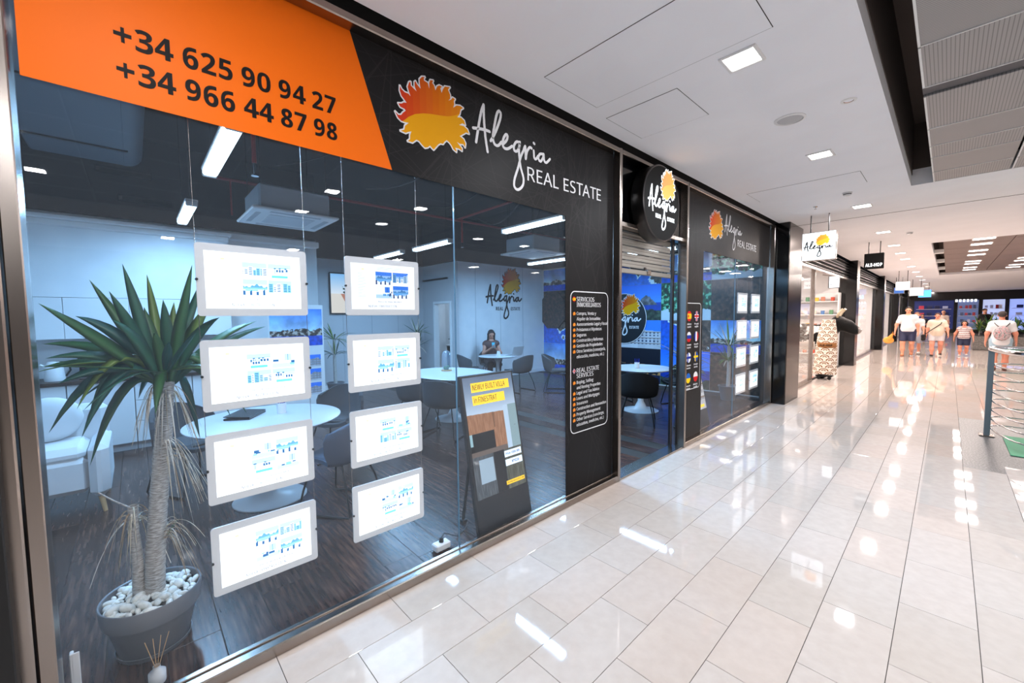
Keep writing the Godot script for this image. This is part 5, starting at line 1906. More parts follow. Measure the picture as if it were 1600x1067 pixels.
	chair(Vector3(-4.35, 0, -6.75), Vector3(-3.6, 0, -6.4), M.fabric_black, "black shell chair left of the entrance table")
	chair(Vector3(-3.25, 0, -7.2), Vector3(-3.6, 0, -6.4), M.fabric_black, "black shell chair right behind the entrance table")
	armchair()
	# on the tables
	t = thing("glass_dome", "glass bell jar with moss on the oval table", "bell jar", Vector3(-5.75, 0.745, -3.83))
	part(t, "wood_base", MB.new().lathe([Vector2(0, 0), Vector2(0.09, 0), Vector2(0.09, 0.02), Vector2(0, 0.02)], 24).mesh(), M.beech)
	part(t, "bell", MB.new().lathe([Vector2(0.08, 0.02), Vector2(0.08, 0.25), Vector2(0.065, 0.31), Vector2(0.03, 0.34), Vector2(0, 0.345)], 24).mesh(), M.jar)
	var mb := MB.new()
	for k in 9:
		mb.ball(Vector3(0.03 * cos(k * 2.4), 0.045 + 0.012 * (k % 3), 0.03 * sin(k * 2.4)), Vector3(0.025, 0.022, 0.025), 7, 5)
	part(t, "moss", mb.mesh(), M.leaf[1])
	part(t, "stem", MB.new().tube([Vector3(0, 0.04, 0), Vector3(0.01, 0.12, 0.01), Vector3(-0.01, 0.24, 0)], 0.008, 6).mesh(), M.bark)
	pen_pot(Vector3(-4.35, 0.745, -1.0), "white pen pot with blue pens on the left table")
	pen_pot(Vector3(-3.62, 0.745, -6.3), "white pen pot with pens on the entrance table")
	laptop(Vector3(-4.45, 0.745, -0.72), -0.6, 0.05, M.leg_black, "closed looking black laptop on the left table")
	laptop(Vector3(-6.85, 0.745, -6.42), -PI * 0.5, 1.9, M.frosted, "open silver laptop in front of the seated woman")
	t = thing("table_card", "small white folded card on the woman's table", "card", Vector3(-6.95, 0.745, -6.05))
	part(t, "card", MB.new().slab(PackedVector2Array([Vector2(-0.03, 0), Vector2(0.03, 0), Vector2(0.0, 0.13)]), 0.1).mesh(), M.white_gloss, front(0.05, 0, 0))
	# plants against the back walls
	yucca(Vector3(-9.2, 0, -5.25), 1.25, 18, 91, "spiky dracaena in a pot by the office doorway")
	yucca(Vector3(-8.9, 0, -3.1), 1.2, 16, 95, "spiky dracaena below the television")
	# shelf unit in the back office
	t = thing("office_counter", "low counter with shelves seen through the doorway", "counter", Vector3(-9.4, 0, -6.95))
	part(t, "body", bx(Vector3(0, 0.4, 0), Vector3(1.4, 0.8, 0.4), 0.006), M.fabric_black)
	part(t, "top", bx(Vector3(0, 0.82, 0), Vector3(1.44, 0.04, 0.44), 0.006), M.white_gloss)
	part(t, "shelf", bx(Vector3(0, 1.0, 0), Vector3(1.4, 0.02, 0.3), 0.003), M.black)


func kitchen() -> void:
	var zs := [1.2, 0.62, 0.04, -0.54, -1.06]
	for i in 4:
		var a: float = zs[i]
		var b: float = zs[i + 1]
		var t := thing("base_cabinet", "white handleless base cabinet, %s from the left along the kitchen wall" % ORDINAL[i], "cabinet", Vector3(-7.28, 0, (a + b) / 2), 0.0, "white kitchen base cabinets")
		var w := a - b - 0.006
		part(t, "body", bx(Vector3(0, 0.5, 0), Vector3(0.56, 0.8, w)), M.white_paint)
		part(t, "plinth", bx(Vector3(-0.02, 0.05, 0), Vector3(0.5, 0.1, w)), M.grey_wall)
		if i % 2 == 0:
			for k in 3:
				part(t, "drawer", bx(Vector3(0.29, 0.235 + 0.265 * k, 0), Vector3(0.02, 0.258, w - 0.004), 0.003), M.white_gloss)
		else:
			part(t, "door", bx(Vector3(0.29, 0.5, 0), Vector3(0.02, 0.79, w - 0.004), 0.003), M.white_gloss)
		var u := thing("wall_cabinet", "white handleless wall cabinet, %s from the left above the worktop" % ORDINAL[i], "cabinet", Vector3(-7.4, 0, (a + b) / 2), 0.0, "white kitchen wall cabinets")
		part(u, "body", bx(Vector3(-0.02, 1.68, 0), Vector3(0.32, 0.5, w + 0.005)), M.white_paint)
		part(u, "door", bx(Vector3(0.15, 1.68, 0), Vector3(0.02, 0.5, w + 0.002), 0.002), M.white_gloss)
	struct("wall_bulkhead", span(Vector3(-7.6, 1.935, 1.2), Vector3(-7.24, 2.78, -1.06)), M.white_wall, "smooth white bulkhead above the kitchen cabinets")
	var t := thing("worktop", "dark wood worktop along the kitchen cabinets", "worktop", Vector3(-7.26, 0.92, 0.07))
	part(t, "slab", bx(Vector3.ZERO, Vector3(0.64, 0.04, 2.28), 0.004), M.worktop)
	t = thing("cornice", "white cornice on top of the kitchen wall units", "cornice", Vector3(-7.4, 2.85, -0.2))
	part(t, "moulding", MB.new().box(Vector3(0.02, -0.04, 0.28), Vector3(0.4, 0.07, 2.3), 0.01).box(Vector3(0.05, 0.02, 0.28), Vector3(0.46, 0.05, 2.36), 0.01).mesh(), M.white_paint)
	part(t, "moulding", MB.new().box(Vector3(-0.15, 0.06, -1.53), Vector3(0.2, 0.1, 1.34), 0.01).mesh(), M.white_paint)
	t = thing("coffee_machine", "black coffee machine on the dark worktop", "coffee machine", Vector3(-7.25, 0.94, 0.42))
	part(t, "body", bx(Vector3(-0.06, 0.16, 0), Vector3(0.18, 0.32, 0.2), 0.02), M.black_gloss)
	part(t, "head", bx(Vector3(0.07, 0.27, 0), Vector3(0.14, 0.1, 0.2), 0.02), M.black_gloss)
	part(t, "drip_tray", bx(Vector3(0.07, 0.015, 0), Vector3(0.14, 0.03, 0.2), 0.006), M.steel)
	part(t, "spout", MB.new().cyl(Vector3(0.08, 0.22, 0), Vector3(0.08, 0.18, 0), 0.015, 0.01, 10).mesh(), M.chrome)
	t = thing("kettle", "white kettle on the worktop left of the coffee machine", "kettle", Vector3(-7.2, 0.94, 0.72))
	part(t, "body", MB.new().lathe([Vector2(0, 0), Vector2(0.085, 0), Vector2(0.09, 0.02), Vector2(0.07, 0.2), Vector2(0.05, 0.23), Vector2(0, 0.235)], 24).mesh(), M.white_gloss)
	part(t, "handle", MB.new().tube([Vector3(0, 0.22, -0.04), Vector3(0, 0.21, -0.12), Vector3(0, 0.12, -0.13), Vector3(0, 0.05, -0.09)], 0.01, 8).mesh(), M.leg_black)
	part(t, "spout", MB.new().cyl(Vector3(0, 0.15, 0.06), Vector3(0, 0.2, 0.11), 0.02, 0.012, 10).mesh(), M.white_gloss)


func table(at: Vector3, rx: float, rz: float, label: String) -> void:
	var t := thing("pedestal_table", label, "table", at, 0.0, "white pedestal tables")
	part(t, "tabletop", MB.new().lathe([Vector2(0, 0.718), Vector2(rx - 0.03, 0.718), Vector2(rx, 0.735), Vector2(rx, 0.741), Vector2(rx - 0.006, 0.745), Vector2(0, 0.745)], 48, Vector3.ZERO, 1.0, rz / rx).mesh(), M.table_white)
	part(t, "pedestal", MB.new().lathe([Vector2(0.0, 0.0), Vector2(0.3, 0.0), Vector2(0.3, 0.008), Vector2(0.2, 0.025), Vector2(0.1, 0.06), Vector2(0.05, 0.16), Vector2(0.035, 0.35), Vector2(0.045, 0.6), Vector2(0.09, 0.69), Vector2(0.15, 0.718)], 32).mesh(), M.table_white)


func chair(at: Vector3, to: Vector3, cloth: Material, label: String) -> void:
	var d := to - at
	var t := thing("shell_chair", label, "chair", at, atan2(d.x, d.z), "shell chairs with black sled legs")
	# bucket: seat running up into a wrapped backrest
	var prof := [Vector2(0.25, 0.425), Vector2(0.24, 0.445), Vector2(0.12, 0.45), Vector2(-0.02, 0.435), Vector2(-0.13, 0.435), Vector2(-0.2, 0.47), Vector2(-0.24, 0.55), Vector2(-0.26, 0.66), Vector2(-0.28, 0.77), Vector2(-0.285, 0.815)]
	var rows := []
	var outer := []
	for i in prof.size():
		var row := []
		var orow := []
		var f := float(i) / (prof.size() - 1)
		for j in 15:
			var u := lerpf(-1.0, 1.0, j / 14.0)
			var wrap := clampf((f - 0.3) / 0.4, 0.0, 1.0)
			var half := lerpf(0.235, 0.30, wrap) * (1.0 - 0.12 * maxf(f - 0.8, 0.0) / 0.2)
			var p := Vector3(u * half, prof[i].y, prof[i].x)
			p.z += 0.22 * wrap * pow(absf(u), 2.6)
			p.x *= 1.0 - 0.06 * wrap * absf(u)
			p.y += 0.045 * (1.0 - wrap) * pow(absf(u), 3.0)
			if f > 0.75:
				p.y -= 0.11 * pow(absf(u), 3.0) * (f - 0.75) / 0.25
			row.append(p)
			var out := Vector3(u * 0.6 * wrap, -(1.0 - wrap), -wrap * (1.0 - 0.5 * absf(u))).normalized() * 0.032
			orow.append(p + out)
		rows.append(row)
		outer.append(orow)
	var mb := MB.new()
	mb.grid(rows)
	mb.grid(outer)
	# rim closing the two skins
	var edge_in := []
	var edge_out := []
	for j in 15:
		edge_in.append(rows[0][j])
		edge_out.append(outer[0][j])
	for i in range(1, rows.size()):
		edge_in.append(rows[i][14])
		edge_out.append(outer[i][14])
	for j in range(13, -1, -1):
		edge_in.append(rows[rows.size() - 1][j])
		edge_out.append(outer[rows.size() - 1][j])
	for i in range(rows.size() - 2, 0, -1):
		edge_in.append(rows[i][0])
		edge_out.append(outer[i][0])
	for i in edge_in.size():
		var k := (i + 1) % edge_in.size()
		var nn: Vector3 = (edge_in[k] - edge_in[i]).cross(edge_out[i] - edge_in[i]).normalized()
		if nn.dot(edge_in[i] - Vector3(0, 0.55, -0.02)) < 0:
			nn = -nn
		mb.quad(edge_in[i], edge_in[k], edge_out[k], edge_out[i], nn)
	part(t, "shell", mb.mesh(), cloth)
	part(t, "seat_cushion", MB.new().box(Vector3(0, 0.462, 0.03), Vector3(0.42, 0.045, 0.4), 0.02).mesh(), cloth)
	for s in [-1.0, 1.0]:
		part(t, "sled_leg", MB.new().tube([Vector3(s * 0.16, 0.42, 0.16), Vector3(s * 0.22, 0.2, 0.21), Vector3(s * 0.25, 0.02, 0.24), Vector3(s * 0.25, 0.009, 0.22), Vector3(s * 0.25, 0.009, -0.22), Vector3(s * 0.25, 0.02, -0.24), Vector3(s * 0.22, 0.2, -0.2), Vector3(s * 0.16, 0.42, -0.12)], 0.009, 8).mesh(), M.leg_black)
	part(t, "cross_bar", MB.new().tube([Vector3(-0.17, 0.405, 0.1), Vector3(0.17, 0.405, 0.1)], 0.009, 8).mesh(), M.leg_black)


func armchair() -> void:
	var t := thing("armchair", "pale upholstered armchair on wooden legs behind the yucca", "armchair", Vector3(-5.3, 0, 0.62), 0.0)
	part(t, "seat", MB.new().box(Vector3(0, 0.33, 0), Vector3(0.66, 0.3, 0.56), 0.04).mesh(), M.fabric_white)
	part(t, "backrest", MB.new().box(Vector3(-0.3, 0.55, 0), Vector3(0.16, 0.62, 0.78), 0.05).mesh(), M.fabric_white)
	for s in [-1.0, 1.0]:
		part(t, "armrest", MB.new().box(Vector3(0.02, 0.37, s * 0.34), Vector3(0.8, 0.46, 0.13), 0.05).mesh(), M.fabric_white)
		for q in [-0.32, 0.34]:
			part(t, "leg", MB.new().cyl(Vector3(q, 0.2, s * 0.33), Vector3(q + 0.03 * signf(q), 0.0, s * 0.36), 0.024, 0.014, 12).mesh(), M.beech)
	part(t, "cushion", MB.new().box(Vector3(0.03, 0.51, 0), Vector3(0.58, 0.13, 0.52), 0.05).mesh(), M.fabric_white)
	var p := thing("throw_pillow", "square pillow leaning on the pale armchair", "pillow", Vector3(-5.41, 0.775, 0.6), 0.2)
	part(p, "pillow", MB.new().ball(Vector3(0, 0, 0), Vector3(0.09, 0.2, 0.22), 16, 10).mesh(), M.fabric_white)


func pen_pot(at: Vector3, label: String) -> void:
	var t := thing("pen_pot", label, "pen pot", at, 0.0, "white pen pots")
	part(t, "cup", MB.new().lathe([Vector2(0, 0), Vector2(0.04, 0), Vector2(0.042, 0.1), Vector2(0.038, 0.1), Vector2(0.036, 0.01), Vector2(0, 0.01)], 20).mesh(), M.white_gloss)
	for k in 6:
		var a := TAU * k / 6
		part(t, "pen", MB.new().cyl(Vector3(cos(a) * 0.012, 0.012, sin(a) * 0.012), Vector3(cos(a) * 0.04, 0.145 + 0.01 * (k % 3), sin(a) * 0.04), 0.005, 0.005, 6).mesh(), M.pen_blue)


func laptop(at: Vector3, turn: float, open: float, shell: Material, label: String) -> void:
	var t := thing("laptop", label, "laptop", at, turn, "laptops")
	part(t, "base", bx(Vector3(0, 0.008, 0), Vector3(0.33, 0.016, 0.22), 0.005), shell)
	part(t, "keyboard", bx(Vector3(0, 0.0165, 0.02), Vector3(0.28, 0.002, 0.11), 0.001), M.black)
	part(t, "lid", bx(Vector3(0, 0.004, 0.11), Vector3(0.33, 0.008, 0.22), 0.003), shell, Transform3D(Basis(Vector3.RIGHT, -open), Vector3(0, 0.018, -0.11)))


# ================================================================ down the corridor
func build_corridor() -> void:
	# pilasters between the shops
	var cols := [-8.58, -16.45, -24.3, -32.0, -39.5]
	for i in cols.size():
		var z: float = cols[i]
		var t := thing("pilaster", ["black and steel pilaster at the end of the agency", "black and steel pilaster beside the cow figure", "third black pilaster along the shops", "fourth black pilaster along the shops", "farthest black pilaster along the shops"][i], "pillar", Vector3(-2.1, 0, z), 0.0, "pilasters between the shops")
		part(t, "front_face", bx(Vector3(0.0, 1.64, -0.005), Vector3(0.26, 3.28, 0.03), 0.003), M.black_gloss)
		part(t, "side_face", bx(Vector3(0.125, 1.64, -0.48 if i == 0 else -0.28), Vector3(0.02, 3.28, 0.92 if i == 0 else 0.52), 0.003), M.steel_brown)
		part(t, "core", bx(Vector3(-0.09, 1.64, -0.48 if i == 0 else -0.28), Vector3(0.4, 3.28, 0.9 if i == 0 else 0.5)), M.black)
		part(t, "rear_face", bx(Vector3(0.0, 1.64, -0.95 if i == 0 else -0.55), Vector3(0.26, 3.28, 0.02), 0.003), M.black_gloss)
	# party wall and the gift shop behind the cow
	struct("wall_party", span(Vector3(-11, 0, -9.22), Vector3(-2.42, 3.9, -9.5)), M.white_wall, "white party wall between agency and gift shop")
	struct("wall_gift_back", span(Vector3(-6.6, 0, -9.5), Vector3(-6.4, 3.3, -17)), M.white_wall, "white back wall of the gift shop")
	struct("wall_gift_side", span(Vector3(-6.6, 0, -16.5), Vector3(-2.42, 3.3, -16.9)), M.white_wall, "white side wall of the gift shop")
	struct("floor_gift", span(Vector3(-6.6, -0.1, -9.3), Vector3(-2.32, 0.0, -48)), M.tiles[1], "pale floor inside the row of shops")
	struct("ceiling_gift", span(Vector3(-6.6, 3.0, -9.5), Vector3(-2.25, 3.1, -48)), M.white_wall, "white ceiling inside the row of shops")
	for b in 5:
		var z0: float = [-9.55, -17.05, -24.9, -32.6, -40.1][b]
		var z1: float = [-16.4, -24.25, -31.95, -39.45, -47.9][b]
		var which: String = ["gift", "second", "third", "fourth", "fifth"][b]
		for s in 2:
			var za := lerpf(z0, z1, 0.12 + 0.44 * s)
			panel_light_in(Vector3(-4.0, 2.99, za - 0.6), "%s light strip in the %s shop's ceiling" % [["near", "far"][s], which], 10.0 if b == 0 else 10.0, Color(1, 0.92, 0.88))
		# louvre grille over the window
		var t := thing("louvre", "dark louvre grille above the %s shop window" % which, "grille", Vector3(-2.2, 0, (z0 + z1) / 2), 0.0, "louvre grilles above the shops")
		part(t, "backing", bx(Vector3(-0.08, 3.0, 0), Vector3(0.02, 0.5, z0 - z1)), M.black_matt)
		if b < 3:
			for k in 6:
				part(t, "slat", MB.new().box(Vector3(0, 2.78 + 0.085 * k, 0), Vector3(0.06, 0.02, z0 - z1), 0.004).mesh(), M.steel_dark)
		part(t, "bottom_rail", bx(Vector3(0, 2.7, 0), Vector3(0.12, 0.06, z0 - z1), 0.006), M.steel)
		if b == 0:
			struct("window_5", span(Vector3(-2.26, 0.06, z0), Vector3(-2.25, 2.68, -12.0)), M.glass, "window pane of the gift shop")
			struct("trim_2", span(Vector3(-2.3, 0, z0), Vector3(-2.2, 0.06, -12.0)), M.steel)
			struct("trim_3", span(Vector3(-2.29, 0, -12.0), Vector3(-2.21, 2.7, -12.06)), M.steel)
		else:
			struct("window_%d" % (5 + b), span(Vector3(-2.26, 0.06, z0), Vector3(-2.25, 2.68, z1)), M.glass)
			struct("trim_%d" % (3 + b), span(Vector3(-2.3, 0, z0), Vector3(-2.2, 0.08, z1)), M.steel)
			struct("wall_shop_%d" % b, span(Vector3(-6.6, 0, z1 + 0.05), Vector3(-2.35, 3.0, z1 - 0.1)), M.white_wall)
			struct("wall_shop_back_%d" % b, span(Vector3(-4.4, 0, z0), Vector3(-4.3, 3.0, z1)), M.white_wall)
	gift_shop()
	cow()
	# signs hanging over the corridor
	var t := thing("hanging_sign", "black hanging sign with white ALE-HOP lettering", "sign", Vector3(-1.21, 2.84, -12.5))
	part(t, "case", bx(Vector3.ZERO, Vector3(0.34, 0.35, 0.1), 0.006), M.sign_black)
	words(t, "ALE-HOP", Transform3D(Basis.IDENTITY, Vector3(0, -0.09, 0.051)), 0.075, 0.29, M.sign_glow, true, 1)
	for s in [-1.0, 1.0]:
		part(t, "rod", MB.new().tube([Vector3(s * 0.1, 0.17, 0), Vector3(s * 0.1, 0.44, 0)], 0.009, 8).mesh(), M.steel_dark)
	var far_signs := [[-1.25, -22.0, 0.42, Color(1, 1, 1), "blank white glowing sign hanging down the corridor"], [-1.1, -28.0, 0.5, Color(0.95, 0.97, 1), "second white glowing sign hanging farther down"], [-0.9, -31.0, 0.5, Color(0.3, 0.65, 1.0), "light blue glowing sign hanging far down the corridor"], [-1.6, -26.0, 0.35, Color(0.2, 0.35, 0.6), "small dark blue sign hanging by the shops"]]
	for s in far_signs:
		t = thing("hanging_sign", s[4], "sign", Vector3(s[0], 2.78 - 0.004 * absf(s[1]), s[1]))
		part(t, "case", bx(Vector3.ZERO, Vector3(s[2], s[2] * 0.8, 0.1), 0.006), M.steel)
		part(t, "face", bx(Vector3(0, 0, 0.05), Vector3(s[2] - 0.02, s[2] * 0.8 - 0.02, 0.006)), glow(s[3], 1.3))
		for q in [-1.0, 1.0]:
			part(t, "rod", MB.new().tube([Vector3(q * s[2] * 0.3, s[2] * 0.4, 0), Vector3(q * s[2] * 0.3, 0.6, 0)], 0.012, 6).mesh(), M.steel_dark)
	t = thing("hanging_sign", "dark red glowing sign hanging at the far right", "sign", Vector3(3.25, 2.72, -27.0))
	part(t, "case", bx(Vector3.ZERO, Vector3(0.62, 0.4, 0.1), 0.01), mat(Color(0.25, 0.05, 0.06), 0.4))
	part(t, "face", bx(Vector3(0, 0, 0.052), Vector3(0.44, 0.16, 0.006), 0.002), glow(Color(1.0, 0.35, 0.4), 1.2))
	for q in [-1.0, 1.0]:
		part(t, "rod", MB.new().tube([Vector3(q * 0.2, 0.2, 0), Vector3(q * 0.2, 0.56, 0)], 0.012, 6).mesh(), M.steel_dark)
	far_shop()
	railing()
	planter()


func panel_light_in(at: Vector3, label: String, energy: float, color: Color) -> void:
	var t := thing("strip_light", label, "light", at, 0.0, "strip lights inside the shops")
	part(t, "diffuser", bx(Vector3(0, -0.005, 0), Vector3(0.3, 0.02, 1.6), 0.004), M.lamp_warm)
	down_light(t, Vector3(0, -0.025, 0), Vector2(0.3, 1.6), energy, color)


func gift_shop() -> void:
	var palette := [Color(0.9, 0.85, 0.78), Color(0.85, 0.35, 0.25), Color(0.95, 0.75, 0.3), Color(0.35, 0.5, 0.7), Color(0.9, 0.9, 0.9), Color(0.75, 0.5, 0.4), Color(0.4, 0.6, 0.45)]
	var mats := []
	for c in palette:
		mats.append(mat(c, 0.5))
	for u in 2:
		var t := thing("shelf_unit", ["white shelf unit with small gifts on the side wall of the gift shop", "white shelf unit along the back wall of the gift shop"][u], "shelves", [Vector3(-3.3, 0, -16.25), Vector3(-6.2, 0, -13.2)][u], [0.0, PI / 2][u], "shelf units in the gift shop")
		part(t, "back_panel", bx(Vector3(0, 1.15, -0.17), Vector3(1.9, 2.3, 0.03)), M.white_gloss)
		for s in [-1.0, 1.0]:
			part(t, "side_panel", bx(Vector3(s * 0.95, 1.15, 0), Vector3(0.03, 2.3, 0.36)), M.white_gloss)
		for k in 5:
			part(t, "shelf", bx(Vector3(0, 0.35 + 0.42 * k, 0), Vector3(1.87, 0.025, 0.34), 0.003), M.white_gloss)
		var base := t.transform
		var names := ["bottom", "second", "third", "fourth", "top"]
		var gift_mesh := MB.new().box(Vector3(0, 0.07, 0), Vector3(0.1, 0.14, 0.1), 0.012).mesh()
		var cup_mesh := MB.new().lathe([Vector2(0, 0), Vector2(0.05, 0), Vector2(0.055, 0.12), Vector2(0.045, 0.12), Vector2(0.04, 0.02), Vector2(0, 0.02)], 14).mesh()
		for k in 5:
			for i in 8:
				var which := (i * 3 + k * 2 + u) % 7
				var g := thing("gift_item", "%s %s, %s along the %s shelf of the %s unit" % [["beige", "red", "amber", "blue", "white", "tan", "green"][which], "gift box" if (i + k) % 2 == 0 else "cup", ORDINAL[i], names[k], ["side wall", "back wall"][u]], "gift", base * Vector3(-0.78 + 0.22 * i + 0.03 * ((i * k) % 3), 0.3635 + 0.42 * k, 0.02), 0.0, "gifts on the %s shelf, %s unit" % [names[k], ["side", "back"][u]])
				part(g, "body", gift_mesh if (i + k) % 2 == 0 else cup_mesh, mats[(i * 3 + k * 2 + u) % 7])
	var t := thing("box_sign", "small white light box with dark letters inside the gift shop door", "sign", Vector3(-2.0, 2.44, -13.0))
	part(t, "case", bx(Vector3.ZERO, Vector3(0.22, 0.3, 0.12), 0.006), M.black)
	part(t, "face", bx(Vector3(0.01, 0, 0.06), Vector3(0.2, 0.28, 0.006)), M.panel_glow)
	words(t, "DESIGN", Transform3D(Basis.IDENTITY, Vector3(0.01, 0.06, 0.0635)), 0.04, 0.15, M.ink, true, 1)
	words(t, "& GIFT", Transform3D(Basis.IDENTITY, Vector3(0.01, -0.06, 0.0635)), 0.04, 0.15, M.ink, true, 1)
	part(t, "bracket", MB.new().tube([Vector3(-0.04, 0.15, 0), Vector3(-0.1, 0.17, 0), Vector3(-0.24, 0.2, 0)], 0.01, 6).mesh(), M.steel)
	# yellow and red goods in the next windows
	var goods := [[-2.75, -18.5, Color(0.95, 0.75, 0.1), "yellow gift bag on a stand in the second shop window"], [-2.75, -19.6, Color(0.85, 0.4, 0.3), "red gift bag on a stand in the second shop window"], [-2.7, -26.5, Color(0.75, 0.08, 0.12), "tall red poster stand in the third shop window"], [-2.7, -28.5, Color(0.25, 0.3, 0.6), "blue gift bag on a stand in the third shop window"]]
	for g in goods:
		t = thing("display_bag", g[3], "bag", Vector3(g[0], 0, g[1]))
		part(t, "stand", bx(Vector3(0, 0.4, 0), Vector3(0.4, 0.8, 0.4), 0.01), M.white_gloss)
		part(t, "bag", bx(Vector3(0, 1.1, 0), Vector3(0.22, 0.6, 0.5), 0.02), mat(g[2], 0.5))
		part(t, "handle", MB.new().tube([Vector3(0, 1.4, -0.1), Vector3(0, 1.52, 0), Vector3(0, 1.4, 0.1)], 0.01, 6).mesh(), M.leg_black)


func cow() -> void:
	var t := thing("cow_figure", "life size black and white cow figure at the gift shop entrance", "figure", Vector3(-2.45, 0, -12.95))
	var f := Field.new()
	f.k = 0.09
	var blk := Color(0.012, 0.012, 0.013)
	var wht := Color(0.75, 0.73, 0.7)
	# facing +x
	f.bone(Vector3(-0.75, 1.12, 0), Vector3(-0.1, 1.08, 0), 0.27, 0.29, blk)
	f.bone(Vector3(-0.1, 1.08, 0), Vector3(0.3, 1.1, 0), 0.29, 0.25, blk)
	f.bone(Vector3(-0.4, 0.98, 0), Vector3(0.0, 0.95, 0), 0.24, 0.26, wht)
	f.bone(Vector3(0.3, 1.15, 0), Vector3(0.56, 1.4, 0), 0.22, 0.15, blk)
	f.bone(Vector3(0.58, 1.45, 0), Vector3(0.76, 1.36, 0), 0.13, 0.115, blk)
	f.bone(Vector3(0.76, 1.36, 0), Vector3(0.95, 1.23, 0), 0.1, 0.082, blk)
	f.bone(Vector3(0.66, 1.3, 0), Vector3(0.88, 1.19, 0), 0.075, 0.06, blk)
	f.bone(Vector3(0.25, 0.95, 0), Vector3(0.42, 0.92, 0), 0.13, 0.07, blk)
	for s in [-1.0, 1.0]:
		f.bone(Vector3(0.28, 0.95, s * 0.15), Vector3(0.3, 0.52, s * 0.14), 0.12, 0.065, blk)
		f.bone(Vector3(0.3, 0.52, s * 0.14), Vector3(0.29, 0.08, s * 0.14), 0.06, 0.045, wht)
		f.bone(Vector3(0.29, 0.06, s * 0.14), Vector3(0.32, 0.05, s * 0.14), 0.055, 0.055, blk)
		f.bone(Vector3(-0.75, 1.0, s * 0.16), Vector3(-0.68, 0.66, s * 0.16), 0.17, 0.09, wht)
		f.bone(Vector3(-0.68, 0.66, s * 0.16), Vector3(-0.82, 0.45, s * 0.15), 0.085, 0.055, wht)
		f.bone(Vector3(-0.82, 0.45, s * 0.15), Vector3(-0.8, 0.08, s * 0.15), 0.052, 0.045, wht)
		f.bone(Vector3(-0.8, 0.06, s * 0.15), Vector3(-0.76, 0.05, s * 0.15), 0.055, 0.055, blk)
		f.bone(Vector3(0.55, 1.46, s * 0.1), Vector3(0.5, 1.47, s * 0.27), 0.035, 0.02, blk)
	f.bone(Vector3(-1.02, 1.25, 0), Vector3(-1.08, 0.7, 0), 0.03, 0.02, blk)
	f.bone(Vector3(-1.08, 0.7, 0), Vector3(-1.08, 0.5, 0), 0.035, 0.02, blk)
	var mb := MB.new()
	mb.with_color = true
	f.build(mb, 0.028)
	# white patches of the coat
	var nz := FastNoiseLite.new()
	nz.seed = 12
	nz.frequency = 1.6
	for i in mb.v.size():
		var p := mb.v[i]
		if p.x < 0.3 and p.y > 0.6 and nz.get_noise_3dv(p) > 0.12:
			mb.c[i] = wht
	for i in mb.v.size():
		var p := mb.v[i]
		if p.x > 0.97 and p.y < 1.3:
			mb.c[i] = Color(0.4, 0.36, 0.34)
	part(t, "body", mb.mesh(), M.cow)
	for s in [-1.0, 1.0]:
		part(t, "horn", MB.new().tube([Vector3(0.57, 1.54, s * 0.07), Vector3(0.58, 1.6, s * 0.17), Vector3(0.62, 1.68, s * 0.2), Vector3(0.68, 1.76, s * 0.17)], 0.028, 8).mesh(), mat(Color(0.85, 0.78, 0.66), 0.4))
		part(t, "eye", MB.new().ball(Vector3(0.72, 1.46, s * 0.1), Vector3(0.02, 0.02, 0.012), 8, 6).mesh(), M.black_gloss)
		part(t, "nostril", MB.new().ball(Vector3(1.02, 1.25, s * 0.035), Vector3(0.012, 0.012, 0.014), 8, 6).mesh(), M.letter_white)
	# the patterned robe put over its shoulders
	t = thing("patterned_robe", "gold and white wave patterned robe hung over the cow's neck", "robe", Vector3(-2.02, 0, -12.66))
	var rows := []
	for i in 20:
		var fy := i / 19.0
		var y := lerpf(1.5, 0.14, fy)
		var w := lerpf(0.13, 0.19, minf(fy * 3.0, 1.0)) + 0.05 * fy
		var dd := lerpf(0.07, 0.14, minf(fy * 2.0, 1.0))
		var row := []
		for k in 28:
			var a := TAU * k / 28
			var fold := 1.0 + 0.05 * sin(a * 7.0) * fy
			row.append(Vector3(cos(a) * w * fold - 0.05 * fy, y, sin(a) * dd * fold))
		rows.append(row)
	var rb := MB.new()
	rb.with_uv = true
	rb.grid(rows, true)
	part(t, "cloth", rb.mesh(), M.robe)
	part(t, "belt", MB.new().lathe([Vector2(0.2, 0.80), Vector2(0.208, 0.81), Vector2(0.21, 0.92), Vector2(0.203, 0.93)], 28, Vector3(-0.02, 0, 0), 1.0, 0.72).mesh(), mat(Color(0.62, 0.42, 0.24), 0.7))
	words(t, "ALE-HOP", Transform3D(Basis.IDENTITY, Vector3(-0.02, 0.865, 0.152)), 0.05, 0.26, M.ink, true, 1)
	part(t, "wheel_base", MB.new().box(Vector3(-0.05, 0.09, 0), Vector3(0.34, 0.03, 0.2), 0.008).cyl(Vector3(-0.16, 0.04, 0.05), Vector3(-0.16, 0.04, 0.08), 0.04, 0.04, 12).cyl(Vector3(0.06, 0.04, 0.05), Vector3(0.06, 0.04, 0.08), 0.04, 0.04, 12).mesh(), M.leg_black)


func robe_image() -> Image:
	# overlapping wave arcs
	var im := Image.create(512, 512, false, Image.FORMAT_RGB8)
	var gold := Color(0.52, 0.31, 0.12)
	var cream := Color(0.93, 0.9, 0.85)
	var s := 512.0 / 6.0
	for y in 512:
		for x in 512:
			var c := gold
			var row := int(floor(y / (s * 0.5)))
			var hit := false
			for k in [row + 2, row + 1, row]:
				var cy: float = (k + 0.0) * s * 0.5 + s * 0.5
				var shift := s * 0.5 if int(k) % 2 != 0 else 0.0
				var cx := floorf((x - shift) / s) * s + shift + s * 0.5
				var d := Vector2(x - cx, y - cy).length()
				if d < s * 0.5 and y < cy:
					c = cream if int(d / (s * 0.1)) % 2 == 0 else gold
					hit = true
					break
			im.set_pixel(x, y, c if hit else cream)
	return im


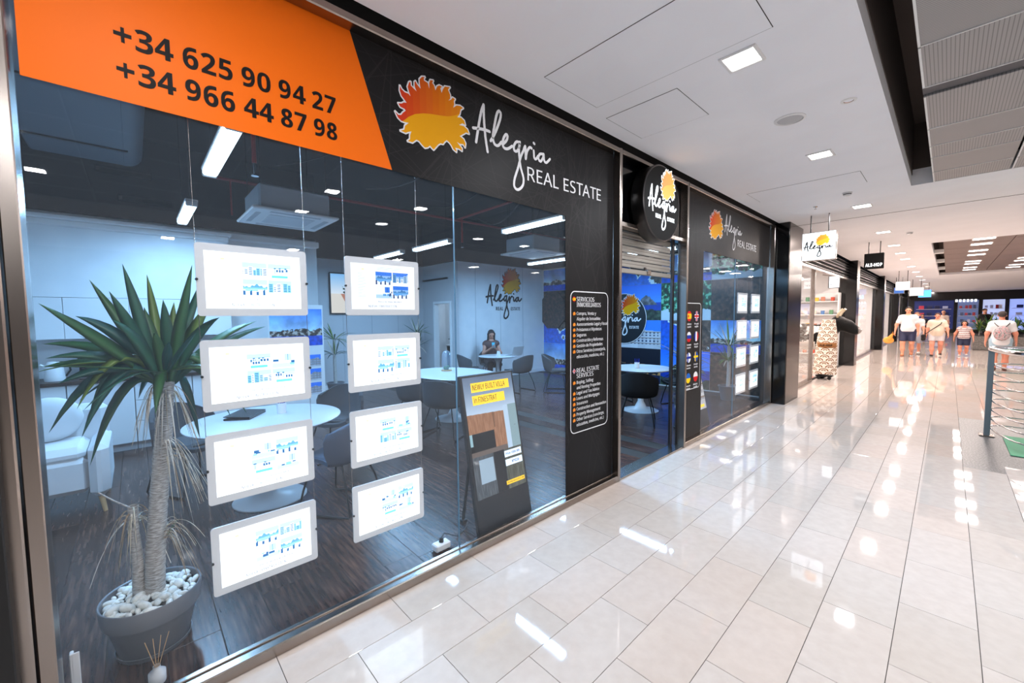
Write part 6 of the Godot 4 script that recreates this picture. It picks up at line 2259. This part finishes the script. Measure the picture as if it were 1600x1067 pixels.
func far_shop() -> void:
	struct("wall_far", span(Vector3(-7, 0, -48), Vector3(9.2, 3.6, -48.2)), M.black, "dark shopfront closing the corridor")
	var names := ["leftmost", "narrow second", "third", "wide rightmost"]
	var xs := [[-2.0, 0.3], [0.45, 1.6], [1.75, 2.9], [3.05, 5.4]]
	var rgbs := [[Color(0.1, 0.15, 0.35), Color(0.8, 0.85, 1.0), Color(0.85, 0.25, 0.35)], [Color(0.35, 0.4, 0.55), Color(0.9, 0.9, 1.0), Color(0.8, 0.3, 0.35)], [Color(0.7, 0.75, 0.9), Color(0.95, 0.95, 1.0), Color(0.7, 0.12, 0.15)], [Color(0.6, 0.68, 0.95), Color(0.8, 0.85, 1.0), Color(0.1, 0.2, 0.5)]]
	var r := RandomNumberGenerator.new()
	r.seed = 77
	for i in 4:
		var w: float = xs[i][1] - xs[i][0]
		var t := thing("lit_shop_window", "%s lit shop window at the end of the corridor" % names[i], "shop window", Vector3((xs[i][0] + xs[i][1]) / 2, 0, -47.9), 0.0, "lit windows at the end")
		part(t, "backdrop_light", bx(Vector3(0, 1.45, 0), Vector3(w, 2.3, 0.05)), glow(rgbs[i][0], 0.75))
		part(t, "frame", MB.new().box(Vector3(-w / 2, 1.45, 0.05), Vector3(0.06, 2.4, 0.1)).box(Vector3(w / 2, 1.45, 0.05), Vector3(0.06, 2.4, 0.1)).box(Vector3(0, 2.62, 0.05), Vector3(w, 0.06, 0.1)).box(Vector3(0, 0.26, 0.05), Vector3(w, 0.06, 0.1)).mesh(), M.black)
		part(t, "plinth", bx(Vector3(0, 0.12, 0.05), Vector3(w, 0.24, 0.12)), M.black)
		for k in 3:
			part(t, "shelf", bx(Vector3(0, 0.8 + 0.55 * k, 0.2), Vector3(w * 0.86, 0.03, 0.25)), M.white_gloss)
		for k in 12:
			part(t, "goods", bx(Vector3((k % 4 - 1.5) * w * 0.2 + r.randf_range(-0.05, 0.05), 0.95 + 0.55 * (k / 4), 0.2), Vector3(w * 0.13, r.randf_range(0.15, 0.32), 0.15), 0.01), mat(rgbs[i][r.randi() % 3], 0.5))
	var t := thing("fascia_sign", "pale lettering on the dark fascia at the corridor's end", "sign", Vector3(0.9, 2.55, -47.75))
	for k in 6:
		part(t, "letter_block", bx(Vector3(-0.5 + 0.2 * k, 0, 0), Vector3(0.13, 0.2, 0.03), 0.01), M.sign_glow)
	t = thing("dark_kiosk", "dark panelled kiosk at the far right", "kiosk", Vector3(5.2, 0, -33))
	part(t, "body", bx(Vector3(0, 1.3, 0), Vector3(2.4, 2.6, 2.0), 0.02), mat(Color(0.16, 0.17, 0.17), 0.5))
	part(t, "post", bx(Vector3(-1.25, 1.4, 1.0), Vector3(0.08, 2.8, 0.08), 0.01), M.white_paint)
	part(t, "counter", bx(Vector3(-0.3, 0.5, 1.4), Vector3(1.8, 1.0, 0.5), 0.02), M.grey_wall)


func railing() -> void:
	var t := thing("steel_railing", "curved steel railing with round handrail round the floor opening", "railing", Vector3(0.42, 0, -8.2))
	var path := [Vector3(2.2, 0, 1.05), Vector3(1.2, 0, 1.05), Vector3(0.6, 0, 1.0), Vector3(0.3, 0, 0.88), Vector3(0.14, 0, 0.66), Vector3(0.05, 0, 0.38), Vector3(0.0, 0, 0.08), Vector3(-0.01, 0, -0.16), Vector3(0.06, 0, -0.27), Vector3(0.2, 0, -0.3), Vector3(0.8, 0, -0.32), Vector3(2.2, 0, -0.34)]
	var cv := Curve3D.new()
	for i in path.size():
		var tan: Vector3 = (path[mini(i + 1, path.size() - 1)] - path[maxi(i - 1, 0)]) / 6.0
		cv.add_point(path[i], -tan, tan)
	var fine := Array(cv.tessellate_even_length(4, 0.08))
	var lift := func(y: float, lean: float) -> Array:
		var out := []
		for p in fine:
			out.append(p + Vector3(0.05 * lean, y, 0))
		return out
	part(t, "handrail", MB.new().tube(lift.call(1.165, 0.0), 0.03, 12).mesh(), M.chrome)
	for k in 8:
		part(t, "rail", MB.new().tube(lift.call(0.12 + 0.12 * k, 0.6), 0.0085, 8).mesh(), M.chrome)
	var posts := [Vector3(-0.01, 0, -0.05), Vector3(0.75, 0, 1.03), Vector3(1.9, 0, 1.05), Vector3(1.1, 0, -0.33)]
	for p in posts:
		part(t, "post", MB.new().box(p + Vector3(0.0, 0.58, 0), Vector3(0.055, 1.16, 0.02), 0.004).box(p + Vector3(0.0, 0.58, -0.05), Vector3(0.055, 1.16, 0.02), 0.004).mesh(), M.post_grey)
		part(t, "foot_plate", bx(p + Vector3(0, 0.008, -0.025), Vector3(0.14, 0.014, 0.16), 0.003), M.steel)
	t = thing("green_mat", "green mat on the floor inside the railing", "mat", Vector3(2.0, 0.003, -7.85))
	part(t, "mat", bx(Vector3(0, 0.003, 0), Vector3(2.9, 0.008, 1.1), 0.002), mat(Color(0.3, 0.6, 0.45), 0.6))


func planter() -> void:
	var t := thing("stone_planter", "grey stone planter with bushy green plants in the corridor", "planter", Vector3(1.7, 0, -27.2))
	part(t, "trough", bx(Vector3(0, 0.3, 0), Vector3(1.9, 0.6, 1.1), 0.03), tri_mat(noise_tex(0.05, 4, Color(0.3, 0.29, 0.28), Color(0.5, 0.48, 0.46), 256, 71), Vector3(1, 1, 1), 0.6))
	part(t, "soil", bx(Vector3(0, 0.605, 0), Vector3(1.7, 0.02, 0.9)), M.black_matt)
	var r := RandomNumberGenerator.new()
	r.seed = 8
	for b in 7:
		var base := Vector3(-0.75 + 0.25 * b, 0.6, r.randf_range(-0.3, 0.3))
		part(t, "stem", MB.new().tube([base, base + Vector3(0.02, 0.4, 0)], 0.012, 6).mesh(), M.bark)
		for k in 26:
			var a := r.randf() * TAU
			var up := r.randf_range(-0.3, 1.4)
			var len := r.randf_range(0.25, 0.65)
			var s := base + Vector3(0, r.randf_range(0.15, 0.5), 0)
			part(t, "leaf", blade(s, s + Vector3(cos(a) * cos(up), sin(up), sin(a) * cos(up)) * len, 0.08, r.randf_range(0.05, 0.1)), M.leaf[[1, 2, 1, 0][r.randi() % 4]])


# ================================================================ people
var head_parts := {}
var hand_mesh: MB


func make_head() -> void:
	# unit: metres, chin at y = 0, crown at 0.235, facing +z
	var f := Field.new()
	f.k = 0.025
	f.bone(Vector3(0, 0.15, -0.025), Vector3(0, 0.15, 0.012), 0.083, 0.077)
	f.bone(Vector3(0, 0.10, 0.018), Vector3(0, 0.04, 0.04), 0.062, 0.036)
	f.bone(Vector3(-0.03, 0.04, 0.02), Vector3(0.03, 0.04, 0.02), 0.03, 0.03)
	f.bone(Vector3(0, 0.125, 0.085), Vector3(0, 0.092, 0.105), 0.008, 0.014)
	f.bone(Vector3(-0.018, 0.058, 0.068), Vector3(0.018, 0.058, 0.068), 0.011, 0.011)
	for s in [-1.0, 1.0]:
		f.bone(Vector3(s * 0.078, 0.13, -0.01), Vector3(s * 0.084, 0.10, -0.012), 0.014, 0.01)
		f.bone(Vector3(s * 0.018, 0.135, 0.078), Vector3(s * 0.045, 0.134, 0.066), 0.011, 0.009)
	f.bone(Vector3(0, 0.06, -0.02), Vector3(0, -0.07, -0.025), 0.05, 0.055)
	var mb := MB.new()
	mb.with_color = true
	f.build(mb, 0.009)
	head_parts["head"] = mb


func make_hand() -> void:
	# right hand hanging down (-y), palm towards +x (the thigh), thumb forward (+z)
	var f := Field.new()
	f.k = 0.012
	f.bone(Vector3(0, 0.0, 0), Vector3(0, -0.02, 0), 0.024, 0.024)
	for i in 4:
		var z := -0.03 + 0.02 * i
		f.bone(Vector3(0, -0.02, z * 0.5), Vector3(0, -0.085, z), 0.014, 0.012)
		var len: float = [0.055, 0.072, 0.078, 0.07][i]
		f.bone(Vector3(0, -0.085, z * 1.05), Vector3(0.012, -0.085 - len * 0.55, z * 1.12), 0.0095, 0.0085)
		f.bone(Vector3(0.012, -0.085 - len * 0.55, z * 1.12), Vector3(0.03, -0.085 - len, z * 1.14), 0.0085, 0.0075)
	f.bone(Vector3(0.0, -0.025, 0.02), Vector3(0.012, -0.06, 0.052), 0.014, 0.011)
	f.bone(Vector3(0.012, -0.06, 0.052), Vector3(0.022, -0.095, 0.058), 0.0105, 0.0085)
	hand_mesh = MB.new()
	hand_mesh.with_color = true
	f.build(hand_mesh, 0.0065)


func tinted(src: MB, color: Color) -> MB:
	var o := MB.new()
	o.with_color = true
	o.v = src.v
	o.n = src.n
	o.c.resize(src.v.size())
	o.c.fill(color)
	return o


# d: h height, girth, at, turn, stride, arms [left swing, right swing, left out, right out], bent elbows, colours
func person(label: String, d: Dictionary) -> Node3D:
	var t := thing("person", label, "person", d.at, d.turn)
	var h: float = d.h
	var g: float = d.get("girth", 1.0)
	var s: float = h / 1.75
	var skin: Color = (d.get("skin", Color(0.78, 0.56, 0.46)) as Color).srgb_to_linear()
	var seated: bool = d.get("seated", false)
	var stride: float = d.get("stride", 0.12)
	var hip_y := 0.9 * s
	var drop := 0.0
	if seated:
		hip_y = 0.52
	var sh_y := hip_y + 0.53 * s
	var hips := []
	var knees := []
	var ankles := []
	var toes := []
	for k in 2:
		var sx := -1.0 if k == 0 else 1.0
		var fw := stride * (1.0 if k == 0 else -1.0)
		var hip := Vector3(sx * 0.095 * s * sqrt(g), hip_y, 0)
		var knee := Vector3(sx * 0.10 * s * sqrt(g), 0.49 * s, 0.05 + fw * 0.75)
		var ankle := Vector3(sx * 0.095 * s * sqrt(g), 0.085 * s, fw * 1.6 - 0.02)
		if k == 1 and stride > 0.0:
			knee.z += 0.06
			ankle.y += 0.03
		if seated:
			knee = Vector3(sx * 0.11 * s, 0.5, 0.43 * s)
			ankle = Vector3(sx * 0.11 * s, 0.085, 0.38 * s)
		hips.append(hip)
		knees.append(knee)
		ankles.append(ankle)
		toes.append(ankle + Vector3(sx * 0.02, -0.045 * s, 0.15 * s))
	var sh := [Vector3(-0.165 * s * pow(g, 0.35), sh_y - 0.045 * s, 0), Vector3(0.165 * s * pow(g, 0.35), sh_y - 0.045 * s, 0)]
	var elbows: Array = []
	var wrists: Array = []
	for k in 2:
		var sx := -1.0 if k == 0 else 1.0
		var sw: float = d.get("swing", [-0.25, 0.25])[k]
		var out: float = d.get("out", [0.18, 0.18])[k] * sx
		var bend: float = d.get("bend", [0.3, 0.3])[k]
		var up := Vector3(out, -cos(sw), sin(sw)).normalized()
		var el: Vector3 = sh[k] + up * 0.29 * s
		var fa := Vector3(out * 0.3, -cos(sw + bend), sin(sw + bend)).normalized()
		elbows.append(el)
		wrists.append(el + fa * 0.25 * s)
	if d.has("wrists"):
		wrists = d.wrists
	# ---- the body
	var f := Field.new()
	f.k = 0.05
	var belly := 0.125 * s * g
	f.bone(Vector3(0, hip_y + 0.02, -0.01), Vector3(0, hip_y + 0.14 * s, 0.012 * g), 0.125 * s * g, belly)
	f.bone(Vector3(-0.05 * s, hip_y + 0.02, 0), Vector3(0.05 * s, hip_y + 0.02, 0), 0.115 * s * sqrt(g), 0.115 * s * sqrt(g))
	f.bone(Vector3(0, hip_y + 0.14 * s, 0.015 * g), Vector3(0, sh_y - 0.12 * s, 0), belly, 0.125 * s * sqrt(g))
	f.bone(Vector3(-0.1 * s, sh_y - 0.07 * s, 0), Vector3(0.1 * s, sh_y - 0.07 * s, 0), 0.1 * s * sqrt(g), 0.1 * s * sqrt(g))
	for k in 2:
		f.bone(Vector3(0, sh_y - 0.005 * s, 0), sh[k], 0.065 * s, 0.058 * s)
	f.bone(Vector3(0, sh_y, -0.01), Vector3(0, sh_y + 0.1 * s, 0.005), 0.062 * s, 0.055 * s)
	for k in 2:
		f.bone(sh[k], elbows[k], 0.055 * s * sqrt(g), 0.042 * s * sqrt(g))
		f.bone(elbows[k], wrists[k], 0.042 * s * sqrt(g), 0.027 * s)
		f.bone(hips[k], knees[k], 0.095 * s * sqrt(g), 0.06 * s * sqrt(g))
		f.bone(knees[k], ankles[k].lerp(knees[k], 0.45), 0.058 * s * sqrt(g), 0.056 * s * sqrt(g))
		f.bone(ankles[k].lerp(knees[k], 0.45), ankles[k], 0.054 * s * sqrt(g), 0.036 * s)
		f.bone(ankles[k] - Vector3(0, 0.04 * s, 0), toes[k], 0.04 * s, 0.028 * s)
	var cell: float = d.get("cell", 0.024)
	var mb := MB.new()
	mb.with_color = true
	f.build(mb, cell)
	for i in mb.c.size():
		mb.c[i] = skin
	# head with eyes and mouth in the skin's colouring
	var hs := s * 0.98 * float(d.get("head", 1.0))
	var look := Basis(Vector3.UP, d.get("look", 0.0)) * Basis(Vector3.RIGHT, d.get("nod", 0.0))
	var ht := Transform3D(look.scaled(Vector3(hs, hs, hs)), Vector3(0, sh_y + 0.085 * s, 0.015))
	var head := tinted(head_parts.head, skin)
	for i in head.v.size():
		var p := head.v[i]
		if p.z > 0.05:
			for e in [-1.0, 1.0]:
				if Vector2((p.x - e * 0.031) / 0.016, (p.y - 0.118) / 0.009).length() < 1.0:
					head.c[i] = Color(0.06, 0.04, 0.03)
			if Vector2(p.x / 0.026, (p.y - 0.058) / 0.009).length() < 1.0:
				head.c[i] = skin * Color(0.75, 0.4, 0.4)
	mb.add(head, ht)
	var hand := tinted(hand_mesh, skin)
	for k in 2:
		var dir: Vector3 = (wrists[k] - elbows[k]).normalized()
		var y := -dir
		var z := Vector3(0, 0, 1)
		if absf(z.dot(y)) > 0.9:
			z = Vector3(0, 1, 0)
		var x := y.cross(z).normalized()
		z = x.cross(y).normalized()
		if k == 1:
			x = -x
		mb.add(hand, Transform3D(Basis(x * s, y * s, z * s), wrists[k]))
	var body := part(t, "body", mb.mesh(), M.skin)
	# ---- clothes: the same figure a little wider, cut at hems
	var cf := Field.new()
	cf.k = 0.06
	var ease := 0.018
	cf.bone(Vector3(0, hip_y + 0.0, -0.005), Vector3(0, hip_y + 0.14 * s, 0.014 * g), 0.13 * s * g + ease, belly + ease)
	cf.bone(Vector3(-0.06 * s, hip_y, 0), Vector3(0.06 * s, hip_y, 0), 0.12 * s * sqrt(g) + ease, 0.12 * s * sqrt(g) + ease)
	cf.bone(Vector3(0, hip_y + 0.14 * s, 0.017 * g), Vector3(0, sh_y - 0.12 * s, 0), belly + ease, 0.128 * s * sqrt(g) + ease)
	cf.bone(Vector3(-0.1 * s, sh_y - 0.07 * s, 0), Vector3(0.1 * s, sh_y - 0.07 * s, 0), 0.1 * s * sqrt(g) + ease, 0.1 * s * sqrt(g) + ease)
	for k in 2:
		cf.bone(Vector3(0, sh_y - 0.01 * s, 0), sh[k], 0.066 * s + ease * 0.5, 0.058 * s + ease * 0.6)
	var sleeve: float = d.get("sleeve", 0.62)
	if sleeve > 0.0:
		for k in 2:
			cf.bone(sh[k], (sh[k] as Vector3).lerp(elbows[k], sleeve), 0.058 * s * sqrt(g) + ease * 0.4, 0.052 * s * sqrt(g) + ease * 0.8)
	var hem: float = d.get("hem", -0.06) * s
	cf.planes = [[Vector3(0, hip_y + hem, 0), Vector3(0, -1, 0)], [Vector3(0, sh_y + 0.05 * s, 0.02), Vector3(0, 1, 0.35).normalized()]]
	var cm := MB.new()
	cm.with_color = true
	cf.build(cm, cell)
	var top: Color = (d.top as Color).srgb_to_linear()
	for i in cm.c.size():
		cm.c[i] = top
		if d.has("stripe") and fposmod(cm.v[i].y, 0.07) < 0.032:
			cm.c[i] = (d.stripe as Color).srgb_to_linear()
	part(t, d.get("top_name", "shirt"), cm.mesh(), M.vertex)
	var bf := Field.new()
	bf.k = 0.05
	bf.bone(Vector3(0, hip_y + 0.01, -0.01), Vector3(0, hip_y + 0.1 * s, 0.0), 0.135 * s * g, 0.125 * s * g)
	bf.bone(Vector3(-0.06 * s, hip_y, 0), Vector3(0.06 * s, hip_y, 0), 0.122 * s * sqrt(g), 0.122 * s * sqrt(g))
	var leg: float = d.get("leg", 0.8)
	for k in 2:
		if leg <= 1.0:
			bf.bone(hips[k], (hips[k] as Vector3).lerp(knees[k], leg), 0.1 * s * sqrt(g) + 0.014, 0.082 * s * sqrt(g) + 0.014)
		else:
			bf.bone(hips[k], knees[k], 0.1 * s * sqrt(g) + 0.012, 0.068 * s * sqrt(g) + 0.014)
			bf.bone(knees[k], ankles[k], 0.068 * s * sqrt(g) + 0.014, 0.055 * s + 0.012)
	if not seated and leg <= 1.0:
		bf.planes = [[Vector3(0, lerpf(hip_y, 0.49 * s, leg) - 0.02, 0), Vector3(0, -1, 0)]]
	var bm := MB.new()
	bm.with_color = true
	bf.build(bm, cell)
	for i in bm.c.size():
		bm.c[i] = (d.bottom as Color).srgb_to_linear()
	part(t, "trousers" if leg > 1.0 else "shorts", bm.mesh(), M.vertex)
	# shoes
	var shoe_mat := mat(d.get("shoe", Color(0.5, 0.35, 0.25)), 0.6)
	for k in 2:
		var sf := Field.new()
		sf.k = 0.02
		sf.bone(ankles[k] + Vector3(0, -0.05 * s, -0.03 * s), toes[k] + Vector3(0, 0.002, 0), 0.045 * s, 0.038 * s)
		sf.bone(ankles[k] + Vector3(0, -0.02 * s, -0.01), ankles[k] + Vector3(0, -0.05 * s, 0.0), 0.045 * s, 0.045 * s)
		sf.planes = [[Vector3(0, ankles[k].y - 0.083 * s, 0), Vector3(0, -1, 0)]]
		var sm := MB.new()
		sf.build(sm, 0.018)
		part(t, "shoe", sm.mesh(), shoe_mat)
	# hair
	var hf := Field.new()
	hf.k = 0.02
	hf.bone(Vector3(0, 0.165, -0.03), Vector3(0, 0.168, 0.006), 0.09, 0.083)
	hf.bone(Vector3(0, 0.12, -0.05), Vector3(0, 0.16, -0.03), 0.07, 0.085)
	var style: String = d.get("hair_style", "short")
	var lf := Field.new()
	lf.k = 0.02
	if style == "long" or style == "bob":
		var low := -0.12 if style == "long" else 0.04
		for sx in [-1.0, 1.0]:
			lf.bone(Vector3(sx * 0.045, 0.2, 0.0), Vector3(sx * 0.078, 0.14, 0.0), 0.035, 0.032)
			lf.bone(Vector3(sx * 0.078, 0.14, 0.0), Vector3(sx * 0.088, low, 0.012), 0.032, 0.028)
		lf.bone(Vector3(0, 0.12, -0.06), Vector3(0, low, -0.065), 0.075, 0.06)
	if style == "bun":
		hf.bone(Vector3(0, 0.2, -0.09), Vector3(0, 0.21, -0.1), 0.04, 0.035)
	hf.planes = [[Vector3(0, 0.168 if style != "short" else 0.175, 0.06), Vector3(0, -0.45, 0.9).normalized()]]
	if style == "short" or style == "bun":
		hf.planes.append([Vector3(0, 0.1, -0.03), Vector3(0, -1, 0.35).normalized()])
	var hm := MB.new()
	hf.build(hm, 0.011)
	if lf.bones:
		lf.build(hm, 0.012)
	part(t, "hair", hm.mesh(), mat(d.hair, 0.7), ht)
	if d.get("glasses", false):
		var gm := MB.new()
		for sx in [-1.0, 1.0]:
			var ring := []
			for k in 12:
				ring.append(Vector3(sx * 0.034 + cos(TAU * k / 12) * 0.023, 0.118 + sin(TAU * k / 12) * 0.017, 0.099))
			gm.tube(ring, 0.0025, 5, true)
			gm.tube([Vector3(sx * 0.057, 0.12, 0.097), Vector3(sx * 0.085, 0.12, -0.01)], 0.0022, 5)
		gm.tube([Vector3(-0.011, 0.12, 0.1), Vector3(0.011, 0.12, 0.1)], 0.0022, 5)
		part(t, "glasses", gm.mesh(), M.leg_black, ht)
	t.set_meta("hand0", wrists[0])
	t.set_meta("hand1", wrists[1])
	t.set_meta("shoulder_y", sh_y)
	return t


func build_people() -> void:
	make_head()
	make_hand()
	var face := 0.03
	var p := person("man in a white short sleeved shirt and navy shorts carrying an orange bag", {"at": Vector3(-1.03, 0, -21.5), "turn": face, "h": 1.86, "girth": 1.28, "stride": 0.09, "top": Color(0.83, 0.82, 0.83), "bottom": Color(0.13, 0.15, 0.26), "shoe": Color(0.72, 0.45, 0.3), "hair": Color(0.1, 0.07, 0.06), "glasses": true, "swing": [0.05, 0.0], "out": [0.42, 0.25], "bend": [0.15, 0.2], "leg": 0.82, "hem": -0.02, "skin": Color(0.82, 0.57, 0.46)})
	var bag := thing("shopping_bag", "orange and yellow shopping bag in the man's hand", "bag", Vector3(-1.03, 0, -21.5) + Vector3(-0.47, 0.52, 0.03))
	part(bag, "bag", MB.new().ball(Vector3(-0.05, 0.07, 0.05), Vector3(0.16, 0.13, 0.07), 16, 10).cyl(Vector3(-0.03, 0.1, 0.05), Vector3(0.06, 0.32, 0.05), 0.1, 0.025, 14).mesh(), mat(Color(0.9, 0.6, 0.25), 0.6))
	part(bag, "handle", MB.new().tube([Vector3(0.03, 0.3, 0.05), Vector3(0.06, 0.4, 0.05), Vector3(0.1, 0.28, 0.05)], 0.008, 6).mesh(), mat(Color(0.9, 0.6, 0.25), 0.6))
	p = person("boy in a white T-shirt and light grey shorts walking behind the man", {"at": Vector3(-0.84, 0, -22.6), "turn": face, "h": 1.66, "girth": 0.95, "stride": 0.1, "top": Color(0.84, 0.83, 0.84), "bottom": Color(0.62, 0.65, 0.7), "shoe": Color(0.92, 0.92, 0.92), "hair": Color(0.4, 0.24, 0.14), "leg": 1.0, "hem": -0.1, "skin": Color(0.85, 0.6, 0.5)})
	part(p, "shirt_print", MB.new().ball(Vector3(0.02, 1.17, 0.135), Vector3(0.08, 0.05, 0.012), 10, 6).mesh(), M.ink)
	p = person("woman in a cream top and white shorts with a black shoulder bag", {"at": Vector3(-0.27, 0, -22.2), "turn": face - 0.05, "h": 1.62, "girth": 1.42, "stride": 0.11, "top": Color(0.84, 0.77, 0.69), "bottom": Color(0.8, 0.78, 0.79), "shoe": Color(0.16, 0.1, 0.09), "hair": Color(0.25, 0.13, 0.1), "hair_style": "bun", "swing": [-0.1, 0.15], "out": [0.3, 0.4], "bend": [0.35, 0.3], "leg": 0.62, "hem": -0.08, "skin": Color(0.84, 0.56, 0.46)})
	part(p, "bag_strap", MB.new().tube([Vector3(0.14, 1.36, 0.05), Vector3(0.1, 1.22, 0.17), Vector3(-0.08, 1.05, 0.235), Vector3(-0.25, 0.88, 0.17), Vector3(-0.33, 0.78, 0.05)], 0.014, 6).mesh(), M.leg_black)
	bag = thing("shoulder_bag", "black bag at the cream topped woman's hip", "bag", Vector3(-0.27, 0, -22.2) + Vector3(-0.35, 0.58, 0.06))
	part(bag, "bag", MB.new().box(Vector3(0, 0.11, 0), Vector3(0.12, 0.24, 0.22), 0.03).mesh(), M.leg_black)
	part(bag, "flap", MB.new().box(Vector3(0.0, 0.18, 0.01), Vector3(0.13, 0.1, 0.23), 0.03).mesh(), M.fabric_black)
	p = person("girl in a striped sleeveless top and navy shorts walking alone", {"at": Vector3(0.43, 0, -22.8), "turn": face - 0.06, "h": 1.30, "girth": 1.34, "head": 1.12, "stride": 0.08, "top": Color(0.84, 0.8, 0.79), "stripe": Color(0.42, 0.16, 0.18), "bottom": Color(0.1, 0.13, 0.24), "shoe": Color(0.88, 0.86, 0.86), "hair": Color(0.08, 0.05, 0.05), "hair_style": "bob", "sleeve": 0.0, "swing": [-0.05, 0.05], "out": [0.45, 0.42], "bend": [0.1, 0.1], "leg": 0.8, "hem": -0.02, "skin": Color(0.83, 0.55, 0.45), "top_name": "striped_top"})
	p = person("person in a white T-shirt seen from behind with a drawstring backpack", {"at": Vector3(1.02, 0, -17.6), "turn": PI - 0.02, "h": 1.66, "girth": 1.24, "stride": 0.1, "top": Color(0.84, 0.84, 0.85), "bottom": Color(0.6, 0.7, 0.76), "shoe": Color(0.35, 0.22, 0.18), "hair": Color(0.2, 0.16, 0.15), "swing": [0.05, -0.05], "out": [0.32, 0.32], "bend": [0.2, 0.15], "leg": 0.75, "hem": -0.14, "skin": Color(0.8, 0.52, 0.42)})
	bag = thing("drawstring_backpack", "grey and red patterned drawstring backpack on the white T-shirt", "backpack", Vector3(1.02, 0, -17.6))
	part(bag, "sack", MB.new().ball(Vector3(0, 1.06, 0.235), Vector3(0.16, 0.2, 0.07), 18, 12).mesh(), tri_mat(noise_tex(0.04, 3, Color(0.12, 0.12, 0.13), Color(0.72, 0.2, 0.24), 256, 81, Color(0.72, 0.7, 0.7)), Vector3(1.6, 1.6, 1.6), 0.7, Color.WHITE, false))
	for s in [-1.0, 1.0]:
		part(bag, "cord", MB.new().tube([Vector3(s * 0.05, 1.22, 0.23), Vector3(s * 0.13, 1.33, 0.13), Vector3(s * 0.15, 1.39, 0.02)], 0.01, 6).mesh(), M.leg_black)
	# farther down the corridor
	person("distant person in pale clothes near the lit shops", {"at": Vector3(-0.2, 0, -36), "turn": 0.1, "h": 1.74, "girth": 1.0, "top": Color(0.93, 0.85, 0.8), "bottom": Color(0.9, 0.86, 0.82), "hair": Color(0.75, 0.6, 0.5), "leg": 0.9, "cell": 0.035})
	person("distant person in black clothes near the lit shops", {"at": Vector3(1.35, 0, -34), "turn": 0.4, "h": 1.82, "girth": 1.05, "top": Color(0.06, 0.06, 0.07), "bottom": Color(0.1, 0.1, 0.12), "hair": Color(0.08, 0.06, 0.06), "leg": 1.4, "cell": 0.035})
	person("distant person in dark blue walking behind the boy", {"at": Vector3(-1.0, 0, -33), "turn": 0.0, "h": 1.55, "girth": 1.1, "top": Color(0.08, 0.09, 0.16), "bottom": Color(0.1, 0.1, 0.13), "hair": Color(0.1, 0.07, 0.06), "leg": 1.4, "cell": 0.035})
	# the woman at the agency table looking at her phone
	var yaw := atan2(0.72, 0.4)
	p = person("seated woman with long dark hair looking at her phone inside the agency", {"at": Vector3(-7.82, 0, -6.55), "turn": yaw, "h": 1.64, "girth": 0.88, "seated": true, "top": Color(0.32, 0.2, 0.17), "bottom": Color(0.12, 0.1, 0.12), "shoe": Color(0.1, 0.1, 0.1), "hair": Color(0.16, 0.1, 0.09), "hair_style": "long", "sleeve": 0.0, "nod": 0.3, "leg": 1.4, "hem": 0.0, "swing": [0.5, 0.5], "out": [0.25, 0.25], "wrists": [Vector3(-0.05, 0.88, 0.28), Vector3(0.06, 0.86, 0.28)], "cell": 0.018, "skin": Color(0.74, 0.52, 0.43)})
	var ph := thing("phone", "teal backed phone held up by the seated woman", "phone", p.transform * Vector3(0.0, 0.955, 0.33), yaw)
	part(ph, "phone", bx(Vector3.ZERO, Vector3(0.075, 0.14, 0.01), 0.004), mat(Color(0.2, 0.65, 0.75), 0.3), Transform3D(Basis(Vector3.RIGHT, -0.4), Vector3.ZERO))
